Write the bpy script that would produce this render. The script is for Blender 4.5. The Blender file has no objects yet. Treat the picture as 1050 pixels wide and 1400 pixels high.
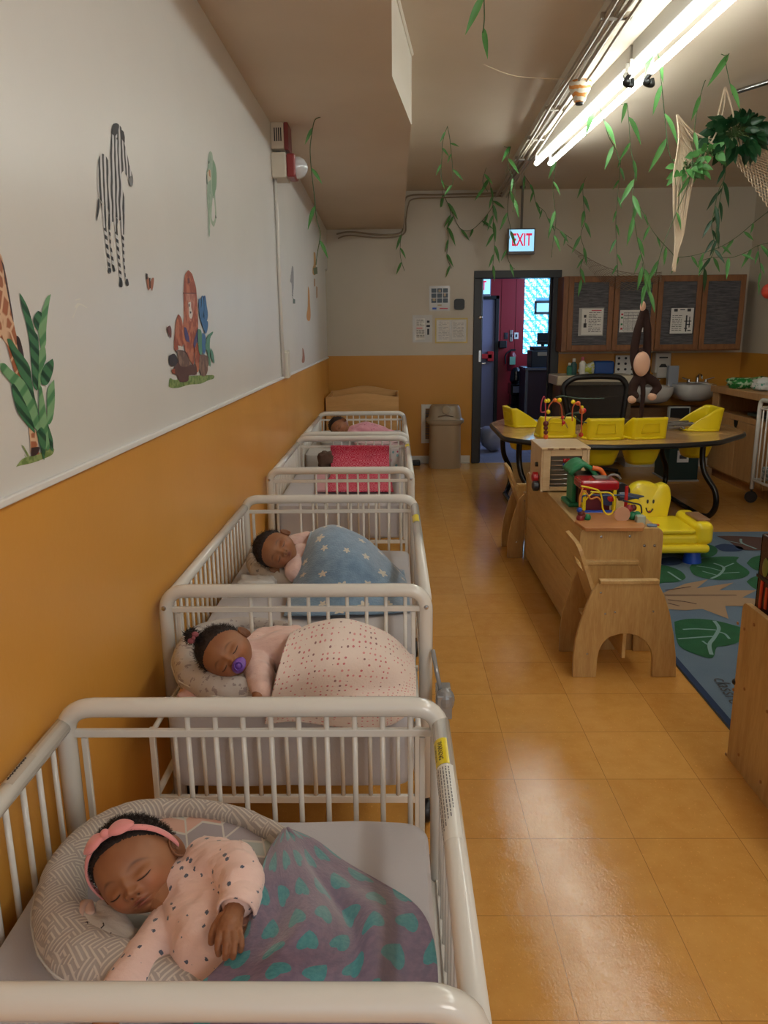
import bpy, bmesh, math, random
import numpy as np
from mathutils import Vector, Matrix, Euler, noise
random.seed(7)
R = math.radians
scene = bpy.context.scene
COL = scene.collection
# ------------------------------------------------------------------ camera
CAM_H = 1.46; FPX = 1050.0
YAW, PITCH, ROLL = -0.014365, 0.234516, 0.010
def cam_axes():
    cy, sy = math.cos(YAW), math.sin(YAW); cp, sp = math.cos(PITCH), math.sin(PITCH)
    f = Vector((sy*cp, cy*cp, -sp)); r = Vector((cy, -sy, 0)); u = r.cross(f)
    cr, sr = math.cos(ROLL), math.sin(ROLL)
    return r*cr - u*sr, u*cr + r*sr, f
CR, CU, CF = cam_axes()
cam_data = bpy.data.cameras.new('camera')
cam_data.sensor_fit = 'VERTICAL'; cam_data.sensor_height = 36.0
cam_data.lens = 36.0*FPX/1400.0; cam_data.clip_start = 0.02
cam = bpy.data.objects.new('camera', cam_data); COL.objects.link(cam)
mw = Matrix((CR, CU, -CF)).transposed().to_4x4(); mw.translation = Vector((0, 0, CAM_H))
cam.matrix_world = mw
scene.camera = cam
# ------------------------------------------------------------------ light and exposure
world = bpy.data.worlds.new('world'); scene.world = world; world.use_nodes = True
world.node_tree.nodes['Background'].inputs[0].default_value = (0.87, 0.95, 1.0, 1)
world.node_tree.nodes['Background'].inputs[1].default_value = 0.58
scene.view_settings.view_transform = 'Standard'
scene.view_settings.look = 'None'
scene.view_settings.gamma = 1.0
scene.view_settings.use_curve_mapping = False
scene.view_settings.exposure = 0.36
TUBE_POWER = 17.0
def area_light(name, loc, rot, sx, sy, power, col):
    l = bpy.data.lights.new(name, 'AREA'); l.shape = 'RECTANGLE'; l.size = sx; l.size_y = sy; l.energy = power; l.color = col
    o = bpy.data.objects.new(name, l); COL.objects.link(o); o.location = loc; o.rotation_euler = rot
    return o
# added area lights, out of view: hallway daylight stand-in and fill behind the camera
area_light('hall_daylight_fill', (2.6, 10.2, 1.9), (R(0), R(80), 0), 1.2, 1.6, 34, (0.42, 0.62, 1.0))
area_light('rear_fill', (1.9, -2.4, 2.6), (R(25), 0, 0), 1.2, 1.2, 30, (1.0, 0.95, 0.88))

def ray(px, py): return CF + CR*((px-525)/FPX) - CU*((py-700)/FPX)
def on(px, py, ax, v):
    d = ray(px, py); o = Vector((0, 0, CAM_H)); return o + d*((v-o[ax])/d[ax])
def atX(px, py, v): return on(px, py, 0, v)
def atY(px, py, v): return on(px, py, 1, v)
def atZ(px, py, v): return on(px, py, 2, v)
# ------------------------------------------------------------------ shader expressions
class E:
    def __init__(s, nt, sock): s.nt = nt; s.s = sock
    def _m(s, op, *a):
        n = s.nt.nodes.new('ShaderNodeMath'); n.operation = op
        for i, v in enumerate((s,)+a):
            if isinstance(v, E): s.nt.links.new(v.s, n.inputs[i])
            else: n.inputs[i].default_value = float(v)
        return E(s.nt, n.outputs[0])
    def __add__(s, o): return s._m('ADD', o)
    def __radd__(s, o): return s._m('ADD', o)
    def __sub__(s, o): return s._m('SUBTRACT', o)
    def __rsub__(s, o): return (s._m('MULTIPLY', -1))._m('ADD', o)
    def __mul__(s, o): return s._m('MULTIPLY', o)
    def __rmul__(s, o): return s._m('MULTIPLY', o)
    def __truediv__(s, o): return s._m('DIVIDE', o)
    def lt(s, o): return s._m('LESS_THAN', o)
    def gt(s, o): return s._m('GREATER_THAN', o)
    def floor(s): return s._m('FLOOR')
    def fract(s): return s._m('FRACT')
    def abs(s): return s._m('ABSOLUTE')
    def sin(s): return s._m('SINE')
    def cos(s): return s._m('COSINE')
    def sqrt(s): return s._m('SQRT')
    def min(s, o): return s._m('MINIMUM', o)
    def max(s, o): return s._m('MAXIMUM', o)
    def atan2(s, o): return s._m('ARCTAN2', o)
    def pp(s): return s._m('PINGPONG', 1.0)
    def step(s, a, b):
        n = s.nt.nodes.new('ShaderNodeMapRange'); n.interpolation_type = 'SMOOTHSTEP'
        s.nt.links.new(s.s, n.inputs[0]); n.inputs[1].default_value = a; n.inputs[2].default_value = b
        return E(s.nt, n.outputs[0])
class Mat:
    def __init__(s, name, col=(0.8, 0.8, 0.8), rough=0.5, **kw):
        s.m = bpy.data.materials.new(name); s.m.use_nodes = True; s.nt = s.m.node_tree
        s.b = s.nt.nodes['Principled BSDF']
        s.set('Base Color', (*col, 1)); s.set('Roughness', rough)
        for k, v in kw.items():
            s.set({'metal': 'Metallic', 'spec': 'Specular IOR Level', 'coat': 'Coat Weight', 'coatr': 'Coat Roughness', 'trans': 'Transmission Weight', 'alpha': 'Alpha', 'sheen': 'Sheen Weight', 'sss': 'Subsurface Weight', 'es': 'Emission Strength'}[k], v)
    def set(s, k, v): s.b.inputs[k].default_value = v
    def node(s, t, **kw):
        n = s.nt.nodes.new(t)
        for k, v in kw.items(): setattr(n, k, v)
        return n
    def coords(s, kind='Object'):
        tc = s.node('ShaderNodeTexCoord'); sp = s.node('ShaderNodeSeparateXYZ'); s.nt.links.new(tc.outputs[kind], sp.inputs[0])
        return tc.outputs[kind], E(s.nt, sp.outputs[0]), E(s.nt, sp.outputs[1]), E(s.nt, sp.outputs[2])
    def vec(s, x, y, z=0.0):
        n = s.node('ShaderNodeCombineXYZ')
        for i, v in enumerate((x, y, z)):
            if isinstance(v, E): s.nt.links.new(v.s, n.inputs[i])
            else: n.inputs[i].default_value = v
        return n.outputs[0]
    def noise(s, v, scale=5, detail=3, rough=0.5):
        n = s.node('ShaderNodeTexNoise'); s.nt.links.new(v, n.inputs['Vector']); n.inputs['Scale'].default_value = scale
        n.inputs['Detail'].default_value = detail; n.inputs['Roughness'].default_value = rough
        return E(s.nt, n.outputs[0])
    def voro(s, v, scale=5, feature='F1', rand=1.0):
        n = s.node('ShaderNodeTexVoronoi', feature=feature); s.nt.links.new(v, n.inputs['Vector']); n.inputs['Scale'].default_value = scale
        n.inputs['Randomness'].default_value = rand
        col = n.outputs.get('Color'); sp = s.node('ShaderNodeSeparateXYZ')
        if col and feature == 'F1': s.nt.links.new(col, sp.inputs[0])
        return E(s.nt, n.outputs['Distance']), E(s.nt, sp.outputs[0]), E(s.nt, sp.outputs[1])
    def mix(s, f, a, b):
        n = s.node('ShaderNodeMix', data_type='RGBA')
        if isinstance(f, E): s.nt.links.new(f.s, n.inputs[0])
        else: n.inputs[0].default_value = f
        for i, v in ((6, a), (7, b)):
            if isinstance(v, tuple): n.inputs[i].default_value = (*v[:3], 1)
            else: s.nt.links.new(v, n.inputs[i])
        return n.outputs[2]
    def col(s, sock): s.nt.links.new(sock, s.b.inputs['Base Color']); return s
    def rough(s, e): s.nt.links.new(e.s, s.b.inputs['Roughness']); return s
    def alpha(s, e): s.nt.links.new(e.s, s.b.inputs['Alpha']); return s
    def bump(s, e, strength=0.3, dist=0.01):
        n = s.node('ShaderNodeBump'); n.inputs['Strength'].default_value = strength; n.inputs['Distance'].default_value = dist
        s.nt.links.new(e.s, n.inputs['Height']); s.nt.links.new(n.outputs[0], s.b.inputs['Normal']); return s
    def emit(s, sock_or_col, strength):
        if isinstance(sock_or_col, tuple): s.set('Emission Color', (*sock_or_col, 1))
        else: s.nt.links.new(sock_or_col, s.b.inputs['Emission Color'])
        s.set('Emission Strength', strength); return s
def sr(r, g, b):
    f = lambda c: ((c/255+0.055)/1.055)**2.4 if c > 10 else c/255/12.92
    return (f(r), f(g), f(b))
def plain(name, rgb, rough=0.5, **kw): return Mat(name, sr(*rgb), rough, **kw).m
# ------------------------------------------------------------------ mesh helpers
class MB:
    def __init__(s): s.v = []; s.f = []; s.mi = []; s.uv = None
    def add(s, vs, fs, m=0):
        b = len(s.v); s.v += [tuple(v) for v in vs]; s.f += [tuple(i+b for i in f) for f in fs]; s.mi += [m]*len(fs); return s
    def box(s, x0, x1, y0, y1, z0, z1, m=0, M=None):
        vs = [Vector(p) for p in ((x0,y0,z0),(x1,y0,z0),(x1,y1,z0),(x0,y1,z0),(x0,y0,z1),(x1,y0,z1),(x1,y1,z1),(x0,y1,z1))]
        if M: vs = [M @ v for v in vs]
        return s.add(vs, [(0,3,2,1),(4,5,6,7),(0,1,5,4),(1,2,6,5),(2,3,7,6),(3,0,4,7)], m)
    def tube(s, pts, r, seg=8, closed=False, m=0, cap=True, flat=None):
        P = [Vector(p) for p in pts]; n = len(P); rs = r if isinstance(r, (list, tuple)) else [r]*n
        T = []
        for i in range(n):
            a = P[i-1] if (i > 0 or closed) else P[i]; b = P[(i+1) % n] if (i < n-1 or closed) else P[i]
            t = (b-a); T.append(t.normalized() if t.length > 1e-9 else Vector((0,0,1)))
        N = Vector((0,0,1)) if abs(T[0].z) < 0.9 else Vector((1,0,0))
        vs = []
        for i in range(n):
            N = (N - T[i]*N.dot(T[i]))
            if N.length < 1e-6: N = Vector((1,0,0)) if abs(T[i].x) < .9 else Vector((0,1,0)); N = N - T[i]*N.dot(T[i])
            N.normalize(); B = T[i].cross(N)
            for k in range(seg):
                a = 2*math.pi*k/seg; fx, fy = (flat if flat else (1, 1))
                vs.append(P[i] + (N*math.cos(a)*fx + B*math.sin(a)*fy)*rs[i])
        fs = []
        for i in range(n if closed else n-1):
            j = (i+1) % n
            for k in range(seg):
                l = (k+1) % seg; fs.append((i*seg+k, i*seg+l, j*seg+l, j*seg+k))
        if not closed and cap: fs += [tuple(range(seg-1, -1, -1)), tuple((n-1)*seg+k for k in range(seg))]
        return s.add(vs, fs, m)
    def cyl(s, a, b, r, seg=16, m=0, r2=None): return s.tube([a, b], [r, r if r2 is None else r2], seg, m=m)
    def lathe(s, prof, c=(0,0,0), seg=24, m=0, M=None, sx=1, sy=1):
        c = Vector(c); vs = []; n = len(prof)
        for (r, z) in prof:
            for k in range(seg):
                a = 2*math.pi*k/seg; p = Vector((r*math.cos(a)*sx, r*math.sin(a)*sy, z))
                vs.append((M @ p if M else p) + c)
        fs = [(i*seg+k, i*seg+(k+1) % seg, (i+1)*seg+(k+1) % seg, (i+1)*seg+k) for i in range(n-1) for k in range(seg)]
        if prof[0][0] > 1e-6: fs.append(tuple(range(seg-1, -1, -1)))
        if prof[-1][0] > 1e-6: fs.append(tuple((n-1)*seg+k for k in range(seg)))
        return s.add(vs, fs, m)
    def ball(s, c, r, m=0, seg=16, rings=10, sc=(1,1,1), M=None):
        prof = [(max(1e-7, math.sin(math.pi*i/rings))*1.0, -math.cos(math.pi*i/rings)) for i in range(rings+1)]
        MM = (M if M else Matrix.Identity(3)).to_3x3() @ Matrix.Diagonal((r*sc[0], r*sc[1], r*sc[2]))
        return s.lathe(prof, c, seg, m, MM)
    def prism(s, poly, origin, ux, uy, thick, m=0, holes=None):
        # extruded outline: poly of (u,v) on the plane origin+ux,uy; thick along ux x uy
        o = Vector(origin); ux = Vector(ux); uy = Vector(uy); n = ux.cross(uy).normalized()*thick
        k = len(poly); vs = [o+ux*u+uy*v for u, v in poly]; vs += [p+n for p in vs]
        from mathutils.geometry import tessellate_polygon
        tris = tessellate_polygon([[Vector((u, v, 0)) for u, v in poly]])
        ar = sum(poly[i][0]*poly[(i+1) % k][1]-poly[(i+1) % k][0]*poly[i][1] for i in range(k))
        fs = []
        for t in tris:
            a, b, c = [Vector(poly[i]).to_3d() for i in t]
            if (b-a).cross(c-a).z < 0: t = (t[0], t[2], t[1])
            fs.append((t[2], t[1], t[0])); fs.append((t[0]+k, t[1]+k, t[2]+k))
        for i in range(k):
            j = (i+1) % k
            fs.append((i, j, j+k, i+k) if ar > 0 else (j, i, i+k, j+k))
        return s.add(vs, fs, m)
    def poly(s, pts, m=0):
        # flat polygon through 3D points, triangulated
        from mathutils.geometry import tessellate_polygon
        P = [Vector(p) for p in pts]; tr = tessellate_polygon([P]); nrm = Vector((0,0,0))
        return s.add(P, [tuple(t) for t in tr], m)
    def grid(s, F, nu, nv, m=0, uvs=None, closeu=False):
        vs = [F(i/(nu-1) if not closeu else i/nu, j/(nv-1)) for j in range(nv) for i in range(nu)]
        fs = []
        for j in range(nv-1):
            for i in range(nu if closeu else nu-1):
                k = (i+1) % nu; fs.append((j*nu+i, j*nu+k, (j+1)*nu+k, (j+1)*nu+i))
        return s.add(vs, fs, m)
    def build(s, name, mats, parent=None, smooth=False, bevel=0, uv=None, subsurf=0, solid=0, loc=None):
        me = bpy.data.meshes.new(name); me.from_pydata(s.v, [], s.f); me.update()
        if not isinstance(mats, (list, tuple)): mats = [mats]
        for m in mats: me.materials.append(m.m if isinstance(m, Mat) else m)
        me.polygons.foreach_set('material_index', [min(i, len(mats)-1) for i in s.mi])
        if smooth: me.polygons.foreach_set('use_smooth', [True]*len(me.polygons))
        if uv:
            l = me.uv_layers.new(name='UVMap')
            for lp in me.loops: l.data[lp.index].uv = uv[lp.vertex_index]
        if smooth == 'auto':
            bm = bmesh.new(); bm.from_mesh(me)
            for e in bm.edges:
                if len(e.link_faces) == 2 and e.calc_face_angle(0) > R(38): e.smooth = False
            bm.to_mesh(me); bm.free()
        o = bpy.data.objects.new(name, me); COL.objects.link(o)
        if parent is not None:
            o.parent = parent
            if parent.get('_w'): o.matrix_parent_inverse = Matrix.Translation(-Vector(parent['_w']))
        if bevel:
            b = o.modifiers.new('bevel', 'BEVEL'); b.width = bevel; b.segments = 4 if bevel >= .012 else 2; b.limit_method = 'ANGLE'; b.angle_limit = R(40)
            if bevel >= .012: me.polygons.foreach_set('use_smooth', [True]*len(me.polygons)); b.harden_normals = True
        if solid:
            b = o.modifiers.new('solid', 'SOLIDIFY'); b.thickness = solid; b.offset = 0
        if subsurf:
            b = o.modifiers.new('sub', 'SUBSURF'); b.levels = subsurf; b.render_levels = subsurf
        if loc: o.location = loc
        return o
def root(name, label, cat, loc=(0,0,0), group=None, world=True, rz=0):
    o = bpy.data.objects.new(name, None); COL.objects.link(o); o.location = loc; o.empty_display_size = 0.05
    o.rotation_euler = (0, 0, rz)
    o['label'] = label; o['category'] = cat
    if group: o['group'] = group
    if world: o['_w'] = tuple(loc)
    return o
def tag(o, label, cat, group=None, kind=None):
    o['label'] = label; o['category'] = cat
    if group: o['group'] = group
    if kind: o['kind'] = kind
    return o
def struct(o): o['kind'] = 'structure'; return o
def fillet(pts, rad, n=6, closed=False):
    P = [Vector(p) for p in pts]; out = []
    N = len(P)
    for i in range(N):
        if not closed and i in (0, N-1): out.append(P[i]); continue
        a, b, c = P[i-1], P[i], P[(i+1) % N]
        r = rad[i] if isinstance(rad, (list, tuple)) else rad
        d1 = (a-b); d2 = (c-b); l = min(r, d1.length*.49, d2.length*.49)
        p, q = b+d1.normalized()*l, b+d2.normalized()*l
        for k in range(n+1):
            t = k/n; out.append(p*(1-t)**2 + b*2*t*(1-t) + q*t*t)
    return out
def spline(pts, n=8):
    P = [Vector(p) for p in pts]
    if len(P) < 3: return P
    out = []
    for i in range(len(P)-1):
        p0 = P[max(i-1, 0)]; p1 = P[i]; p2 = P[i+1]; p3 = P[min(i+2, len(P)-1)]
        for k in range(n):
            t = k/n
            out.append(0.5*((2*p1)+(p2-p0)*t+(2*p0-5*p1+4*p2-p3)*t*t+(3*p1-p0-3*p2+p3)*t**3))
    out.append(P[-1]); return out
def evalmesh(o):
    dg = bpy.context.evaluated_depsgraph_get(); dg.update()
    me = bpy.data.meshes.new_from_object(o.evaluated_get(dg)); return me
def bake(o):
    # turn the modified shape into plain mesh data
    me = evalmesh(o); o.modifiers.clear(); old = o.data; o.data = me; me.name = o.name
    return o
def blob(name, chains, mat, parent, voxel=0.004, smooth=6, extra=None, seg=14, disp=None):
    # one continuous skin grown over tapered chains [(point, radius), ...]
    mb = MB()
    for ch in chains:
        for (p, r) in ch: mb.ball(p, r, seg=seg, rings=8)
        for (p, r), (q, t) in zip(ch[:-1], ch[1:]):
            p = Vector(p); q = Vector(q); n = 6
            mb.tube([p.lerp(q, k/n) for k in range(n+1)], [r+(t-r)*k/n for k in range(n+1)], seg)
    if extra: extra(mb)
    o = mb.build(name, mat, parent)
    m = o.modifiers.new('r', 'REMESH'); m.mode = 'VOXEL'; m.voxel_size = voxel; m.use_smooth_shade = True
    m = o.modifiers.new('s', 'SMOOTH'); m.factor = 0.5; m.iterations = smooth
    bake(o)
    if disp:
        for v in o.data.vertices: v.co += disp(v.co, v.normal)
    o.data.polygons.foreach_set('use_smooth', [True]*len(o.data.polygons))
    o.data.update()
    if not o.data.materials: o.data.materials.append(mat.m if isinstance(mat, Mat) else mat)
    return o
def text_mesh(txt, size, bold=False):
    c = bpy.data.curves.new('t', 'FONT'); c.body = txt; c.size = size; c.align_x = 'CENTER'; c.align_y = 'CENTER'; c.resolution_u = 3
    if bold: c.offset = size*0.02
    o = bpy.data.objects.new('t', c); COL.objects.link(o)
    me = evalmesh(o); vs = [v.co.copy() for v in me.vertices]; fs = [tuple(p.vertices) for p in me.polygons]
    bpy.data.objects.remove(o); bpy.data.curves.remove(c); bpy.data.meshes.remove(me)
    return vs, fs
def put_text(mb, txt, size, origin, ux, uy, m=0, bold=False, sx=1.0, map=None):
    vs, fs = text_mesh(txt, size, bold); o = Vector(origin); ux = Vector(ux); uy = Vector(uy)
    mb.add([(o+ux*v.x*sx+uy*v.y) if map is None else map(v.x*sx, v.y) for v in vs], fs, m)
def copy_tree(o, parent=None):
    c = o.copy(); COL.objects.link(c); c.parent = parent
    for ch in list(o.children): copy_tree(ch, c)
    return c

def bolt(c, rad, ax, deg, mat, parent):
    mb = MB(); mb.lathe([(rad,0),(rad*.85,rad*.45),(.0001,rad*.6)], c, 10, M=Matrix.Rotation(R(deg), 3, ax)); o = mb.build('bolt', mat, parent); o.matrix_parent_inverse = Matrix.Identity(4); return o
# ------------------------------------------------------------------ materials
def wood(name, c1, c2, scale=3.0, axis='z', rough=0.38):
    m = Mat(name, rough=rough); v, x, y, z = m.coords()
    k = {'x': (0.12, 1, 1), 'y': (1, 0.12, 1), 'z': (1, 1, 0.12)}[axis]
    vv = m.vec(x*k[0], y*k[1], z*k[2])
    n = m.noise(vv, scale*9, 5, 0.6); n2 = m.noise(vv, scale*60, 2, 0.5)
    m.col(m.mix((n*0.75+n2*0.35).step(0.3, 0.8), sr(*c1), sr(*c2))); m.bump(n2, 0.06, 0.002)
    return m.m
M = {}
M['maple'] = wood('maple', (204,168,110), (178,136,80))
M['maple_x'] = wood('maple_x', (212,178,120), (188,148,92), axis='y')
M['maple_dark'] = wood('maple_dark', (176,124,72), (150,100,54))
M['oak'] = wood('oak', (150,100,58), (118,74,40), axis='z')
M['ply'] = wood('ply', (222,178,116), (206,160,98), axis='x')
M['cabinet_wood'] = wood('cabinet_wood', (196,150,98), (176,130,82))
M['white_metal'] = Mat('white_metal', sr(226,224,218), 0.22, coat=0.5, coatr=0.08).m
M['white_plastic'] = plain('white_plastic', (226,224,216), 0.35)
M['black'] = plain('black', (18,18,20), 0.4)
M['blackgloss'] = plain('blackgloss', (14,14,16), 0.2)
M['steel'] = plain('steel', (190,190,190), 0.25, metal=1.0)
M['darkframe'] = plain('darkframe', (44,46,50), 0.4)
M['yellow'] = Mat('yellow', sr(238,214,24), 0.35).m
M['red'] = plain('red', (190,30,36), 0.35)
M['blue'] = plain('blue', (30,80,190), 0.35)
M['green'] = plain('green', (36,130,84), 0.45)
M['orange'] = plain('orange', (226,110,40), 0.4)
M['skinplush'] = Mat('skinplush', sr(226,180,152), 0.9, sheen=0.5).m
M['paper'] = plain('paper', (228,226,222), 0.6)
M['ink'] = plain('ink', (50,50,56), 0.6)
M['redink'] = plain('redink', (200,30,60), 0.5)

def two_tone(name, top, bottom, zsplit):
    m = Mat(name, rough=0.3); v, x, y, z = m.coords(); n = m.noise(v, 1.2, 4); n3 = m.noise(v, 45, 4, .6)
    c1 = m.mix(n.step(.3, .7), top, tuple(c*.95 for c in top)); c2 = m.mix(n.step(.3, .7), bottom, tuple(c*.93 for c in bottom))
    m.col(m.mix(z.gt(zsplit), c2, c1)); m.bump(n3+n*3, 0.10, 0.006); m.rough(n*0.25+0.22)
    return m.m
WHITE_P = sr(214,210,202); ORANGE_P = sr(222,140,48)
M['wall_left'] = two_tone('wall_left_paint', sr(228,227,224), sr(224,162,72), 1.17)
M['wall_back'] = two_tone('wall_back_paint', sr(206,196,178), sr(210,148,54), 1.176)
M['ceiling'] = Mat('ceiling_paint', sr(224,210,192), 0.6)
v, x, y, z = M['ceiling'].coords(); n = M['ceiling'].noise(v, 0.9, 5); M['ceiling'].col(M['ceiling'].mix(n.step(.3, .7), sr(226,212,194), sr(216,200,180))).bump(M['ceiling'].noise(v, 20, 3), .08, .01)
M['white_paint'] = Mat('white_paint', sr(240,234,222), 0.9, spec=.1)
# vinyl tile floor
def tile_mat(name, cA, cB, line, size, ox, oy, rough, bumpk=1.0):
    m = Mat(name, rough=rough); v, x, y, z = m.coords()
    u = (x-ox)/size; w = (y-oy)/size
    fu = u.fract()-0.5; fw = w.fract()-0.5
    e = (fu.abs()).max(fw.abs())
    g = e.gt(0.4968)
    wn = m.node('ShaderNodeTexWhiteNoise', noise_dimensions='3D'); m.nt.links.new(m.vec(u.floor(), w.floor(), 0.0), wn.inputs[0]); r = E(m.nt, wn.outputs[0])
    n = m.noise(v, 14, 5, .65); n2 = m.noise(v, 90, 3, .6); sc = m.noise(m.vec(x*3, y*0.7), 3, 4, .6)
    vo = m.voro(v, 34)[0]
    base = m.mix((r*0.25+n*0.8).step(0.1, 1.0), cA, cB)
    base = m.mix((1-vo.step(0.03, 0.06))*(n2.gt(0.55)), base, tuple(c*0.55 for c in cB))
    fleck = m.noise(m.vec(x*40, y*22, 0.0), 4, 2)
    base = m.mix(fleck.step(.62, .72)*0.35, base, tuple(min(1, c*1.35) for c in cA))
    m.col(m.mix(g*0.75, base, line))
    m.rough(n*0.03+sc*0.05+rough-.085)
    sw = (m.noise(m.vec(x*7+m.noise(v, 5, 2)*.6, y*4, 0.0), 9, 4, .7)-.5).abs()*-1.6
    m.bump(sw*1.3*bumpk+n2*0.05*bumpk-g*0.6, 0.12, 0.003)
    return m.m
M['floor'] = tile_mat('vinyl_tile', sr(216,162,86), sr(196,136,62), sr(134,90,44), 0.3048, atZ(753,1252,0).x, atZ(753,1252,0).y, 0.13)
M['floor_hall'] = tile_mat('hall_tile', sr(150,150,168), sr(128,130,150), sr(70,66,80), 0.3048, 1.0, 8.5, 0.22)
def cloth_mat(name, rgb, bump=0.3, sc=260, rough=0.85, fold=0.5):
    m = Mat(name, sr(*rgb), rough, sheen=0.2); v, x, y, z = m.coords()
    m.bump(m.noise(v, sc, 2)*0.5+m.noise(v, 14, 3)*fold*3, bump, 0.003); return m
M['sheet'] = cloth_mat('sheet', (196,194,200)).m
M['sheet_white'] = cloth_mat('sheet_white', (214,214,212)).m
M['net'] = plain('net_cord', (190,178,160), 0.9)
M['cord'] = plain('macrame_cord', (226,206,180), 0.9)
M['leaf'] = Mat('leaf', sr(96,160,84), 0.45)
v, x, y, z = M['leaf'].coords(); M['leaf'].col(M['leaf'].mix(M['leaf'].noise(v, 9, 2), sr(110,176,96), sr(52,112,54)))
M['leaf_dark'] = plain('leaf_dark', (28,72,40), 0.35)
M['stem'] = plain('stem', (70,96,52), 0.6)

# ------------------------------------------------------------------ room shell
XL = -0.69; YB = 8.43; XR = 3.72; ZC = 2.83; Y0 = -3.2
mb = MB(); mb.box(XL-.1, XR+.1, Y0, YB, -0.1, 0); struct(mb.build('floor', M['floor']))
mb = MB(); mb.box(-0.6, 4.4, YB, 12.6, -0.1, 0.0); struct(mb.build('floor.001', M['floor_hall']))
mb = MB(); mb.box(XL-.12, XL, Y0, 8.18, 0, 3.3); mb.box(XL-.12, XL, 8.18, YB, 2.06, 3.3); mb.box(XL-.14, XL-.06, 8.1, YB+.02, 0, 2.2)
struct(mb.build('wall_left', M['wall_left']))
dx0, dx1, dz = 0.925, 1.69, 1.972
mb = MB(); mb.box(XL-.12, dx0, YB, YB+.14, 0, 3.3); mb.box(dx1, XR+.1, YB, YB+.14, 0, 3.3); mb.box(dx0, dx1, YB, YB+.14, dz, 3.3)
struct(mb.build('wall_back', M['wall_back']))
mb = MB(); mb.box(XR, XR+.12, Y0, YB, 0, 3.3); struct(mb.build('wall_right', M['wall_back']))
_p = atZ(562, 170, 2.60); KC = (atY(565, 72, _p.y).z-ZC)/(YB-_p.y)
def zc(y): return ZC+KC*(YB-y)          # the ceiling rises gently towards the camera
def onceil(px, py, dz=0.0):
    d = ray(px, py); t = (ZC-dz+KC*YB-CAM_H)/(d.z+KC*d.y); return Vector((0, 0, CAM_H))+d*t
def tilt(o):
    for v_ in o.data.vertices: v_.co.z += KC*(YB-v_.co.y)
    return o
mb = MB(); mb.box(XL-.1, XR+.1, Y0, YB+.1, ZC, ZC+.12); struct(tilt(mb.build('ceiling', M['ceiling'])))
# dropped soffit with an oblique jog
mb = MB()
ZS = 2.60
def so(px, py, z): p = atZ(px, py, z); return (p.x, p.y, z)
a1 = so(536,104,ZS); a2 = so(562,170,ZS); b2 = atY(551,313,YB)
low = [(XL,Y0,ZS),(a1[0],Y0,ZS),a1,a2,(b2.x,YB,b2.z-.0),(XL,YB,b2.z),(XL,a2[1],ZS)]
top = [(p[0],p[1],zc(p[1])+.02) for p in low]
k = len(low)
mb.add(low+top, [(0,6,3,2,1),(6,5,4,3)] , 0)
mb.add([low[1],low[2],low[3],low[4],top[1],top[2],top[3],top[4]], [(0,1,5,4),(1,2,6,5),(2,3,7,6)], 1)
struct(mb.build('ceiling_soffit', [M['ceiling'], M['white_paint']]))
mb = MB(); e = Vector(a2)-Vector(a1); mb.tube([Vector((a1[0]+.006,a1[1],zc(a1[1])-.008)), Vector((a2[0]+.006,a2[1],zc(a2[1])-.008))], .01, 6); mb.tube([Vector(a2)+Vector((0,0,0)), Vector((a2[0],a2[1],zc(a2[1])))], .004, 6)
struct(mb.build('trim_2', M['white_paint']))
# chair rail on the left wall, baseboard
mb = MB(); mb.box(XL, XL+.012, Y0, 8.18, 1.163, 1.178); struct(mb.build('trim_1', plain('rail_white', (236,236,234), .4), bevel=.003))
mb = MB(); mb.box(XL+.001, dx0-.09, YB-.014, YB, 0, .085); mb.box(XL+.001, dx0-.09, YB-.02, YB, 0, .02); mb.box(dx1+.09, XR, YB-.014, YB, 0, .085)
struct(mb.build('baseboard_back', M['white_plastic'], bevel=.003))
mb = MB(); mb.box(XL, XL+.014, Y0, 8.18, 0, .085); struct(mb.build('baseboard_left', M['white_plastic'], bevel=.003))
# door frame
mb = MB(); fo = .075
for (xa, xb) in ((dx0-fo, dx0+.012), (dx1-.012, dx1+fo)): mb.box(xa, xb, YB-.025, YB+.15, 0, dz-.0101)
mb.box(dx0-fo, dx1+fo, YB-.025, YB+.15, dz-.01, dz+.066)
mb.box(dx0+.012, dx0+.03, YB+.05, YB+.08, 0, dz-.01); mb.box(dx1-.03, dx1-.012, YB+.05, YB+.08, 0, dz-.01)
o = struct(mb.build('trim_3', M['darkframe'], bevel=.004))
# the classroom door, swung open into the hallway
d = root('door_1', 'black classroom door standing open into the hallway', 'door', (dx0+.02, YB+.15, 0)); d['kind'] = 'structure'
mb = MB(); mb.box(dx0+.0, dx0+.04, YB+.155, YB+.90, 0.01, dz-.02); mb.build('leaf', M['black'], d, bevel=.003)
mb = MB(); hz = atY(660,497,YB+.2).z
mb.cyl((dx0+.04, YB+.25, hz), (dx0+.09, YB+.25, hz), .01); mb.tube([(dx0+.085, YB+.25, hz), (dx0+.085, YB+.36, hz)], .009); mb.box(dx0+.04, dx0+.045, YB+.22, YB+.28, hz-.09, hz+.09)
mb.build('handle', M['steel'], d)
mb = MB(); q = atY(656,487,YB-.026); mb.box(q.x-.012, q.x+.012, YB-.03, YB-.025, q.z-.06, q.z+.06); q = atY(657,434,YB-.026); mb.ball((q.x, YB-.03, q.z), .022, sc=(1,.5,1)); struct(mb.build('trim_4', M['steel']))
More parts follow.
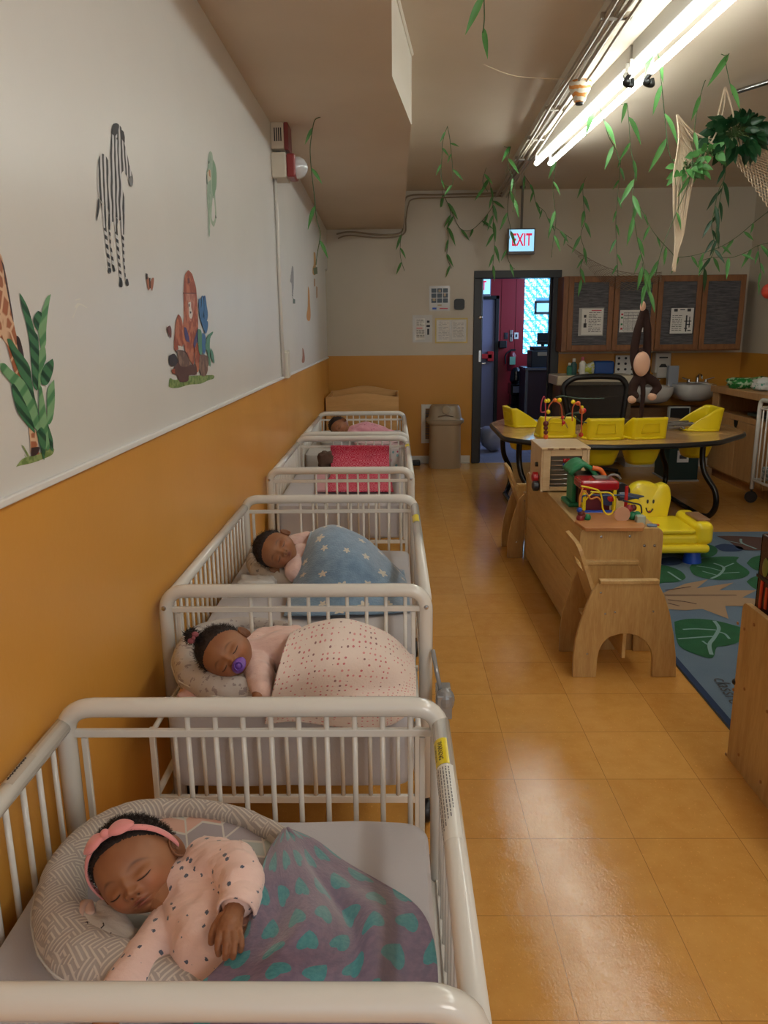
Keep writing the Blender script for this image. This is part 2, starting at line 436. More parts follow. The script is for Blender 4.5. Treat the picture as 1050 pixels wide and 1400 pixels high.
# ------------------------------------------------------------------ hallway beyond
YH = 11.3
red = Mat('hall_red_paint', sr(140,24,34), .4).m
blocksx = (atY(718,378,YH).x, atY(718,378,YH).x+.70); bz = (atY(718,484,YH).z, atY(718,378,YH).z+.02)
gd = (atY(662,403,YH).x-.35, atY(683,403,YH).x); gz = atY(683,404,YH).z
mb = MB(); mb.box(-.6, gd[0], YH, YH+.15, 0, 3); mb.box(gd[0], gd[1], YH, YH+.15, gz, 3); mb.box(gd[1], blocksx[0], YH, YH+.15, 0, 3)
mb.box(blocksx[0], blocksx[1], YH, YH+.15, 0, bz[0]); mb.box(blocksx[0], blocksx[1], YH, YH+.15, bz[1], 3); mb.box(blocksx[1], 4.4, YH, YH+.15, 0, 3)
for px in (686, 706): q = atY(px, 420, YH-.01); mb.box(q.x-.004, q.x+.004, YH-.006, YH, 1.15, 3)
struct(mb.build('wall_hall', red))
mb = MB(); mb.box(-.6, -.5, YB+.14, YH, 0, 3); mb.box(4.3, 4.4, YB+.14, YH, 0, 3); struct(mb.build('wall_hall.001', plain('hall_grey', (120,120,130), .5)))
mb = MB(); mb.box(-.6, 4.4, YB+.14, YH+.2, 2.9, 3.0); struct(mb.build('ceiling.001', plain('hall_ceiling', (140,140,140), .7)))
d = root('door_2', 'grey exit door with a red push bar', 'door', (gd[0], YH, 0)); d['kind'] = 'structure'
mb = MB(); mb.box(gd[0]+.03, gd[1]-.05, YH+.03, YH+.07, .02, gz-.05); mb.build('leaf', plain('door_grey', (128,124,146), .35), d, bevel=.004)
mb = MB(); mb.box(gd[1]-.05, gd[1], YH-.01, YH+.1, 0, gz); mb.box(gd[0]-.0, gd[0]+.03, YH-.01, YH+.1, 0, gz); mb.box(gd[0], gd[1], YH-.01, YH+.1, gz-.05, gz); mb.build('frame', M['black'], d, bevel=.004)
q = atY(672,487,YH); mb = MB(); mb.box(gd[0]+.08, gd[1]-.09, YH-.06, YH-.01, q.z-.035, q.z+.035); mb.box(gd[1]-.16, gd[1]-.07, YH-.06, YH+.03, q.z-.07, q.z+.07); mb.build('push_bar', M['red'], d, bevel=.008)
# glass block window
w = root('window_1', 'window of pale blue glass blocks with a small black vent', 'window', (blocksx[0], YH, bz[0])); w['kind'] = 'structure'
gb = Mat('glass_block', sr(150,220,240), .12); v, x, y, z = gb.coords()
n = gb.noise(v, 26, 2); g1 = ((x*1.0+n*0.25)*60).sin()*((z-n*0.2)*52).sin()
gb.col(gb.mix(g1.step(-.3, .3), sr(90,170,205), sr(200,240,250))); gb.emit(gb.mix(g1.step(-.2, .4), sr(40,130,185), sr(170,235,255)), 2.0); gb.bump(g1, .5, .01)
mb = MB(); bw = .20; ventz = (atY(730,428,YH).z, atY(730,413,YH).z); ventx = atY(731,420,YH).x
nx = 4; nz = 7; hh = (bz[1]-bz[0])/nz
for i in range(nx):
    for j in range(nz):
        x0 = blocksx[0]+i*.175+.006; z0 = bz[0]+j*hh+.005
        if x0+.08 > ventx and z0+.05 > ventz[0] and z0+.06 < ventz[1]+.05 and j == round((ventz[0]-bz[0])/hh): continue
        mb.box(x0, x0+.163, YH+.03, YH+.11, z0, z0+hh-.01)
mb.build('glass_blocks', gb, w, bevel=.006)
mb = MB(); mb.box(blocksx[0], blocksx[1], YH+.05, YH+.09, bz[0], bz[1]); mb.build('mortar', plain('mortar', (120,190,215), .6), w)
mb = MB(); 
mb.box(ventx, ventx+.5, YH+.0, YH+.03, ventz[0]-.02, ventz[0]+.015); mb.box(ventx, ventx+.5, YH+.0, YH+.03, ventz[1]-.015, ventz[1]+.02); mb.box(ventx, ventx+.03, YH, YH+.03, ventz[0], ventz[1])
mb.build('vent_frame', M['black'], w)
mb = MB(); mb.box(ventx+.03, ventx+.5, YH+.01, YH+.02, ventz[0]+.015, ventz[1]-.015); mb.build('vent_pane', Mat('pane', sr(140,200,225), .2).emit(sr(140,200,225), .8).m, w)

def exit_sign(name, label, c, wd, ht, txt, depth=.06):
    # box sign facing -y
    r = root(name, label, 'sign', c)
    mb = MB(); mb.box(c[0]-wd/2, c[0]+wd/2, c[1], c[1]+depth, c[2]-ht/2-.03, c[2]+ht/2+.012); mb.build('housing', plain('sign_grey', (120,120,124), .5), r, bevel=.005)
    mb = MB(); mb.box(c[0]-wd/2+.012, c[0]+wd/2-.012, c[1]-.004, c[1], c[2]-ht/2, c[2]+ht/2); mb.build('face', Mat('sign_face', sr(170,215,240), .4).emit(sr(150,212,246), .85).m, r)
    mb = MB(); put_text(mb, txt, ht*.80, (c[0], c[1]-.006, c[2]), (1,0,0), (0,0,1), sx=.60, bold=True)
    mb.build('lettering', Mat('sign_red', sr(230,40,80), .5).emit(sr(235,30,80), .55).m, r)
    return r
pa = atY(695,314,8.2); pb = atY(731,346,8.2); cx = (pa.x+pb.x)/2; cz = (pa.z+pb.z)/2
es = exit_sign('exit_sign', 'lit EXIT sign with red letters hanging above the classroom doorway', (cx, 8.2, cz+.01), pb.x-pa.x, pa.z-pb.z-.02, 'EXIT')
mb = MB(); mb.cyl((cx, 8.23, cz+.1), (cx, 8.23, ZC), .012); mb.cyl((cx, 8.23, ZC-.02), (cx, 8.23, ZC), .03); mb.build('stem', plain('stem_grey', (120,116,108), .5), es)
pa = atY(655,380,11.0); pb = atY(671,402,11.0)
exit_sign('exit_sign', 'lit EXIT sign beyond the doorway above the grey door, half hidden by the frame', (pb.x-.17, 11.0, (pa.z+pb.z)/2), .34, pa.z-pb.z, 'EXIT')
# hallway things
def hall_box(name, label, cat, px0, py0, px1, py1, y, dep, mat, bev=.01, **kw):
    a = atY(px0, py0, y); b = atY(px1, py1, y)
    mb = MB(); mb.box(a.x, b.x, y, y+dep, min(b.z, a.z), max(a.z, b.z)); o = mb.build(name, mat, bevel=bev); tag(o, label, cat, **kw); return o
def extinguisher():
    r = root('fire_extinguisher', 'red fire extinguisher on the red hallway wall', 'fire extinguisher', atY(700,500,11.15))
    c = atY(699,505,11.18); t = atY(699,480,11.18); b = atY(699,507,11.18)
    mb = MB(); mb.lathe([(.05,b.z),(.062,b.z+.02),(.062,t.z-.06),(.04,t.z-.02),(.02,t.z)], (c.x, 11.18, 0)); mb.build('cylinder', plain('ext_red', (120,26,34), .3), r, smooth='auto')
    mb = MB(); mb.box(c.x-.02, c.x+.05, 11.16, 11.2, t.z, t.z+.03); mb.tube(spline([(c.x-.02,11.15,t.z+.01),(c.x-.09,11.14,t.z-.05),(c.x-.09,11.14,b.z+.1)]), .012); mb.build('valve', M['black'], r)
    mb = MB(); mb.box(c.x-.035, c.x+.045, 11.112, 11.118, b.z+.09, b.z+.2); mb.build('tag', plain('ext_label', (120,170,140), .5), r)
extinguisher()
r = root('water_cooler', 'black water cooler below the fire extinguisher', 'water cooler', atY(707,560,10.9))
a = atY(699,508,10.9); b = atY(714,590,10.9)
mb = MB(); mb.box(a.x, b.x, 10.9, 11.2, 0, a.z*.45); mb.box(a.x+.02, b.x-.02, 10.95, 11.2, a.z*.45, a.z*.62); mb.box(a.x, b.x, 10.9, 11.2, a.z*.62, a.z*.8); mb.lathe([(.06,a.z*.8),(.09,a.z*.85),(.07,a.z),(.03,a.z+.05)], ((a.x+b.x)/2, 11.05, 0)); mb.build('body', M['blackgloss'], r, bevel=.01)
mb = MB(); mb.box(a.x+.03, b.x-.03, 10.892, 10.9, a.z*.66, a.z*.76); mb.build('tap_plate', plain('tap_grey', (120,120,130), .3), r)
a = atY(719,503,10.3); b = atY(756,600,10.3)
r = root('hall_cabinet', 'dark low cabinet with a metal edge under the glass blocks', 'cabinet', (a.x, 10.3, 0))
mb = MB(); mb.box(a.x, a.x+.9, 10.3, 10.8, 0, a.z-.03); mb.build('body', plain('cab_dark', (44,24,30), .4), r, bevel=.005)
mb = MB(); mb.box(a.x-.01, a.x+.91, 10.28, 10.81, a.z-.03, a.z); mb.box(a.x-.005, a.x+.03, 10.29, 10.31, 0, a.z-.03); mb.build('edge_trim', plain('edge', (110,120,140), .25, metal=.8), r)
mb = MB(); q = atY(749,514,10.28); mb.ball((q.x, 10.28, q.z), .014); mb.build('knob', M['steel'], r)
a = atY(727,474,10.4); b = atY(751,500,10.4)
r = root('printer', 'black printer on the dark hallway cabinet', 'printer', (a.x, 10.4, b.z))
mb = MB(); zt = atY(719,503,10.3).z; mb.box(a.x, a.x+.4, 10.4, 10.75, zt, a.z-.05); mb.box(a.x+.03, a.x+.37, 10.45, 10.75, a.z-.05, a.z); mb.build('body', M['black'], r, bevel=.01)
mb = MB(); mb.box(a.x+.08, a.x+.3, 10.395, 10.4, a.z-.12, a.z-.07); mb.build('tray', M['steel'], r)
a = atY(735,455,10.5); b = atY(751,471,10.5)
r = root('monitor', 'small black monitor standing in front of the glass blocks', 'monitor', (a.x, 10.5, b.z))
mb = MB(); mb.box(a.x, b.x, 10.5, 10.53, b.z, a.z); mb.build('screen', M['blackgloss'], r, bevel=.004)
mb = MB(); cx = (a.x+b.x)/2; mb.box(cx-.02, cx+.02, 10.53, 10.55, b.z-.05, b.z+.05); mb.box(cx-.08, cx+.08, 10.45, 10.6, zt+.33, zt+.345) ; mb.build('stand', M['black'], r)
for (px, py, w_, h_, lab, mt) in ((692,459,.05,.09,'small grey switch plate nearest the grey exit door','darkframe'), (699,459,.04,.16,'narrow pale wall plate between two switch plates','steel'), (706,459,.06,.09,'light switch plate right of the narrow plate on the red wall','white_plastic')):
    q = atY(px, py, YH-.012); mb = MB(); mb.box(q.x-w_/2, q.x+w_/2, YH-.012, YH, q.z-h_/2, q.z+h_/2); mb.box(q.x-.012, q.x+.012, YH-.018, YH-.01, q.z-.02, q.z+.02, 1)
    tag(mb.build('switch_plate', [M[mt], M['ink']], bevel=.002), lab, 'switch plate', 'plates on the red hallway wall')
hall_box('wall_shelf', 'small dark tray on the red wall beside the grey door', 'shelf', 683, 466, 693, 476, YH-.1, .1, M['black'])
a = atY(662,546,8.9); mb = MB(); mb.ball((a.x+.16, 9.3, .16), .16, sc=(1,1,1.0)); o = mb.build('trash_bag', plain('bag', (150,150,165), .3), smooth=True)
for vv_ in o.data.vertices: vv_.co += Vector((noise.noise(vv_.co*9), noise.noise(vv_.co*9+Vector((5,0,0))), noise.noise(vv_.co*9+Vector((0,7,0)))))*.04
tag(o, 'pale tied bag on the hallway floor behind the open door', 'bag')
# ------------------------------------------------------------------ fluorescent ceiling lamps
ZT = ZC-.15; _a = onceil(741,225,.15); _b = onceil(980,0,.15); LX = (_a.x+_b.x)/2; SX = (_b.x-_a.x)/(_b.y-_a.y); YM = (_a.y+_b.y)/2
def skew(o):
    for v_ in o.data.vertices: v_.co.x += SX*(v_.co.y-YM)
    return tilt(o)
def lamp(y0, y1, label, power=None):
    r = root('fluorescent_lamp', label, 'ceiling lamp', (LX, (y0+y1)/2, ZC), group='fluorescent ceiling lamps')
    mb = MB()
    mb.prism([(-.05,0),(.05,0),(.05,-.10),(-.05,-.10)], (LX, y1, ZC), (1,0,0), (0,0,1), y1-y0)
    mb.build('housing', plain('housing_grey', (150,146,138), .5), r, bevel=.004)
    tube = Mat('tube_light', (1,1,1), .5).emit((.945, 1.0, .94), TUBE_POWER*.8).m
    for dx in (-.056, .056):
        mb = MB(); mb.cyl((LX+dx, y0+.03, ZT), (LX+dx, y1-.03, ZT), .020, 12); mb.build('tube', tube, r, smooth=True)
    for yy in (y0+.01, y1-.01):
        for dx in (-.056, .056): mb = MB(); mb.cyl((LX+dx, yy-.012, ZT), (LX+dx, yy+.012, ZT), .02, 10); mb.box(LX+dx-.008, LX+dx+.008, yy-.008, yy+.008, ZT, ZC-.09); mb.build('socket', M['white_metal'], r)
    for c_ in r.children: skew(c_)
    return r
yend = onceil(740,224,.15).y; seg = onceil(885,100,.15).y
lamp(seg+.02, yend, 'twin-tube fluorescent ceiling lamp nearer the exit sign, furthest in the row')
lamp(seg-2.5, seg-.02, 'twin-tube fluorescent ceiling lamp running out of the top of the picture')
lamp(seg-5.2, seg-2.7, 'twin-tube fluorescent ceiling lamp behind the camera')
for px, dx in ((869,-.056),(891,.056)):
    mb = MB(); q = Vector((LX+dx, seg, ZT-.01)); mb.tube(spline([q+Vector((0,-.02,.0)), q+Vector((-.02,0,-.04)), q+Vector((.03,.02,-.045)), q+Vector((.03,.03,-.01))]), .012, 8); mb.ball(q+Vector((-.01,0,-.035)), .022)
    tag(skew(mb.build('lamp_clip', M['black'], smooth=True)), 'small black clip on the lamp joint, %s tube' % ('left-hand' if dx < 0 else 'right-hand'), 'clip')
# raceway and conduits left of the lamps
r = root('ceiling_raceway', 'long grey cable raceway with conduits along the ceiling left of the lamps', 'cable duct', (1.1, 5, ZC))
mb = MB(); x0 = atZ(700,225,2.8).x; mb.box(1.035, 1.125, Y0, 7.6, ZC-.05, ZC); mb.build('duct', plain('duct', (206,198,184), .4), r, bevel=.004)
for dx, rr in ((-.035, .011), (.0, .009), (.035, .012), (.075,.008)):
    mb = MB(); P_ = [(1.08+dx+ .006*math.sin(i*2.1+dx*50), Y0+i*(8.38-Y0)/20, ZC-.062-.012*abs(dx*20)%.02) for i in range(21)]; mb.tube(spline(P_, 3), rr, 8); mb.build('conduit', plain('conduit', (176,164,148), .4), r, smooth=True)
stm = plain('strap', (150,140,124), .4)
for yy in (3.4, 4.2, 5.6, 6.3, 6.9): mb = MB(); mb.box(1.02, 1.17, yy, yy+.03, ZC-.078, ZC-.05); mb.build('strap', stm, r)
for c_ in r.children: tilt(c_)
# conduits along the back wall top
def pipe(name, pts, rr, mat, label, cat='pipe', n=6, **kw):
    mb = MB(); mb.tube(spline(pts, n) if n else pts, rr, 7); o = mb.build(name, mat, smooth=True); tag(o, label, cat, **kw); return o
cm = plain('conduit_back', (150,134,112), .5)
y_ = YB-.03
pipe('conduit', [atY(460,320,y_), atY(480,317,y_), atY(520,321,y_), atY(548,318,y_), atY(551,300,y_), atY(553,276,y_), atY(562,267,y_), atY(600,266,y_), atY(690,264,y_)], .009, cm, 'grey conduit stepping along the top of the back wall, the upper run', 'conduit')
pipe('conduit', [atY(462,326,y_), atY(478,322,y_), atY(522,325,y_), atY(552,320,y_), atY(555,300,y_), atY(558,282,y_), atY(566,272,y_), atY(610,270,y_), atY(686,268,y_)], .007, cm, 'thinner conduit just below the other along the back wall top', 'conduit')
pipe('cable', [onceil(1008,125,.03), onceil(1050,112,.03), onceil(1090,100,.03)], .016, M['steel'], 'short metal rod under the ceiling at the right edge', 'rod', n=0)
# smoke-detector shaped patterned cup
q = onceil(793,123,.11)
r = root('hanging_cup', 'small orange and white patterned cup hanging from the ceiling conduit', 'ornament', q)
mb = MB(); mb.lathe([(.0001, -.07),(.028,-.07),(.036,-.06),(.042,-.035),(.062,0.0),(.066,.02),(.066,.045),(.0001,.045)], q, 20, 0)
cm_ = Mat('cup_pattern', sr(230,222,204), .5); v, x, y, z = cm_.coords()
cm_.col(cm_.mix((((z*22)+cm_.noise(v, 14, 2)*1.8).fract()).gt(.55), sr(230,222,204), sr(226,150,70)))
mb.build('cup', cm_, r, smooth='auto'); mb = MB(); mb.lathe([(.0001,-.082),(.022,-.082),(.025,-.068),(.0001,-.068)], q); mb.build('lens', M['black'], r)
pipe('wire', [onceil(661,88,.01), onceil(700,103,.03), onceil(740,107,.04), onceil(775,108,.05)], .003, M['cord'], 'thin sagging wire under the ceiling leading to the patterned cup', 'wire')
# ------------------------------------------------------------------ alarm and conduit on the left wall
aw = XL
r = root('fire_alarm_horn', 'small cream and red alarm horn high on the left wall', 'alarm', atX(380,182,aw+.03))
p0 = atX(374,166,aw+.0); y0_ = 4.72
mb = MB(); mb.box(aw, aw+.075, y0_, y0_+.16, 2.46, 2.60); mb.build('body', plain('alarm_cream', (214,204,188), .5), r, bevel=.006)
mb = MB(); mb.box(aw+.075, aw+.10, y0_+.0, y0_+.16, 2.455, 2.60); mb.build('cover', plain('alarm_red', (134,60,58), .4), r, bevel=.006)
mb = MB()
for i in range(4): mb.box(aw+.02+i*.012, aw+.026+i*.012, y0_-.003, y0_, 2.50, 2.57)
mb.build('grille', M['ink'], r)
r = root('strobe_alarm', 'red and cream strobe alarm with a clear domed light on the left wall', 'alarm', (aw, 4.8, 2.38))
mb = MB(); mb.box(aw, aw+.085, y0_-.02, y0_+.17, 2.305, 2.44); mb.build('body', plain('alarm_cream2', (216,208,192), .5), r, bevel=.008)
mb = MB(); mb.box(aw+.085, aw+.135, y0_-.01, y0_+.16, 2.31, 2.435); mb.build('cover', plain('alarm_red2', (150,56,56), .35), r, bevel=.01)
mb = MB(); mb.lathe([(.062,0),(.06,.02),(.045,.045),(.02,.06),(.0001,.065)], (aw+.135, y0_+.075, 2.372), 20, M=Matrix.Rotation(R(90), 3, 'Y')); mb.build('light_dome', Mat('dome', sr(220,224,230), .05, coat=1.0).m, r, smooth='auto')
mb = MB(); mb.cyl((aw+.03, y0_+.07, 2.44), (aw+.03, y0_+.07, 2.46), .015); mb.build('connector', M['steel'], r)
pipe('conduit', [(aw+.012, 4.76, 2.31), (aw+.014, 4.765, 2.0), (aw+.012, 4.77, 1.8), (aw+.012, 4.78, 1.18)], .011, plain('conduit_white', (222,220,214), .4), 'white conduit running down the left wall below the strobe alarm', 'conduit', n=0)
r = root('switch_box', 'cream surface switch box on the left wall at the foot of the white conduit', 'switch', atX(392,500,aw))
a = atX(389,482,aw+.02); b = atX(400,513,aw+.02)
mb = MB(); mb.box(aw, aw+.04, a.y, a.y+.09, b.z, a.z); mb.build('box', plain('switch_cream', (224,220,206), .4), r, bevel=.005)
mb = MB(); mb.box(aw, aw+.025, a.y+.10, a.y+.2, b.z+.01, a.z+.01); mb.build('cover_plate', plain('switch_cream2', (214,210,196), .4), r, bevel=.004)
# ------------------------------------------------------------------ wall decals (flat stickers on the left wall)
def wp(px, py, e=.0012): p = atX(px, py, XL+e); return (XL+e, p.y, p.z)
def decal(name, label, polys, mats, e=.0012, cat='wall sticker'):
    mb = MB()
    for i, (m, pts) in enumerate(polys):
        ee = e + i*.00012
        sp = spline([Vector((px, py, 0)) for px, py in list(pts)+[pts[0]]], 3)[:-1] if len(pts) > 4 else [Vector((px, py, 0)) for px, py in pts]; mb.poly([wp(q.x, q.y, ee) for q in sp], m)
    o = mb.build(name, mats)
    # face the room
    me = o.data
    bm = bmesh.new(); bm.from_mesh(me)
    for f in bm.faces:
        if f.normal.x < 0: f.normal_flip()
    bm.to_mesh(me); bm.free()
    tag(o, label, cat); return o
def zo(pts, ox, oy, s): return [(ox+x/s, oy+y/s) for x, y in pts]
zb = Mat('zebra', sr(214,214,214), .5); v, x, y, z = zb.coords()
nn = zb.noise(v, 7, 3)
up = z.gt(1.70)
st1 = ((y*240-z*40+nn*12).sin()).gt(.05); st2 = ((z*330+y*60+nn*9).sin()).gt(.0); 
zb.col(zb.mix(st1*up+st2*(1-up), sr(210,210,212), sr(34,34,40)))
Zs = 5.8375
zz = lambda pts: zo(pts, 120, 160, Zs)
decal('zebra_sticker', 'zebra wall sticker high on the white wall', [
 (0, zz([(205,55),(228,50),(262,75),(280,110),(296,160),(292,205),(305,260),(322,330),(330,380),(350,440),(362,500),(356,550),(338,548),(325,495),(300,455),(286,430),(272,450),(268,500),(278,580),(292,640),(298,720),(292,790),(250,828),(232,800),(200,840),(178,790),(160,730),(120,690),(92,640),(78,560),(78,400),(92,320),(118,292),(150,320),(165,345),(180,280),(186,180),(196,100)])),
 (0, zz([(92,640),(110,690),(150,720),(148,800),(150,900),(160,980),(170,1080),(182,1200),(166,1210),(150,1080),(136,960),(122,840),(112,740)])),
 (0, zz([(168,770),(200,790),(182,880),(186,1000),(200,1100),(212,1190),(198,1205),(184,1080),(172,960),(166,860)])),
 (0, zz([(208,800),(240,815),(236,880),(246,1000),(256,1120),(272,1300),(256,1310),(244,1160),(228,1010),(216,900)])),
 (0, zz([(262,800),(296,770),(292,860),(290,1000),(294,1120),(304,1280),(318,1300),(300,1290),(284,1140),(276,1000),(266,900)])),
 (1, zz([(164,1205),(184,1205),(186,1240),(172,1248),(162,1235)])), (1, zz([(196,1195),(212,1190),(222,1232),(206,1236)])),
 (1, zz([(256,1305),(274,1300),(278,1350),(262,1358),(252,1345)])), (1, zz([(302,1300),(318,1290),(328,1338),(314,1350),(304,1330)])),
 (1, zz([(84,650),(92,660),(94,730),(80,800),(74,830),(70,790),(78,720)])),
 (1, zz([(205,55),(228,48),(250,66),(240,120),(220,150),(200,140),(190,120)])), (1, zz([(262,100),(288,120),(296,200),(280,190),(264,150)])),
 (2, zz([(326,500),(342,470),(360,500),(354,548),(338,548)])), (1, zz([(228,170),(236,160),(240,176),(232,182)])),
], [zb, M['ink'], plain('muzzle', (120,120,124), .5)])
def speckle(name, a, b, sc=40, thr=.5, rough=.5):
    m = Mat(name, rough=rough); v, x, y, z = m.coords(); n = m.noise(v, sc, 3); m.col(m.mix(n.step(thr-.08, thr+.08), sr(*a), sr(*b))); return m.m
gi = Mat('giraffe', rough=.5); v, x, y, z = gi.coords(); d_ = gi.voro(v, 32, 'DISTANCE_TO_EDGE')[0]; gi.col(gi.mix(d_.step(.04, .12), sr(226,190,156), sr(172,104,70)))
lf1 = Mat('decal_leaf', rough=.5); v, x, y, z = lf1.coords(); s_ = ((y*0.7+z)*190+lf1.noise(v, 6, 2)*6).sin(); lf1.col(lf1.mix(s_.step(-.2, .8), sr(66,124,84), sr(26,72,48)))
lf2 = Mat('decal_leaf_pale', rough=.5); v, x, y, z = lf2.coords(); s_ = ((z-y*.5)*160).sin(); lf2.col(lf2.mix(s_.step(0, .8), sr(128,176,128), sr(80,140,92)))
gr = speckle('decal_grass', (150,170,110), (108,136,70), 60)
gg = lambda pts: zo(pts, 0, 340, 4.59)
decal('giraffe_sticker', 'giraffe neck wall sticker cut by the left edge above large green leaves', [
 (0, gg([(-60,-60),(0,30),(14,60),(30,130),(48,220),(64,320),(84,450),(104,545),(150,690),(140,720),(120,680),(136,820),(118,830),(90,770),(62,680),(40,600),(10,560),(-60,480)])),
 (1, gg([(0,40),(10,70),(26,110),(36,170),(50,240),(66,330),(84,440),(80,450),(56,330),(38,230),(20,130)])),
 (1, gg([(104,545),(122,560),(140,620),(152,690),(140,700),(120,650),(106,600)])),
 (0, gg([(180,1120),(230,1150),(240,1260),(244,1290),(196,1290),(190,1220)])), (1, gg([(196,1250),(246,1244),(240,1280),(220,1298),(196,1298)])),
], [gi, plain('hoof', (60,40,40), .5)])
decal('leaf_sticker', 'banana leaf wall sticker beside the giraffe at the left edge', [
 (2, gg([(100,1370),(140,1320),(200,1300),(280,1270),(335,1250),(330,1290),(270,1320),(200,1345),(130,1360)])),
 (2, gg([(135,1230),(150,1240),(190,1310),(180,1315)])), (2, gg([(150,1290),(160,1300),(185,1330),(175,1330)])),
 (0, gg([(122,278),(140,300),(176,370),(200,450),(220,520),(240,560),(246,700),(240,880),(210,860),(200,760),(190,640),(182,560),(160,450),(140,380)])),
 (1, gg([(320,285),(306,360),(296,440),(290,520),(288,600),(262,640),(246,560),(240,500),(262,400),(290,310)])),
 (0, gg([(240,390),(258,400),(262,420),(246,480),(240,515),(222,490),(210,450),(220,415)])),
 (1, gg([(246,640),(280,610),(290,690),(272,740),(250,880),(240,860)])),
 (0, gg([(44,565),(70,570),(110,630),(150,680),(186,740),(200,830),(220,940),(240,1010),(230,1060),(190,960),(140,830),(90,700),(60,620)])),
 (1, gg([(0,720),(30,720),(70,760),(150,830),(200,930),(240,1040),(262,1130),(240,1150),(180,1060),(110,900),(50,820),(10,770)])),
 (0, gg([(72,860),(90,850),(140,930),(190,1040),(220,1150),(200,1140),(150,1080),(110,1020),(84,930)])),
 (0, gg([(330,690),(338,720),(330,780),(300,850),(262,850),(256,790),(280,730),(310,705)])),
 (1, gg([(340,820),(345,950),(330,1070),(300,1100),(296,980),(300,880)])),
 (1, gg([(244,880),(262,870),(300,1090),(320,1180),(300,1270),(250,1160)])),
 (0, gg([(230,1150),(262,1120),(290,1180),(280,1310),(270,1310)])), (0, gg([(300,1100),(330,1190),(334,1265),(320,1260),(304,1180)])),
], [lf1, lf2, gr])
ll = lambda pts: zo(pts, 220, 360, 7.775)
lion = speckle('lion_fur', (196,122,92), (160,84,60), 30); lface = speckle('lion_face', (206,150,130), (180,116,100), 40)
decal('lion_sticker', 'seated lion wall sticker with rocks and plants round it', [
 (3, ll([(85,1310),(95,1220),(150,1240),(300,1200),(480,1190),(560,1190),(560,1225),(500,1245),(420,1280),(300,1290),(200,1320),(120,1325)])),
 (0, ll([(290,72),(330,110),(352,180),(372,250),(380,330),(390,480),(396,640),(392,760),(372,880),(345,1000),(340,1090),(300,1000),(240,860),(232,700),(244,560),(242,330),(246,200),(256,120)])),
 (1, ll([(262,320),(350,320),(358,420),(340,560),(318,620),(290,560),(280,430),(268,380)])),
 (6, ll([(290,420),(318,410),(322,470),(338,540),(322,590),(300,560),(300,490)])), (7, ll([(295,430),(306,430),(308,460),(298,462)])), (7, ll([(306,512),(322,510),(324,530),(310,535)])),
 (2, ll([(280,160),(305,155),(308,210),(285,215)])), (2, ll([(236,312),(376,315),(376,325),(236,322)])),
 (0, ll([(188,540),(220,590),(236,700),(240,860),(200,900),(150,930),(140,850),(150,720),(160,620)])),
 (4, ll([(246,680),(270,690),(300,790),(310,880),(290,850),(256,790)])), (4, ll([(392,690),(398,760),(386,850),(356,900),(346,850),(370,760)])),
 (0, ll([(236,830),(300,840),(345,930),(355,1010),(350,1070),(320,1050),(260,930)])), (0, ll([(380,840),(398,870),(412,960),(408,1100),(390,1160),(370,1100),(360,930)])),
 (5, ll([(150,930),(230,925),(280,960),(320,1080),(370,1070),(380,1180),(300,1190),(290,1250),(200,1260),(170,1190),(120,1160),(150,1090),(190,1020),(180,960)])),
 (8, ll([(170,930),(240,940),(290,1000),(310,1080),(220,1100),(190,1040)])), (7, ll([(90,980),(140,960),(175,1010),(170,1070),(120,1095),(88,1060)])), (6, ll([(180,875),(220,878),(225,925),(188,922)])),
 (8, ll([(412,970),(470,975),(512,1010),(505,1100),(480,1190),(430,1190),(405,1100)])), (0, ll([(115,1130),(150,1120),(150,1175),(122,1170)])),
 (9, ll([(405,380),(425,380),(432,500),(470,600),(500,620),(498,690),(478,750),(450,690),(412,560),(402,450)])), (9, ll([(432,350),(450,350),(456,470),(450,590),(432,560)])), (9, ll([(458,345),(474,350),(486,440),(500,540),(490,610),(462,580),(458,450)])),
 (10, ll([(392,700),(430,720),(440,880),(430,970),(400,920)])), (9, ll([(436,740),(470,760),(478,860),(470,960),(440,930)])),
 (10, ll([(500,760),(552,725),(548,755),(524,800),(520,960),(530,1080),(512,1090),(500,960),(470,880)])), (10, ll([(530,900),(556,950),(570,1060),(545,1030),(525,960)])),
 (2, ll([(68,680),(95,662),(112,700),(112,780),(100,785),(72,720)])), (6, ll([(500,1090),(520,1090),(515,1150),(498,1150)])),
], [lion, lface, plain('mane_dark', (120,70,66), .5), gr, plain('lion_shade', (86,76,126), .5), plain('hog_brown', (96,66,60), .5), plain('fur_white', (226,220,214), .5), plain('hog_dark', (66,58,62), .5), speckle('rock', (150,120,104), (116,90,80), 30), plain('blue_leaf', (72,116,168), .5), plain('teal_leaf', (96,146,124), .5)])
ff = lambda pts: zo(pts, 270, 195, 10.375)
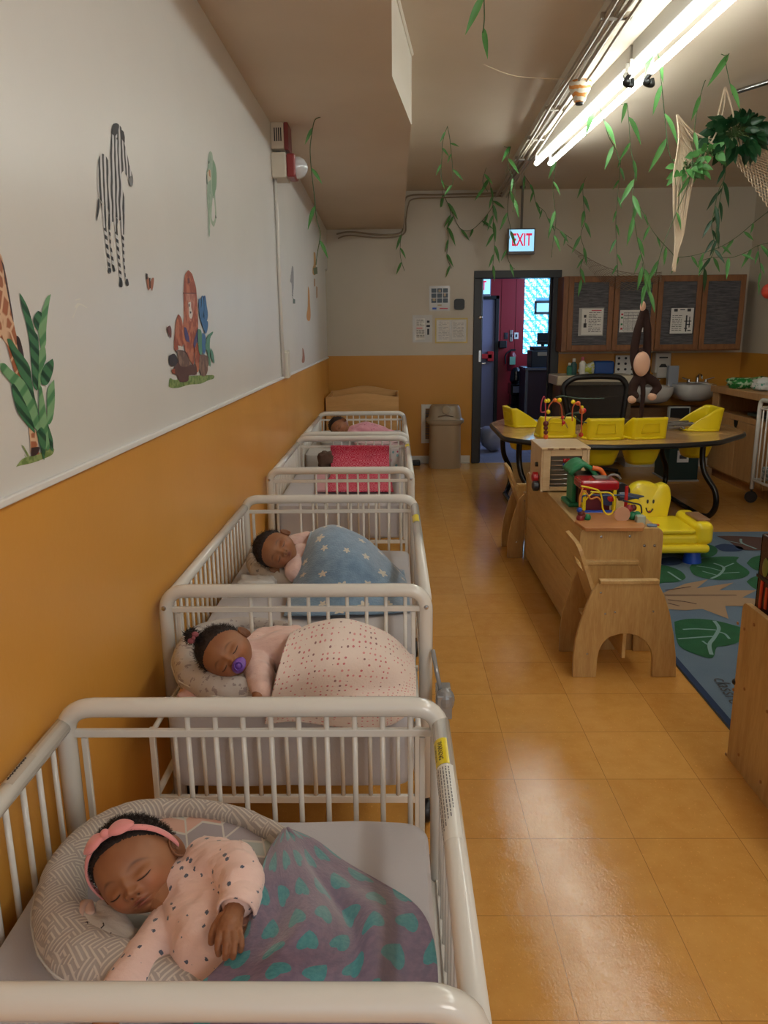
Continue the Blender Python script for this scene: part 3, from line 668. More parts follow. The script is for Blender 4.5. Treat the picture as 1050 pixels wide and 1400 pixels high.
decal('bird_sticker', 'pale green bird wall sticker high to the right of the zebra', [
 (0, ff([(185,122),(208,150),(222,240),(250,300),(272,430),(270,620),(250,720),(262,900),(268,1060),(240,1180),(218,1180),(185,1110),(180,1000),(176,1300),(158,1300),(150,1000),(136,800),(136,560),(128,420),(146,350),(150,220),(165,140)])),
 (1, ff([(216,240),(240,280),(262,380),(268,560),(252,700),(220,760),(205,600),(212,400)])),
 (2, ff([(135,420),(190,380),(196,520),(150,560)])), (3, ff([(158,380),(180,390),(186,500),(166,470)])), (4, ff([(124,440),(138,500),(144,600),(130,580)])), (4, ff([(152,270),(170,250),(172,290),(156,305)])),
 (5, ff([(215,780),(236,820),(250,1040),(225,1120),(200,1060),(205,900)])), (4, ff([(250,1020),(272,1060),(262,1080),(248,1060)])),
], [speckle('bird_pale', (170,190,170), (146,172,150), 40), plain('bird_green', (122,160,128), .5), plain('bird_cream', (210,200,180), .5), plain('bird_orange', (190,130,90), .5), plain('bird_dark', (84,104,92), .5), M['wall_left']])
bb = lambda pts: zo(pts, 0, 150, 2.545)
decal('butterfly_sticker', 'small orange butterfly wall sticker between the zebra and the lion', [
 (0, bb([(507,568),(520,590),(522,600),(530,585),(536,590),(530,630),(524,620),(516,628),(510,600)])), (1, bb([(507,568),(514,572),(514,590),(508,590)])), (1, bb([(519,585),(523,585),(524,622),(520,618)]))], [plain('butterfly', (170,110,84), .5), M['ink']])
decal('twig_sticker', 'faint pale twig wall sticker below the zebra', [
 (0, bb([(258,690),(272,672),(300,686),(300,690),(275,680),(256,722),(253,720),(266,690)])), (0, bb([(262,660),(280,656),(280,660),(262,664)]))], [plain('twig', (236,234,226), .5)])
nl = lambda pts: zo(pts, 320, 130, 3.256)
decal('giraffe_sticker', 'small orange giraffe wall sticker beyond the white conduit, the lowest hanging of the orange ones', [(0, nl([(329,850),(335,870),(338,930),(341,980),(336,1005),(326,1000),(323,980),(328,940)]))], [plain('g_orange', (214,150,70), .5)])
decal('giraffe_sticker', 'small tan giraffe wall sticker next to the hanging vine', [(0, nl([(354,700),(362,705),(364,760),(362,800),(350,795),(350,770),(355,750)])), (1, nl([(352,770),(370,765),(372,795),(356,800)]))], [plain('g_tan', (206,160,96), .5), plain('g_green', (90,110,70), .5)])
decal('leaf_sticker', 'thin brown streak of a wall sticker right of the small tan giraffe', [(0, nl([(366,850),(371,855),(371,900),(366,905)])), (0, nl([(356,815),(361,820),(361,850),(356,852)]))], [plain('g_brown', (190,140,90), .5)])
decal('zebra_sticker', 'tiny dark zebra wall sticker beyond the white conduit', [(0, nl([(258,760),(264,770),(266,830),(262,900),(258,895),(256,840),(250,830),(254,790)])), (1, nl([(262,905),(272,910),(272,928),(262,928)]))], [zb, plain('z_green', (90,110,100), .5)])
decal('deer_sticker', 'tiny reddish deer wall sticker just above the orange paint', [(0, nl([(304,1125),(310,1135),(315,1170),(312,1190),(302,1188),(305,1160)]))], [plain('deer', (170,110,80), .5)])
# ------------------------------------------------------------------ papers and small things on the back wall
def paper(name, label, px0, py0, px1, py1, y, mat, cat='notice', lines=None, th=.002):
    a = atY(px0, py0, y); b = atY(px1, py1, y); w_ = b.x-a.x; h_ = a.z-b.z
    r = root(name, label, cat, (a.x, y, b.z))
    mb = MB(); mb.box(a.x, b.x, y-th, y, b.z, a.z); mb.build('sheet', mat, r)
    if lines:
        for k, (mt, rects) in enumerate(lines):
            mb = MB()
            for (u0, v0, u1, v1) in rects: mb.box(a.x+u0*w_, a.x+u1*w_, y-th-.0006-.0002*k, y-th, a.z-v1*h_, a.z-v0*h_)
            mb.build('print', mt, r)
    return r
random.seed(3)
def textlines(n, u0=.1, u1=.9, v0=.12, v1=.9, t=.35):
    out = []
    for i in range(n):
        v = v0+(v1-v0)*i/n; h = (v1-v0)/n*t; u = u0
        while u < u1:
            w_ = random.uniform(.05, .16); out.append((u, v, min(u+w_, u1), v+h)); u += w_+.03
            if random.random() < .08: break
    return out
plas = plain('sleeve', (206,204,200), .15)
paper('notice', 'laminated photo chart on the back wall, above and left of the thermostat', 587, 391, 615, 425, YB-.002, plas, lines=[(plain('chart_dark', (30,52,66), .3), [(.1+.28*i, .10+.2*j, .34+.28*i, .27+.2*j) for i in range(3) for j in range(3)]), (plain('chart_tan', (170,150,120), .4), [(.16,.5,.3,.6),(.44,.14,.56,.24),(.7,.3,.8,.42),(.4,.74,.6,.8)]), (M['redink'], [(.5,.88,.9,.92)]), (M['blue'], [(.15,.86,.35,.94)])])
paper('notice', 'wrinkled notice in a clear sleeve on the back wall, lower left of the group', 564, 431, 591, 468, YB-.002, plas, lines=[(M['paper'], [(.15,.12,.62,.9)]), (M['ink'], textlines(6,.2,.6,.16,.4)+textlines(5,.2,.6,.55,.85)+[(.72,.2,.86,.28),(.7,.36,.88,.44),(.74,.5,.84,.72)]), (M['redink'], [(.2,.46,.5,.49)])])
paper('notice', 'yellow-edged notice of two sheets on the back wall beside the door frame', 595, 435, 639, 469, YB-.002, plain('notice_yellow', (214,190,110), .4), lines=[(plas, [(.04,.06,.96,.94)]), (M['paper'], [(.07,.1,.44,.92),(.52,.1,.9,.85)]), (plain('faint_ink', (150,150,156), .6), textlines(14,.1,.42,.14,.88,.3)+textlines(12,.55,.88,.15,.8,.3))])
q = atY(628,416,YB-.015); mb = MB(); mb.prism([(p.x, p.y) for p in fillet([(-.055,-.055,0),(.055,-.055,0),(.055,.055,0),(-.055,.055,0)], .028, 6, True)], (q.x, YB, q.z), (1,0,0), (0,0,1), .022); o = mb.build('thermostat', M['black'], bevel=.004); tag(o, 'rounded black wall thermostat left of the door frame', 'thermostat')
a = atY(576,553,YB-.02); b = atY(596,606,YB-.02)
r = root('wall_vent', 'white-framed grey wall vent behind the tan bin', 'vent', (a.x, YB, b.z))
mb = MB(); wv = .235
mb.box(a.x, a.x+.045, YB-.02, YB, b.z, a.z); mb.box(a.x+wv-.045, a.x+wv, YB-.02, YB, b.z, a.z); mb.box(a.x+.0451, a.x+wv-.0451, YB-.019, YB, a.z-.045, a.z-.001); mb.box(a.x+.0451, a.x+wv-.0451, YB-.019, YB, b.z+.001, b.z+.045); mb.build('frame', M['white_plastic'], r, bevel=.003)
mb = MB()
for i in range(18): mb.box(a.x+.045, a.x+wv-.045, YB-.012, YB-.004, b.z+.05+i*(a.z-b.z-.1)/18, b.z+.05+(i+.55)*(a.z-b.z-.1)/18)
mb.build('grille', plain('grille', (110,106,104), .5), r)
mb = MB(); q = atZ(568,632,0.02); mb.box(q.x-.05, q.x+.05, YB-.16, YB-.06, 0, .05); o = mb.build('door_wedge', M['black'], bevel=.01); tag(o, 'small black plug adapter on the floor by the crib row, left of the bin', 'adapter')
# bin
a = atY(585,549,8.05); bx0, bx1 = atY(588,638,8.05).x, atY(631,638,8.05).x; tx0, tx1 = atY(584,576,8.05).x, atY(635,576,8.05).x; zt = atY(600,574,8.05).z
binm = plain('bin_tan', (168,148,122), .45)
r = root('trash_bin', 'tan plastic bin with a swing lid against the orange back wall', 'bin', ((tx0+tx1)/2, 8.2, 0))
mb = MB(); cxb = (tx0+tx1)/2
def ring(w_, d_, z_, n=28, e=3.5): 
    out = []
    for k in range(n):
        t = 2*math.pi*k/n; c, s2 = math.cos(t), math.sin(t); out.append(Vector((cxb+w_*abs(c)**(2/e)*(1 if c > 0 else -1), 8.2+d_*abs(s2)**(2/e)*(1 if s2 > 0 else -1), z_)))
    return out
def loft(mb, rings, m=0, capb=True, capt=True):
    n = len(rings[0]); vs = [p for rr in rings for p in rr]; fs = [(i*n+k, i*n+(k+1) % n, (i+1)*n+(k+1) % n, (i+1)*n+k) for i in range(len(rings)-1) for k in range(n)]
    if capb: fs.append(tuple(range(n-1, -1, -1)))
    if capt: fs.append(tuple((len(rings)-1)*n+k for k in range(n)))
    mb.add(vs, fs, m)
wb, wt = (bx1-bx0)/2, (tx1-tx0)/2
loft(mb, [ring(wb, .13, 0.0), ring(wb+.005, .135, .02), ring(wt-.03, .15, zt-.06), ring(wt-.01, .16, zt-.05), ring(wt-.01,.16, zt-.03)]); mb.build('body', binm, r, smooth='auto')
mb = MB(); loft(mb, [ring(wt+.005, .165, zt-.035), ring(wt+.005, .165, zt-.01), ring(wt-.012, .15, zt+.0), ring(wt-.022, .145, zt+.02), ring(wt-.035,.13,zt+.11), ring(wt-.05,.11,zt+.14)]); mb.build('lid', plain('bin_lid', (160,142,118), .4), r, smooth='auto')
mb = MB(); q = atY(610,559,8.06); mb.cyl((q.x, 8.07, q.z), (q.x, 8.035, q.z-.01), .042, 20); mb.build('button', plain('btn', (190,178,156), .4), r)
mb = MB(); mb.tube([(cxb-.08, 8.06, zt+.03), (cxb, 8.05, zt+.05), (cxb+.08, 8.06, zt+.03)], .006); mb.build('lid_seam', plain('seam', (110,96,78), .5), r)
# wooden changing box in the far left corner
r = root('changing_table', 'plywood changing table with arched ends in the far left corner', 'changing table', (-.32, 8.0, 0))
L_, R_ = XL+.015, .046
def arch(z0, z1, hump, xa, xb, n=20): return [(xa, z0), (xb, z0), (xb, z1)] + [(xb+(xa-xb)*i/n, z1+hump*math.sin(math.pi*i/n)**2) for i in range(1, n)] + [(xa, z1)]
zf = atY(545,541,7.62).z
mb = MB(); mb.prism(arch(.05, zf-.01, .035, L_, R_), (0, 7.64, 0), (1,0,0), (0,0,1), .02); mb.build('front_panel', M['ply'], r, bevel=.003)
mb = MB(); mb.prism(arch(.3, zf-.0, .05, L_, R_), (0, 8.32, 0), (1,0,0), (0,0,1), .02); mb.build('back_panel', M['ply'], r, bevel=.003)
for xx in (L_, R_-.02): mb = MB(); mb.box(xx, xx+.02, 7.64, 8.32, .05, zf-.01); mb.build('side_panel', M['ply'], r, bevel=.003)
mb = MB(); mb.box(L_+.02, R_-.02, 7.64, 8.3, zf-.14, zf-.12); mb.box(L_+.02, R_-.02, 7.64, 8.3, .1, .12); mb.build('shelf', M['ply'], r)
# ------------------------------------------------------------------ wall cabinet with four doors
yc = 8.10
r = root('wall_cabinet', 'long oak wall cabinet with four grey-panelled doors on the back wall', 'cabinet', (2.7, 8.25, 1.2))
a = atY(772,379,yc); b = atY(1014,477,yc); c = atY(1022,375,yc)
x0, x1, z0, z1 = a.x, (b.x+c.x)/2, b.z, a.z
mb = MB(); mb.box(x0-.0, x1, yc+.02, YB, z0-.015, z1+.01); mb.build('body', M['oak'], r, bevel=.004)
dark = Mat('grey_panel', rough=.45); v, x, y, z = dark.coords(); n = dark.noise(dark.vec(x*2.2, y, z*22), 3.2, 5, .7); dark.col(dark.mix(n.step(.32, .72), sr(52,52,58), sr(104,102,106)))
edges = [atY(p, 430, yc).x for p in (776, 838.5, 897.5, 958, 1017)]
for i in range(4):
    xa, xb = edges[i]+.004, edges[i+1]-.004; st = .052
    mb = MB(); mb.box(xa, xa+st, yc, yc+.022, z0, z1); mb.box(xb-st, xb, yc, yc+.022, z0, z1); mb.box(xa+st, xb-st, yc, yc+.022, z0, z0+st); mb.box(xa+st, xb-st, yc, yc+.022, z1-st, z1)
    dd = mb.build('door', M['oak'], r, bevel=.003)
    mb = MB(); mb.box(xa+st-.002, xb-st+.002, yc+.01, yc+.018, z0+st, z1-st); o = mb.build('panel', dark, dd); o.parent = dd; o.matrix_parent_inverse = Matrix.Identity(4)
docs = [((792,421,824,459), 'printed notice on the leftmost cabinet door'), ((848,424,879,454), 'colour table notice on the second cabinet door behind the monkey'), ((917,420,947,457), 'notice with drawings on the third cabinet door')]
for k, ((p0, p1, p2, p3), lab) in enumerate(docs):
    if k == 0: ln = [(plain('sleeve2', (176,174,172), .3), [(.0,.0,1,1)]), (M['paper'], [(.12,.04,.97,.96)]), (M['ink'], textlines(12,.4,.9,.16,.9,.3)+[(.2,.25,.3,.35),(.2,.55,.32,.7),(.25,.4,.28,.6)]), (M['redink'], [(.5,.08,.9,.11)])]
    if k == 1: ln = [(M['ink'], [(.16, .1+.14*i, .92, .115+.14*i) for i in range(7)]+[(.16+.19*i,.1,.17+.19*i,.95) for i in range(5)]), (M['green'], [(.05,.3,.13,.38),(.05,.6,.13,.68)]), (M['redink'], [(.05,.15,.13,.23),(.05,.8,.13,.88)]), (plain('fnt', (150,150,156), .6), textlines(12,.2,.9,.13,.92,.3))]
    if k == 2: ln = [(M['ink'], [(0,0,1,.03),(0,.97,1,1),(0,0,.03,1),(.97,0,1,1)]+textlines(9,.1,.5,.3,.9,.3)+[(.66,.3,.72,.9),(.8,.35,.84,.75),(.6,.5,.9,.53),(.7,.62,.86,.66),(.62,.76,.74,.8),(.76,.84,.9,.88),(.15,.06,.3,.16),(.7,.06,.85,.16),(.4,.08,.6,.11)])]
    paper('notice', lab, p0, p1, p2, p3, yc-.001, M['paper'], lines=ln, th=.0015)
# ------------------------------------------------------------------ counter zone along the back wall
yk = 7.95
cab = M['cabinet_wood']
r = root('counter', 'pale counter with brown base boards behind the mesh chair', 'counter', (2.2, 8.2, 0))
zc_ = atY(770,514,yk).z; xa = atY(762,520,yk).x; xb = atY(868,520,yk).x
mb = MB(); mb.box(xa-.0, xb, yk, YB-.006, zc_-.10, zc_); mb.build('worktop', plain('worktop', (206,196,172), .35), r, bevel=.012)
mb = MB(); mb.box(xa+.05, xb-.02, yk+.06, YB-.02, .12, zc_-.10); mb.box(xa+.04, xb-.01, yk+.045, yk+.06, .30, .52); mb.box(xa+.04, xb-.01, yk+.045, yk+.06, .56, .76); mb.build('base', wood('brown_base', (122,98,72), (96,76,54), axis='z'), r, bevel=.004)
x2a = atY(868,600,yk).x; x2b = atY(965,600,yk).x
r = root('sink_cabinet', 'brown base cabinet under the two sinks', 'cabinet', (3.0, 8.2, 0))
mb = MB(); mb.box(xb+.01, XR-.01, 8.16, YB-.02, .10, .62); mb.box(xb+.01, XR, 8.13, 8.16, .10, .2); mb.build('body', wood('brown_base2', (132,92,54), (104,70,40), axis='x'), r, bevel=.004)
mb = MB(); mb.box(xb+.0, XR-.01, 8.1, YB-.02, .0, .09); mb.build('plinth', M['white_plastic'], r)
def sink(label, px0, px1, py0, py1, yf, fx):
    a = atY(px0, py0, yf); b = atY(px1, py1, yf); w_ = b.x-a.x
    r = root('sink', label, 'sink', (a.x+w_/2, yf, b.z), group='wall sinks')
    cx = a.x+w_/2; hw = w_/2; dp = (YB-yf)/2; cy = (YB+yf)/2
    prof = []
    def rg(k, z_): return [Vector((cx+hw*k*abs(math.cos(t))**.6*(1 if math.cos(t) > 0 else -1), cy+dp*k*abs(math.sin(t))**.6*(1 if math.sin(t) > 0 else -1), z_)) for t in [2*math.pi*i/32 for i in range(32)]]
    mb = MB(); h = a.z-b.z
    loft(mb, [rg(.55, b.z), rg(.8, b.z+h*.15), rg(.96, b.z+h*.5), rg(1, b.z+h*.85), rg(.99, a.z), rg(.84, a.z-.004), rg(.78, a.z-.03), rg(.6, a.z-.09), rg(.2, a.z-.10)])
    mb.build('basin', plain('porcelain', (206,204,200), .15, coat=.5), r, smooth='auto')
    q = Vector((fx, YB-.1, a.z)); mb = MB()
    mb.lathe([(.022,0),(.018,.03),(.014,.07),(.0001,.08)], q); mb.tube(spline([q+Vector((0,0,.05)), q+Vector((0,-.04,.09)), q+Vector((0,-.10,.08)), q+Vector((0,-.12,.05))]), .011)
    for s2 in (-1, 1): mb.lathe([(.02,0),(.016,.035),(.0001,.04)], q+Vector((.09*s2,0,0))); mb.tube([q+Vector((.09*s2,0,.03)), q+Vector((.17*s2,-.02,.055))], .007)
    mb.box(q.x-.11, q.x+.11, q.y-.02, q.y+.02, a.z-.002, a.z+.01)
    mb.build('faucet', M['steel'], r, smooth='auto')
sink('white wall sink behind the hanging monkey', 868, 926, 530, 553, 7.95, atY(881,520,8.3).x)
sink('white wall sink next to the light wood cupboard', 931, 985, 527, 550, 7.95, atY(955,520,8.3).x)
def bx(name, label, cat, px0, py0, px1, py1, y, dep, mat, bev=.008, **kw): return hall_box(name, label, cat, px0, py0, px1, py1, y, dep, mat, bev, **kw)
# dispenser
a = atY(897,482,8.3); b = atY(916,517,8.3)
r = root('towel_dispenser', 'white paper towel dispenser with a dark window on the orange wall', 'dispenser', (a.x, 8.3, b.z))
mb = MB(); mb.box(a.x, b.x, 8.3, YB, b.z+.05, a.z); mb.box(a.x+.02, b.x-.02, 8.29, YB, b.z, b.z+.12); mb.build('case', plain('dispenser_white', (190,184,176), .35), r, bevel=.015)
cx = (a.x+b.x)/2; mb = MB(); mb.prism([(-.045,0),(.045,0),(.04,.025),(.02,.05),(-.02,.05),(-.04,.025)], (cx, 8.298, b.z+.10), (1,0,0), (0,0,1), .004); mb.box(cx-.045, cx+.045, 8.296, 8.3, a.z-.06, a.z-.045); mb.build('window', M['black'], r)
o = bx('wall_chart', 'pale chart with dark dots standing behind the counter', 'chart', 842, 486, 868, 516, 8.38, .01, M['paper'], bev=.002)
mb = MB()
a = atY(842,486,8.377); b = atY(868,516,8.377)
for i in range(3):
    for j in range(4): mb.cyl((a.x+(i+.5)*(b.x-a.x)/3, 8.379, a.z-(j+.5)*(a.z-b.z)/4), (a.x+(i+.5)*(b.x-a.x)/3, 8.375, a.z-(j+.5)*(a.z-b.z)/4), .014, 10)
mb.build('dots', M['ink'], o)
o.children[0].matrix_parent_inverse = Matrix.Identity(4)
# bottles and diaper pack on the counter
def bottle(label, px, py0, py1, rr, mat, capm, y=8.1):
    t = atY(px, py0, y); r = root('bottle', label, 'bottle', (t.x, y, zc_), group='bottles on the counter')
    h = t.z-zc_; mb = MB(); mb.lathe([(rr*.9,0),(rr,.01),(rr,h*.65),(rr*.5,h*.78),(rr*.4,h*.82)], (t.x, y, zc_)); mb.build('body', mat, r, smooth='auto')
    mb = MB(); mb.lathe([(rr*.5,h*.80),(rr*.5,h),(.0001,h)], (t.x, y, zc_)); mb.build('cap', capm, r, smooth='auto')
bottle('green and white bottle, leftmost on the back counter', 779, 496, 512, .028, plain('bg', (60,130,110), .3), M['white_plastic'])
bottle('tall dark green bottle with a white cap on the back counter', 785, 490, 512, .032, plain('bg2', (40,84,84), .3), M['white_plastic'])
bottle('white bottle with a red band beside the tall green one on the back counter', 797, 488, 512, .034, M['white_plastic'], plain('bpink', (190,90,100), .4))
a = atY(793,494,8.05); b = atY(840,512,8.05)
r = root('diaper_pack', 'white, yellow and blue diaper pack lying on the back counter', 'package', (a.x, 8.05, zc_))
dp = Mat('pack_print', rough=.3); v, x, y, z = dp.coords(); n = dp.noise(v, 26, 2); dp.col(dp.mix(n.step(.48, .56), sr(210,214,206), sr(196,200,70)))
n2 = (x-a.x)/(b.x-a.x)
dpb = plain('pack_blue', (18,70,140), .3)
mb = MB(); w_ = b.x-a.x; h = a.z-zc_
loft(mb, [[Vector((a.x+u*w_, 8.12+.07*math.cos(t)*k, zc_+h*.5*(k if k>.5 else .6)+h*.5*math.sin(t)*k)) for t in [2*math.pi*i/16 for i in range(16)]] for u, k in ((0,.15),(.08,.5),(.2,.75),(.42,.98))]); mb.build('front_half', dp, r, smooth=True)
mb = MB(); mb.box(a.x+.42*w_, b.x, 8.05, 8.2, zc_, a.z); mb.build('blue_half', dpb, r, bevel=.025)
# green bin and laptop like box under the sinks
a = atY(917,596,7.3); b = atY(955,637,7.3)
r = root('storage_bin', 'dark green storage bin with a white label under the table', 'storage bin', (a.x, 7.3, b.z))
mb = MB(); mb.box(a.x, b.x, 7.3, 7.7, 0, a.z); mb.build('bin', plain('bin_green', (24,52,48), .4), r, bevel=.01)
mb = MB(); mb.box(a.x+(b.x-a.x)*.27, a.x+(b.x-a.x)*.65, 7.297, 7.3, a.z*.42, a.z*.68); mb.build('label_card', M['paper'], r)
mb = MB(); mb.box(a.x+(b.x-a.x)*.34, a.x+(b.x-a.x)*.58, 7.2955, 7.297, a.z*.5, a.z*.58); mb.build('print', M['ink'], r)
mb = MB(); mb.box(a.x-.01, b.x+.01, 7.29, 7.71, -.0, .015); mb.build('rim', plain('rimgrey', (150,150,146), .5), r)
a = atY(915,556,7.9); b = atY(943,575,7.9)
r = root('framed_screen', 'dark screen with a pale rim under the sinks', 'screen', (a.x, 7.9, b.z))
mb = MB(); mb.box(a.x, b.x, 7.9, 7.95, .45, a.z); mb.build('frame', plain('rim_pale', (170,176,172), .4), r, bevel=.004)
mb = MB(); mb.box(a.x+.015, b.x-.015, 7.895, 7.9, .47, a.z-.015); mb.build('panel', M['black'], r)
mb = MB(); mb.box(a.x+.03, b.x-.03, 7.91, 8.1, .09, .45); mb.build('base', M['black'], r)
o = bx('file_rack', 'clear upright rack of cards beside the first sink', 'rack', 915, 500, 926, 537, 8.2, .06, plain('rack_blue', (150,156,166), .2), bev=.003)
# ------------------------------------------------------------------ light wood cupboard at the right
XC = 3.12; yb_, yn_ = 7.62, 6.46
r = root('cupboard', 'light wood cupboard along the right wall with an open display slot', 'cupboard', (3.4, 7.0, 0))
ztop = .885
mb = MB(); mb.box(XC+.02, XR, yn_, yb_, .08, .64); mb.box(XC+.02, XR, yn_, yb_, ztop-.03, ztop); mb.box(XC+.02, XR, yb_-.03, yb_, .64, ztop-.03); mb.box(XR-.03, XR, yn_, yb_, .64, ztop-.03); mb.box(XC+.02, XR, yn_, yn_+.03, .64, ztop-.03); mb.build('body', cab, r, bevel=.003)
mb = MB(); mb.box(XC-.02, XC+.02, yn_-.02, yb_+.01, ztop-.055, ztop+.004); mb.box(XC, XC+.02, yb_-.14, yb_, .62, ztop-.05); mb.box(XC, XC+.02, yn_, yb_, .615, .66); mb.build('face_frame', cab, r, bevel=.003)
for (ya, yb2) in ((yn_+.01, (yn_+yb_)/2-.003), ((yn_+yb_)/2+.003, yb_-.01)):
    mb = MB(); mb.box(XC, XC+.02, ya, yb2, .10, .612); mb.build('door', cab, r, bevel=.004)
q = atX(1007,563,XC-.005); mb = MB(); mb.prism([(-.04,.035),(.04,.035),(.035,0),(0,-.05),(-.035,0)], (XC-.004, q.y, .58), (0,-1,0), (0,0,1), -.01); mb.build('handle', M['black'], r)
mb = MB(); mb.box(XC+.05, XR, yn_+.02, yb_-.02, 0, .08); mb.build('plinth', M['maple_dark'], r)
mb = MB(); mb.box(XC+.1, XC+.4, yn_+.15, yn_+.6, .66, .685); o = mb.build('folder', plain('folder', (36,52,48), .5), bevel=.003); tag(o, 'dark green folder lying in the display slot of the cupboard', 'folder')
# packs on the cupboard
def crumple(name, c, sx, sy, sz, mat, parent, seed, M3=None):
    mb = MB(); mb.ball((0,0,0), 1, seg=24, rings=16); o = mb.build(name, mat, parent, smooth=True)
    for vv_ in o.data.vertices:
        p = vv_.co.copy(); p = Vector([math.copysign(abs(t)**.6, t) for t in p]); k = 1+.3*noise.noise(p*2.2+Vector((seed,0,0)))+.12*noise.noise(p*7+Vector((seed,3,0)))
        p = Vector((p.x*sx*k, p.y*sy*k, p.z*sz*k)); vv_.co = (M3 @ p if M3 else p) + Vector(c)
    return o
q = atX(1000,519,3.2); r = root('wipes_pack', 'crumpled green wipes pack on top of the light wood cupboard', 'package', (3.35, q.y, ztop))
gp = Mat('green_pack', rough=.25); v, x, y, z = gp.coords(); gp.col(gp.mix(gp.noise(v, 22, 2).step(.5, .6), sr(40,130,60), sr(180,210,170)))
crumple('wrapper', (3.35, 7.3, ztop+.045), .22, .12, .05, gp, r, 1)
r = root('diaper_stack', 'white and teal diapers heaped on the light wood cupboard beside the green pack', 'diapers', (3.4, 7.0, ztop))
wp_ = Mat('diaper', rough=.7); v, x, y, z = wp_.coords(); wp_.col(wp_.mix(wp_.noise(v, 30, 2).step(.55, .62), sr(206,206,204), sr(70,150,130)))
crumple('diaper', (3.38, 7.05, ztop+.05), .12, .10, .055, M['sheet_white'], r, 5); crumple('diaper', (3.45, 6.86, ztop+.06), .12, .12, .07, wp_, r, 8); crumple('diaper', (3.3, 6.98, ztop+.035), .08, .1, .035, wp_, r, 11)
# ------------------------------------------------------------------ kidney table with built-in toddler seats
zt = .66
r = root('toddler_table', 'long wood-topped feeding table with black edge and five yellow built-in seats', 'table', (1.7, 6.0, 0))
outl = [atZ(690,598,zt), atZ(770,607.5,zt), atZ(850,608.5,zt), atZ(930,606,zt), atZ(983,602.5,zt), atZ(1020,591.5,zt)]
pl = [(p.x, p.y) for p in outl]
pl = [(.83, 6.62)] + pl + [(2.76, 6.35), (2.45, 6.95), (2.2,6.95), (1.95,6.45), (1.45,6.45), (1.2,6.95), (1.0, 6.95)]
fl = [(p.x, p.y) for p in fillet([(x, y, 0) for x, y in pl], .10, 4, True)]
tt = wood('table_top', (196,156,110), (172,132,88), axis='x', rough=.16)
mb = MB(); mb.prism(fl, (0,0,zt-.006), (1,0,0), (0,1,0), .008); mb.build('tabletop', tt, r)
mb = MB(); mb.prism(fl, (0,0,zt-.035), (1,0,0), (0,1,0), .029); mb.tube([(x, y, zt-.018) for x, y in fl], .019, 8, closed=True); mb.build('edge_band', M['black'], r, smooth='auto')
def legset(xx, ya, yb2, dx):
    for yy, s2 in ((ya, 1), (yb2, -1)):
        mb = MB(); mb.tube(spline([(xx-.03, yy+.05*s2, zt-.04), (xx-.03, yy+.05*s2, .48), (xx-.01, yy+.02*s2, .36), (xx+.05, yy-.04*s2, .24), (xx+.06, yy-.05*s2, .12), (xx+.03, yy-.01*s2, .04), (xx, yy+.08*s2, .022)], 6), .022, 10); mb.build('leg', M['blackgloss'], r, smooth=True)
    mb = MB(); mb.tube([(xx, ya+.05, .022), (xx, yb2-.05, .022)], .02, 10); mb.build('foot_bar', M['blackgloss'], r, smooth=True)
legset(2.37, 5.75, 6.75, 1); legset(.98, 5.75, 6.75, 1); 
mb = MB(); mb.box(1.5, 2.0, 6.1, 6.4, zt-.1, zt-.04); mb.build('crossbar', M['black'], r)
def seat(px, py_base, ang, y=None, sc=1.0):
    p = atZ(px, py_base, zt+.004); c, s2 = math.cos(ang), math.sin(ang)
    MM = Matrix.Translation(p) @ Matrix.Rotation(ang, 4, 'Z') @ Matrix.Scale(sc, 4)
    mb = MB(); T = lambda v_: MM @ Vector(v_)
    w_ = .135
    # back shell, wings, rim flange, bucket
    def shell(u, v):
        # u along the U from left wing end, round the back, to right wing end
        s_ = (u-.5)*2
        if abs(s_) < .45: x_ = s_/.45*w_*.92; y_ = .0; h = .155
        else: k_ = (abs(s_)-.45)/.55; x_ = math.copysign(w_*(.92+.08*min(1, k_*3)), s_); y_ = .22*k_; h = .155*(1-k_)**.8+.012
        return T((x_*(1-.03*v), y_-.025*(v)*(1 if abs(s_) < .5 else .3), h*v))
    n0 = len(mb.v); mb.grid(shell, 41, 9)
    def bucket(u, v):
        a_ = u*2*math.pi; k_ = 1-.35*v**1.5
        ex = lambda t: math.copysign(abs(t)**.6, t)
        return T((ex(math.cos(a_))*w_*k_, .11+ex(math.sin(a_))*.115*k_, -.19*v**.9+.0))
    mb.grid(bucket, 33, 8, closeu=True); b0 = len(mb.v)
    mb.add([bucket(i/33, 1) for i in range(33)], [tuple(range(33))])
    st = mb.build('seat', M['yellow'], r, smooth=True, solid=.012)
    mb = MB()
    mb.tube([T((math.copysign(abs(math.cos(a_))**.6, math.cos(a_))*(w_+.012), .11+math.copysign(abs(math.sin(a_))**.6, math.sin(a_))*.127, .006)) for a_ in [2*math.pi*i/40 for i in range(40)]], .010, 6, closed=True); o = mb.build('rim', M['yellow'], st, smooth=True); o.matrix_parent_inverse = Matrix.Identity(4)
    if abs(px-827) > 3: q0 = None
    mb = MB(); q0, q1, q2, q3 = (-.07,.045),(.07,.045),(.06,.115),(-.06,.115)
    mb.tube([T((x_, -.012-z_*.17, z_)) for x_, z_ in (q0, q1, q2, q3)], .0035, 6, closed=True); o = mb.build('back_emboss', M['yellow'], st, smooth=True); o.matrix_parent_inverse = Matrix.Identity(4)
    mb = MB()
    for s_ in (-1, 1): mb.tube(spline([T((s_*.10, .02, .02)), T((s_*.06, .14, .03)), T((s_*.01, .24, .015))], 5), .006, 6)
    o = mb.build('strap', plain('strap_pink', (190,150,120), .7), st, smooth=True); o.matrix_parent_inverse = Matrix.Identity(4)
seat(827, 601, R(0)); seat(887, 600, R(10)); seat(973, 586, R(88), sc=1.12); seat(762, 598, R(-3)); 
q = atZ(697, 581, zt); seat(697, 582, R(-80), sc=1.0)
mb = MB(); q = atZ(892,590,zt+.01)
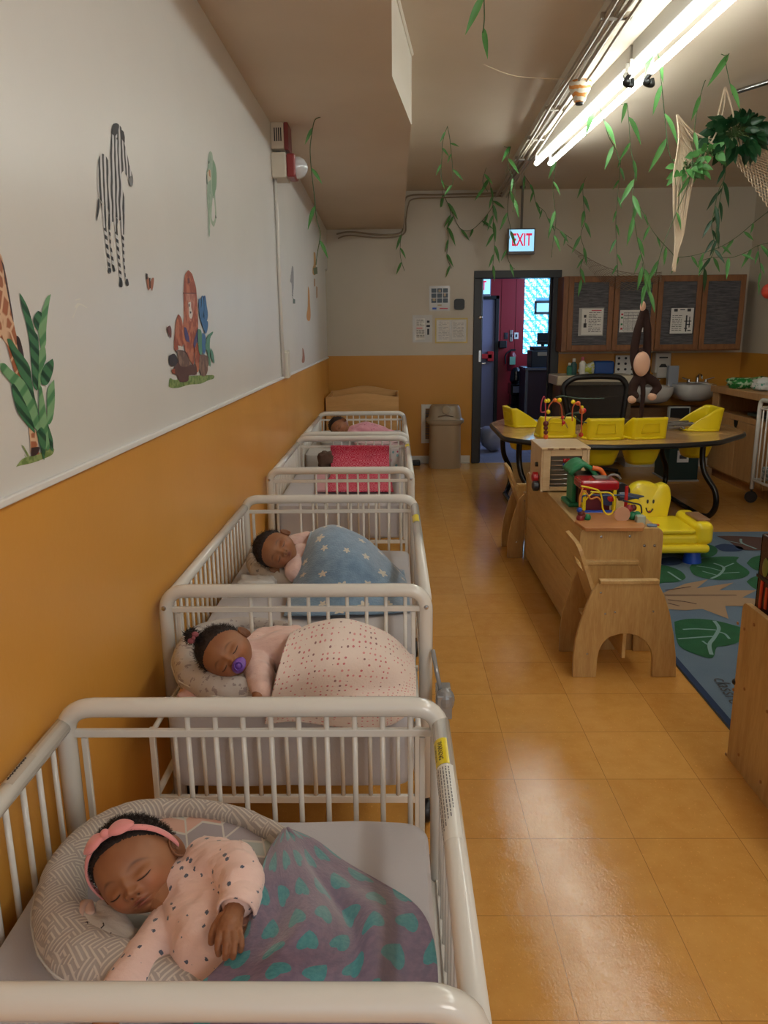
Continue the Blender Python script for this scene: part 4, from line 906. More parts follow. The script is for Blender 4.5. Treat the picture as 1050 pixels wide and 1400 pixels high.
# harness webbing heap by the right seats
rr_ = root('harness_straps', 'grey tangle of harness straps lying on the table between the right seats', 'straps', atZ(925,588,zt+.01))
random.seed(5)
for k in range(5):
    mb = MB(); base = atZ(925,586,zt+.012); P_ = [base+Vector((random.uniform(-.12,.14), random.uniform(-.1,.16), random.uniform(0,.05))) for _ in range(6)]; mb.tube(spline(P_, 5), .007, 6, flat=(1,.3)); mb.build('strap', plain('webbing', (120,112,104), .8), rr_, smooth=True)
# ------------------------------------------------------------------ black mesh office chair
r = root('office_chair', 'black mesh-back office chair behind the yellow seats', 'office chair', (1.9, 7.3, 0))
yy = 7.25
fr = [atY(px, py, yy) for px, py in ((782,598),(775,560),(768,528),(785,516),(820,514),(850,516),(858,528),(853,560),(847,598))]
mb = MB(); mb.tube(fillet([fr[0], fr[1], fr[2], fr[3], fr[4], fr[5], fr[6], fr[7], fr[8]], .12, 5), .026, 10); mb.tube([fr[0], fr[8]], .024, 10); mb.build('back_frame', M['black'], r, smooth=True)
ms = Mat('mesh_fabric', sr(24,24,26), .7); v, x, y, z = ms.coords(); g_ = ((x*160).fract()-.5).abs().gt(.2).max(((z*160).fract()-.5).abs().gt(.2)); ms.alpha(g_*.25+.6)
mb = MB(); F_ = lambda u, v_: fr[0].lerp(fr[8], u)*(1-v_)+ (fr[2]*.9+fr[3]*.1).lerp(fr[6]*.9+fr[5]*.1, u)*v_ + Vector((0,.05*math.sin(math.pi*u),.03*v_))
mb.grid(F_, 12, 10); mb.build('mesh_back', ms, r, smooth=True)
mb = MB(); cx = (fr[0].x+fr[8].x)/2
bp = [atY(px, py, yy-.03) for px, py in ((770,592),(785,582),(815,579),(842,583),(854,592),(852,602),(776,602))]
mb.prism([(p.x, p.z) for p in bp], (0, yy-.06, 0), (1,0,0), (0,0,1), -.04); mb.build('lumbar_pad', M['black'], r, bevel=.01)
mb = MB(); mb.lathe([(.20,0),(.25,.03),(.25,.07),(.2,.09),(.0001,.09)], (cx, yy+.25, .44), 24); mb.build('seat', M['black'], r, smooth='auto')
mb = MB(); mb.cyl((cx, yy+.25, .08), (cx, yy+.25, .44), .03)
for k in range(5): a_ = k*2*math.pi/5; mb.tube([(cx, yy+.25, .11), (cx+.3*math.cos(a_), yy+.25+.3*math.sin(a_), .07)], .02); mb.ball((cx+.3*math.cos(a_), yy+.25+.3*math.sin(a_), .03), .03)
mb.build('base', M['black'], r, smooth='auto')
mb = MB(); mb.cyl((cx, yy+.05, .44), (cx, yy-.0, .6), .03); mb.build('back_post', M['black'], r)
# ------------------------------------------------------------------ low shelf unit (seen from behind)
sx0, sx1, sy0, sy1, sh = .838, 1.19, 3.33, 4.76, .575
r = root('low_shelf', 'low maple shelf unit seen from behind with toys on top', 'shelf unit', ((sx0+sx1)/2, 4.05, 0))
def rrect(x0, x1, z0, z1, rad): return [(p.x, p.y) for p in fillet([(x0,z0,0),(x1,z0,0),(x1,z1,0),(x0,z1,0)], [.005,.005,rad,rad], 5, True)]
for yy, nm in ((sy0, 'end_panel'), (sy1-.02, 'end_panel')):
    mb = MB(); mb.prism(rrect(sx0-.008, sx1+.01, .0, sh+.006, .035), (0, yy+.02, 0), (1,0,0), (0,0,1), .02); e_ = mb.build(nm, M['maple'], r, bevel=.002)
    if yy == sy0:
        for px, py in ((822,734),(861,733),(881,746),(895,746)): q = atY(px, py, sy0); bolt((q.x, sy0, q.z), .007, 'X', 90, M['steel'], e_)
mb = MB(); mb.box(sx0, sx0+.012, sy0+.02, sy1-.02, .03, .295); mb.build('back_board', M['maple_x'], r, bevel=.002)
mb = MB(); mb.box(sx0, sx0+.012, sy0+.02, sy1-.02, .30, sh-.012); mb.build('back_board', M['maple_x'], r, bevel=.002)
mb = MB(); mb.box(sx0, sx1, sy0+.02, sy1-.02, sh-.016, sh); mb.build('top', wood('maple_top', (196,164,112), (178,140,88), axis='y'), r, bevel=.002)
mb = MB(); mb.box(sx0+.012, sx1, sy0+.02, sy1-.02, .28, .296); mb.box(sx0+.012, sx1, sy0+.02, sy1-.02, .03, .046); mb.box((sx0+sx1)/2, sx1, 4.04, 4.055, .05, sh-.02); mb.build('shelf', M['maple_x'], r)
# ------------------------------------------------------------------ toddler cube chairs
def cube_chair(label, off):
    r = root('toddler_chair', label, 'chair', (.95+off[0], 3.17+off[1], 0), group='arched maple toddler chairs')
    O = Vector(off)
    pz = lambda x, y: atY(650+x/3.5, 640+y/3.5, 3.04)
    out = [(465,998),(468,900),(480,820),(500,745),(530,660),(560,590),(590,556),(878,556),(905,610),(930,690),(950,800),(960,900),(961,998),(845,998),(847,905),(838,868),(815,830),(785,806),(740,794),(690,794),(645,808),(612,835),(592,872),(583,915),(577,998)]
    poly = [(pz(x, y).x, max(0, pz(x, y).z)) for x, y in out]
    poly[0] = (poly[0][0], 0); poly[-1] = (poly[-1][0], 0); poly[12] = (poly[12][0], 0); poly[13] = (poly[13][0], 0)
    for yy in (3.04, 3.31):
        mb = MB(); mb.prism(poly, (O.x, yy+.018+O.y, 0), (1,0,0), (0,0,1), .018); e_ = mb.build('side_panel', M['maple'], r, bevel=.003)
        if yy == 3.04:
            for x, y in ((600,597),(621,698),(667,690),(850,686),(535,890)): q = pz(x, y); bolt((q.x+O.x, 3.04+O.y, q.z), .005, 'X', 90, M['steel'], e_)
        mb = MB(); a = pz(597,535).x; b = pz(880,535).x
        mb.box(a+O.x, b+O.x, yy-.006+O.y, yy+.026+O.y, poly[6][1], poly[6][1]+.018); mb.build('arm_rail', M['maple_x'], r, bevel=.003)
    # leaning backrest with hand slot
    b0 = pz(585,570); zt0 = atY(500+150, 742, 3.04)
    top = atY(792, 741, 3.1); bot = Vector((b0.x+.0, 3.1, b0.z-.16))
    ux = Vector((0,1,0)); uy = Vector((top.x-.02-bot.x-.03, 0, top.z-bot.z)); L = uy.length; uy = uy.normalized()
    o_ = Vector((bot.x+.03+O.x, 3.055+O.y, bot.z))
    W_ = .255; hz0, hz1 = L*.60, L*.72
    def pan(y0_, y1_, z0_, z1_, rad=(0,0,0,0)): mb.prism([(p.x, p.y) for p in fillet([(y0_,z0_,0),(y1_,z0_,0),(y1_,z1_,0),(y0_,z1_,0)], list(rad), 5, True)], o_, ux, uy, .016)
    mb = MB(); outer = fillet([(0,0,0),(W_,0,0),(W_,L,0),(0,L,0)], [.002,.002,.06,.06], 6, True)
    pan(0, W_, 0, hz0, (.001,)*4); pan(0, .07, hz0, hz1, (.001,)*4); pan(W_-.07, W_, hz0, hz1, (.001,)*4); pan(0, W_, hz1, L, (.001,.001,.06,.06))
    mb.build('backrest', M['maple_x'], r, bevel=.002)
    sx_a = poly[6][0]+.0; mb = MB(); mb.box(sx_a+O.x-.01, poly[7][0]+O.x-.01, 3.058+O.y, 3.31+O.y, .20, .216); mb.box(sx_a+O.x+.12, sx_a+O.x+.135, 3.058+O.y, 3.31+O.y, .0+.08, .2); mb.build('seat', M['maple_x'], r, bevel=.002)
cube_chair('arched maple toddler chair in front of the near end of the low shelf', (0,0,0))
cube_chair('arched maple toddler chair at the far end of the low shelf, mostly hidden', (-.025,1.76,0))
# ------------------------------------------------------------------ right-hand shelf with a dark book rack
r = root('low_shelf', 'low maple shelf unit cut off by the right edge, nearest the camera', 'shelf unit', (1.5, 1.9, 0))
zr_ = .572
mb = MB(); mb.prism(rrect(-2.42, -1.0, .0, zr_, .03), (1.165, 0, 0), (0,-1,0), (0,0,1), -.018) if False else None
pts_ = rrect(1.02, 2.415, .0, zr_, .03)
mb.prism(pts_, (1.150, 0, 0), (0,1,0), (0,0,1), .018); e_ = mb.build('end_panel', M['maple'], r, bevel=.003)
for px, py in ((1009,852),(1018,860),(1031,854),(1003,943),(1018,942),(993,1031),(1010,1032),(1040,1069),(1049,973)):
    q = atX(px, py, 1.15); bolt((1.15, q.y, q.z), .006, 'Y', -90, M['maple_dark'], e_)
mb = MB(); mb.box(1.168, 1.9, 2.38, 2.395, .03, zr_-.04); mb.build('back_board', M['maple_x'], r)
mb = MB(); mb.box(1.168, 1.9, 1.04, 2.38, zr_-.05, zr_-.034); mb.box(1.168, 1.9, 1.04, 2.38, .05, .066); mb.box(1.168, 1.9, 1.04, 2.38, .3, .316); mb.build('shelf', M['maple_x'], r)
mb = MB(); mb.prism(pts_, (1.9, 0, 0), (0,1,0), (0,0,1), .018); mb.build('end_panel', M['maple'], r, bevel=.003)
mb = MB(); mb.ball((1.155, 2.42, .28), .012); mb.build('knob', M['black'], r)
q = atY(1035,846,2.2); qt = atY(1046,723,2.2)
r = root('crate', 'dark red crate of orange and green shapes on the shelf at the right edge', 'crate', (q.x+.1, 2.2, zr_))
x0 = q.x+.085; ht = .27; zb0 = zr_-.034
mb = MB(); mb.box(x0, x0+.4, 2.2, 2.22, zb0, zb0+ht); mb.box(x0, x0+.012, 2.22, 2.4, zb0, zb0+ht); mb.box(x0, x0+.4, 2.385, 2.4, zb0, zb0+ht); mb.box(x0, x0+.4, 2.2, 2.4, zb0, zb0+.01); mb.build('case', Mat('crate_dark', sr(60,14,18), .25).m, r, bevel=.005)
mb = MB()
for k in range(6): mb.box(x0+.03+k*.05, x0+.045+k*.05, 2.194, 2.2, zb0+.03+.01*(k % 2), zb0+.11+.01*(k % 3))
for k in range(5): mb.box(x0-.004, x0, 2.21+k*.036, 2.222+k*.036, zb0+.03+.01*(k % 2), zb0+.11+.012*(k % 3))
mb.build('shape_print', plain('crate_orange', (200,70,36), .4), r)
mb = MB()
for k in range(3): mb.ball((x0+.05+k*.1, 2.197, zb0+.17), .03, sc=(1,.15,1.3)); mb.ball((x0-.002, 2.23+k*.06, zb0+.17), .024, sc=(.12,.8,1.3))
mb.build('shape_print', plain('crate_green', (110,120,50), .4), r)
mb = MB(); mb.box(x0-.003, x0+.4, 2.197, 2.2, zb0+.125, zb0+.135); mb.box(x0-.003, x0, 2.2, 2.4, zb0+.125, zb0+.135); mb.build('rib', M['black'], r)
# ------------------------------------------------------------------ rug
r = root('rug', 'blue play rug with green leaves and a tan sunburst on the floor', 'rug', (2.3, 3.6, 0))
rg = Mat('rug_blue', sr(90,112,134), .95); v, x, y, z = rg.coords(); rg.col(rg.mix(rg.noise(v, 5, 4), sr(80,102,126), sr(104,122,138))).bump(rg.noise(v, 300, 2), .5, .004)
rgn = Mat('rug_green', sr(30,100,66), .95); v, x, y, z = rgn.coords(); rgn.col(rgn.mix(rgn.noise(v, 12, 4), sr(18,72,44), sr(34,98,62))).bump(rgn.noise(v, 300, 2), .5, .004)
rgl = plain('rug_vein', (120,150,150), .95); rgt = plain('rug_tan', (150,124,98), .95); rgk = plain('rug_brown', (78,52,48), .95); rgd = plain('rug_navy', (30,50,84), .95)
rx0, ry1 = 1.235, 5.385
def gp_(px, py, e=0): p = atZ(px, py, .012+e); return (p.x, p.y, .012+e)
mb = MB(); mb.box(rx0, 3.4, 2.44, ry1, 0, .010)
lay = []
def zr(pts, ox=640, oy=520, s=2.561): return [(ox+x/s, oy+y/s) for x, y in pts]
def patch(m, pts, lev, s=True):
    P_ = [gp_(px, py, lev*.0003) for px, py in pts]
    if s: P_ = [tuple(p) for p in spline(P_+[P_[0]], 4)[:-1]]
    n0 = len(mb.v); mb.poly(P_, m)
patch(1, zr([(722,845),(760,836),(810,835),(870,842),(940,860),(990,880),(950,915),(900,930),(870,935),(855,972),(800,960),(745,935),(728,900)]), 1)
patch(1, zr([(775,655),(800,630),(860,618),(945,618),(940,635),(985,670),(960,692),(900,698),(840,695),(790,680)]), 1)
patch(1, zr([(660,650),(690,648),(740,665),(762,690),(735,705),(690,708),(660,706)]), 1)
patch(1, zr([(700,590),(740,570),(800,566),(860,580),(873,600),(850,618),(800,620),(740,612)]), 1)
patch(1, zr([(975,640),(1000,618),(1060,612),(1120,640),(1080,665),(1010,665)]), 1)
patch(1, zr([(975,705),(1000,688),(1060,682),(1080,730),(1010,732)]), 1)
patch(4, zr([(870,545),(940,545),(1050,552),(1130,570),(1080,590),(1000,595),(950,590),(915,565)]), 1)
patch(5, zr([(862,580),(900,572),(960,585),(950,598),(890,597)]), 1); patch(5, zr([(672,625),(720,618),(756,632),(730,646),(680,645)]), 1)
patch(3, zr([(680,745),(760,712),(840,697),(800,728),(930,708),(880,735),(1010,735),(960,760),(1050,770),(990,790),(900,790),(912,835),(820,800),(760,805),(690,800)]), 1, False)
def vein(pts, w_, m=2, lev=3):
    P_ = spline([gp_(px, py, lev*.0004) for px, py in zr(pts)], 5)
    for a_, b_ in zip(P_[:-1], P_[1:]):
        d_ = (b_-a_); n_ = Vector((-d_.y, d_.x, 0)).normalized()*w_; mb.add([a_-n_, b_-n_, b_+n_, a_+n_], [(0,1,2,3)], m)
vein([(862,842),(878,868),(862,900),(845,925),(852,960)], .009); vein([(752,872),(800,870),(868,874)], .006); vein([(735,905),(800,900),(860,896)], .006); vein([(876,880),(900,888),(915,905)], .006); vein([(838,925),(820,912)], .005)
vein([(860,640),(895,655),(880,680),(850,694)], .008); vein([(800,650),(840,655),(890,668)], .005); vein([(895,655),(930,640)], .005); vein([(890,675),(950,672)], .005); vein([(820,668),(870,682)],.005)
vein([(830,580),(820,600),(800,612)], .008); vein([(760,590),(800,600)], .005); vein([(700,670),(730,690),(745,700)], .007)
vein([(955,555),(960,570),(1010,590)], .008); vein([(900,560),(960,572)], .005)
for pts in ([(690,735),(740,728),(780,722)], [(690,752),(800,752),(940,752)], [(700,768),(760,775),(800,783)], [(700,780),(740,790)]): vein(pts, .005, 4, 4)
# border and the lettering in the corner
for a_, b_ in (((rx0, 2.44), (rx0+.028, ry1)),): mb.box(a_[0], b_[0], a_[1], b_[1], .0095, .0115, 5)
o1 = gp_(994,946); 
put_text(mb, 'classroom', .085, (1.345, 2.83, .0125), (-.10, -.995, 0), (.995, -.10, 0), 6)
o = mb.build('pile', [rg, rgn, rgl, rgt, rgk, rgd, M['ink']], r)
# ------------------------------------------------------------------ toys on the low shelf
T0 = sh
r = root('activity_cube', 'wooden activity cube with bead wires on top, at the far end of the low shelf', 'toy', (.92, 4.3, T0))
cx0, cx1, cy0, cy1 = .80, 1.06, 4.14, 4.47; ch = .235
hw = wood('cube_wood', (222,196,156), (206,176,132), axis='x')
mb = MB(); t_ = .014
for yy in (cy0, cy1-t_):
    mb.box(cx0+.01, cx0+.05, yy, yy+t_, T0, T0+ch); mb.box(cx1-.04, cx1-.01, yy, yy+t_, T0, T0+ch); mb.box(cx0+.05, cx1-.04, yy, yy+t_, T0, T0+.03); mb.box(cx0+.05, cx1-.04, yy, yy+t_, T0+ch-.035, T0+ch)
mb.box(cx0, cx0+t_, cy0+.005, cy1, T0, T0+ch); mb.box(cx1-t_, cx1, cy0-.005, cy1, T0, T0+ch); mb.box(cx0, cx1, cy0, cy1, T0, T0+.012)
mb.build('frame', hw, r, bevel=.003)
mb = MB(); mb.box(cx0-.004, cx1+.004, cy0-.006, cy1+.004, T0+ch, T0+ch+.014); mb.build('lid', hw, r, bevel=.004)
mb = MB()
for k in range(4): mb.box(cx0+.03+k*.06, cx0+.062+k*.06, cy0-.0075, cy0-.002, T0+ch+.001, T0+ch+.011)
mb.build('slots', plain('slot_brown', (140,104,70), .5), r, bevel=.002)
mb = MB()
for k in range(6): mb.cyl((cx0+.05, cy0+.012, T0+.045+k*.026), (cx1-.04, cy0+.012, T0+.045+k*.026), .004, 8)
mb.build('rods', M['steel'], r, smooth=True)
mb = MB(); mb.box(cx0+.05, cx1-.04, cy0+.03, cy0+.035, T0+.03, T0+ch-.035); mb.build('mirror_panel', plain('backboard', (120,112,100), .3), r)
for k, mt in ((5,'red'),(4,'blue')):
    mb = MB()
    for i in range(7): mb.lathe([(.004,-.006),(.011,-.003),(.011,.003),(.004,.006)], (cx0+.125+i*.013, cy0+.012, T0+.045+k*.026), 12, M=Matrix.Rotation(R(90), 3, 'Y'))
    mb.build('abacus_beads', M[mt], r, smooth=True)
mb = MB(); 
for k in range(7): mb.box(cx1-.001, cx1+.003, cy0+.01+.0*k, cy0+.02, T0+.02+k*.03, T0+.035+k*.03); mb.box(cx1-.001, cx1+.004, cy0+.05+k*.035, cy0+.07+k*.035, T0+.02, T0+.2)
mb.build('side_slots', plain('slot_green', (60,90,70), .5), r)
mb = MB(); mb.lathe([(.012,-.02),(.03,-.012),(.03,.012),(.012,.02)], (cx0-.02, cy0+.06, T0+.075), 14, M=Matrix.Rotation(R(90), 3, 'Y')); mb.build('gear', M['red'], r, smooth='auto')
mb = MB(); mb.lathe([(.012,-.02),(.03,-.012),(.03,.012),(.012,.02)], (cx0-.02, cy0+.04, T0+.03), 14, M=Matrix.Rotation(R(90), 3, 'Y')); mb.build('gear', M['darkframe'], r, smooth='auto')
mb = MB(); mb.lathe([(.012,-.01),(.014,.0),(.012,.01)], (cx0-.005, cy0+.1, T0+.14), 14, M=Matrix.Rotation(R(90), 3, 'Y')); mb.build('knob', M['black'], r)
tz = T0+ch+.014
def wirepx(pts, y, rr=.0035): return spline([atY(px, py, y) for px, py in pts], 6)
def z7(pts): return [(720+x/4.565, 520+y/4.565) for x, y in pts]
def z8(pts): return [(650+x/4.2, 540+y/4.2) for x, y in pts]
for k, (mt, pts, yy) in enumerate([('redwire', [(403,250),(402,160),(402,60),(395,8),(380,40),(376,95),(400,98)], 4.22), ('orangewire', [(500,178),(498,120),(490,60),(455,35),(425,60),(418,95)], 4.3), ('orangewire', [(608,232),(610,150),(610,95),(590,45),(560,70),(556,150)], 4.2), ('greenwire', [(404,95),(470,10),(600,20),(740,20)], 4.35), ('greenwire', [(510,140),(530,110),(600,105),(630,95),(560,110),(600,150),(640,160)], 4.3), ('yellowwire', [(410,170),(440,130),(500,140),(530,190)], 4.35)]):
    mb = MB(); mb.tube(wirepx(z8(pts), yy), .0035, 6); mb.build('bead_wire', {'redwire': plain('wr', (180,60,80), .4), 'orangewire': plain('wo', (200,90,50), .4), 'greenwire': plain('wg', (40,70,50), .4), 'yellowwire': plain('wy', (190,160,80), .4)}[mt], r, smooth=True)
for (x, y, rr, mt) in ((418,33,.012,'yellow'),(406,35,.011,'yellow'),(456,30,.012,'orange'),(482,30,.013,'yellow'),(418,97,.012,'yellow'),(561,40,.012,'yellow'),(590,48,.013,'orange'),(611,72,.011,'yellow'),(612,92,.017,'orange'),(622,90,.014,'red'),(404,165,.016,'maroon'),(404,190,.013,'maroon'),(404,215,.013,'maroon'),(404,240,.014,'orange'),(606,228,.013,'red'),(500,130,.01,'red'),(506,160,.010,'red')):
    if mt == 'maroon': M.setdefault('maroon', plain('maroon', (100,36,36), .35))
    px, py = z8([(x, y)])[0]; q = atY(px, py, 4.22); mb = MB(); mb.ball(q, rr, seg=12, rings=8); mb.build('bead', M[mt], r, smooth=True)
# green house toy
r = root('toy_house', 'green and brown toy house on the low shelf in front of the activity cube', 'toy', (.97, 3.85, T0))
gx, gy = .885, 3.80
mb = MB(); mb.box(gx-.01, gx+.17, gy-.02, gy+.16, T0, T0+.02); mb.box(gx+.01, gx+.03, gy, gy+.13, T0+.02, T0+.15); mb.build('base', M['green'], r, bevel=.006)
mb = MB(); mb.box(gx+.03, gx+.145, gy+.01, gy+.13, T0+.02, T0+.16); mb.build('walls', plain('toy_brown', (72,44,32), .4), r, bevel=.004)
mb = MB()
for k in range(4): mb.box(gx+.04+k*.027, gx+.055+k*.027, gy-.002, gy+.012, T0+.02, T0+.155)
mb.build('planks', plain('toy_brown2', (120,72,44), .4), r, bevel=.003)
mb = MB()
rf = lambda u, v_: Vector((gx-.005+.17*u, gy-.02+.18*v_, T0+.155+.07*math.sin(math.pi*min(1, u*1.1+.05))-.03*u + .006*noise.noise(Vector((u*6, v_*6, 0)))))
mb.grid(rf, 16, 12); mb.build('roof', M['green'], r, smooth=True, solid=.02)
mb = MB(); mb.tube(spline([(gx+.10, gy-.02, T0+.20), (gx+.14, gy-.025, T0+.19), (gx+.165, gy-.025, T0+.15)]), .012); mb.build('roof_edge', M['orange'], r, smooth=True)
# red and yellow bead maze toy on a wooden board
r = root('wooden_board', 'wooden toy board with hexagonal front at the near end of the low shelf', 'board', (.98, 3.48, T0))
pts = [atZ(*p, T0+.015) for p in ((786,712),(800,722),(880,722),(882,717),(866,700),(800,698))]
mb = MB(); mb.prism([(p.x, p.y) for p in pts], (0,0,T0), (1,0,0), (0,1,0), .015); mb.build('base', wood('board', (196,136,80), (172,112,60), axis='x'), r, bevel=.003)
wmats = {'y': M['yellow'], 'o': plain('w_orange', (214,140,60), .35), 'b': plain('w_blue', (50,80,120), .35), 'g': plain('w_navy', (30,44,60), .35)}
for mt, pts, yy in (('y', [(340,660),(400,672),(450,690),(470,740),(475,800),(500,835),(530,830),(548,790),(545,730),(515,702),(460,700),(400,695)], 3.42), ('o', [(335,775),(345,700),(370,700),(400,740),(440,730),(468,760),(470,800)], 3.45), ('b', [(345,760),(350,725),(400,715),(480,720),(600,718),(700,738)], 3.5), ('y', [(350,790),(370,745),(420,700),(470,705)], 3.48), ('g', [(600,750),(660,765),(710,780),(718,830)], 3.45), ('o', [(330,790),(330,730),(345,690),(350,670)], 3.42)):
    mb = MB(); mb.tube(wirepx(z7(pts), yy), .0038, 6); mb.build('bead_wire', wmats[mt], r, smooth=True)
mb = MB(); q = atY(*z7([(626,660)])[0], 3.5); mb.cyl((q.x, 3.5, T0+.015), q, .008); mb.build('post', M['red'], r)
for x, y, rr, mt in ((340,830,.017,'maroon'),(335,858,.019,'redball'),(352,848,.014,'maroon'),(380,855,.016,'green'),(378,885,.017,'green'),(575,835,.013,'redball'),(640,800,.018,'redball'),(640,830,.014,'green'),(665,795,.016,'maroon'),(660,845,.02,'green'),(690,840,.018,'green'),(710,895,.013,'maroon'),(330,810,.013,'blue'),(672,860,.014,'green')):
    M.setdefault('redball', plain('redball', (150,50,56), .3)); px, py = z7([(x, y)])[0]; q = atY(px, py, 3.46); mb = MB(); mb.ball(q, rr, seg=14, rings=10); mb.build('bead', M[mt], r, smooth=True)
q = atY(*z7([(708,872)])[0], 3.42); mb = MB(); mb.box(q.x-.02, q.x+.02, 3.40, 3.44, q.z-.022, q.z+.022); mb.build('block', plain('blockgrey', (176,186,170), .4), r, bevel=.004)
q = atY(*z7([(596,836)])[0], 3.44); mb = MB(); mb.lathe([(.0001,-.004),(.036,-.004),(.036,.004),(.0001,.004)], q, 24, M=Matrix.Rotation(R(90), 3, 'X')); mb.build('disc', plain('discw', (206,160,130), .4), r)
r = root('activity_toy', 'red-topped activity toy with yellow posts behind the wooden board', 'toy', (1.02, 3.66, T0))
a = atY(*z7([(340,640)])[0], 3.62); b = atY(*z7([(580,690)])[0], 3.62)
mb = MB(); mb.box(a.x, b.x, 3.62, 3.78, b.z-.0, a.z+.008); mb.build('top', Mat('toy_red', sr(170,20,34), .2, coat=.5).m, r, bevel=.014)
mb = MB(); mb.box(a.x+.08, b.x-.04, 3.66, 3.74, a.z+.008, a.z+.014); mb.tube(spline([(a.x+.13,3.66,a.z+.01),(a.x+.15,3.66,a.z+.028),(a.x+.18,3.66,a.z+.028),(a.x+.2,3.66,a.z+.01)]), .006); mb.build('top_detail', plain('toygrey', (120,116,110), .4), r)
for xx in (a.x+.012, b.x-.028): mb = MB(); mb.box(xx, xx+.018, 3.625, 3.65, T0, b.z+.005); mb.build('post', M['yellow'], r, bevel=.004)
mb = MB(); mb.box(a.x+.03, b.x-.03, 3.66, 3.75, T0, b.z); mb.build('core', plain('core_red', (110,22,30), .4), r, bevel=.006)
mb = MB(); mb.lathe([(.0001,-.02),(.035,-.018),(.035,.018),(.0001,.02)], (a.x+.14, 3.65, T0+.075), 20, M=Matrix.Rotation(R(90), 3, 'X')); mb.build('wheel', plain('wheel_blue', (50,60,100), .35), r)
mb = MB(); mb.lathe([(.0001,-.025),(.016,-.02),(.018,.02),(.0001,.025)], (a.x+.15, 3.645, T0+.08), 14, M=Matrix.Rotation(R(90), 3, 'X')); mb.build('hub', M['red'], r)
mb = MB(); mb.box(a.x+.02, b.x-.02, 3.6, 3.64, T0, T0+.02); mb.build('foot', M['blue'], r, bevel=.006)
mb = MB(); mb.lathe([(.0001,-.02),(.04,-.02),(.04,.02),(.0001,.02)], (b.x+.03, 3.7, T0+.10), 20, M=Matrix.Rotation(R(90), 3, 'X')); mb.build('side_drum', M['black'], r)
mb = MB(); q1 = atY(*z7([(640,725)])[0], 3.6); mb.lathe([(.02,-.05),(.022,-.02),(.012,.03),(.003,.07)], q1, 12, M=Matrix.Rotation(R(90), 3, 'Y')); mb.build('drill', plain('drillgrey', (60,70,90), .4), r)
q = atZ(*z7([(782,905)])[0], T0+.005); mb = MB(); mb.lathe([(.0001,0),(.022,0),(.024,.008),(.0001,.012)], (q.x, q.y, T0)); mb.box(q.x+.005, q.x+.035, q.y+.005, q.y+.02, T0, T0+.008, 1); tag(mb.build('toy_magnifier', [plain('magblue', (120,140,170), .2), M['orange']], smooth='auto'), 'small blue disc toy at the near right corner of the low shelf', 'toy')
# ------------------------------------------------------------------ smiling yellow toddler armchair
r = root('smiling_chair', 'yellow plastic toddler armchair with a smiling face on its back', 'chair', (1.75, 4.9, 0))
ym = Mat('chair_yellow', sr(246,222,44), .3, coat=.3)
yC = 4.98
fpx = lambda x, y: atY(650+x/3.5, 640+y/3.5, yC)
ctrl = [(735,100),(762,76),(802,65),(845,70),(868,80),(882,77),(905,72),(928,92),(934,140),(925,190),(914,240),(905,300),(800,320),(740,300),(732,250),(728,180),(728,130)]
P_ = spline([fpx(x, y) for x, y in ctrl]+[fpx(*ctrl[0])], 4)[:-1]
mb = MB(); k = len(P_); c = sum(P_, Vector())/k
rings = []
for sc_, dy in ((.80,-.035),(.93,-.028),(.99,-.012),(1,.01),(.99,.05),(.9,.08),(.6,.085)): rings.append([Vector((c.x+(p.x-c.x)*sc_, yC+dy, c.z+(p.z-c.z)*sc_)) for p in P_])
loft(mb, rings); 
mb.build('back', ym, r, smooth='auto')
for x in (815, 843): q = fpx(x, 158); mb = MB(); mb.ball((q.x, yC-.038, q.z+.006), .010, sc=(.7,.35,1.35)); mb.build('eye', M['ink'], r, smooth=True)
mb = MB()
q0, q1, q2, q3 = fpx(808,184), fpx(816,203), fpx(830,203), fpx(841,188)
mb.tube(spline([Vector((q.x, yC-.036, q.z)) for q in (q0, q1, q2, q3)]), .0045, 6); mb.build('smile', M['ink'], r, smooth=True)
mb = MB(); q = fpx(824,206); mb.ball((q.x, yC-.036, q.z+.004), .014, sc=(1,.25,.6)); mb.build('mouth', M['red'], r, smooth=True)
sx = fpx(820,285).x
mb = MB(); mb.box(1.50, 1.88, 4.60, 5.0, .13, .205); mb.build('seat', ym, r, bevel=.03)
mb = MB(); mb.box(1.52, 1.86, 4.60, 4.98, .205, .235); mb.build('cushion', ym, r, bevel=.014)
mb = MB(); mb.box(1.86, 1.975, 4.60, 5.0, .13, .275); mb.build('armrest', ym, r, bevel=.04)
mb = MB(); mb.box(1.40, 1.50, 4.62, 5.0, .13, .275); mb.build('armrest', ym, r, bevel=.04)
mb = MB(); mb.box(1.44, 1.95, 4.58, 5.02, .085, .14); mb.build('base', ym, r, bevel=.025)
mb = MB(); mb.box(1.88, 1.965, 4.66, 4.86, .272, .288); mb.build('arm_panel', plain('toy_tan', (150,112,84), .4), r, bevel=.006)
for xx, yy in ((1.55,4.62),(1.87,4.66),(1.52,4.98),(1.87,5.0)): mb = MB(); mb.lathe([(.058,0),(.055,.02),(.042,.085),(.03,.09),(.0001,.09)], (xx, yy, .01), 18); mb.build('leg', M['blue'], r, smooth='auto')
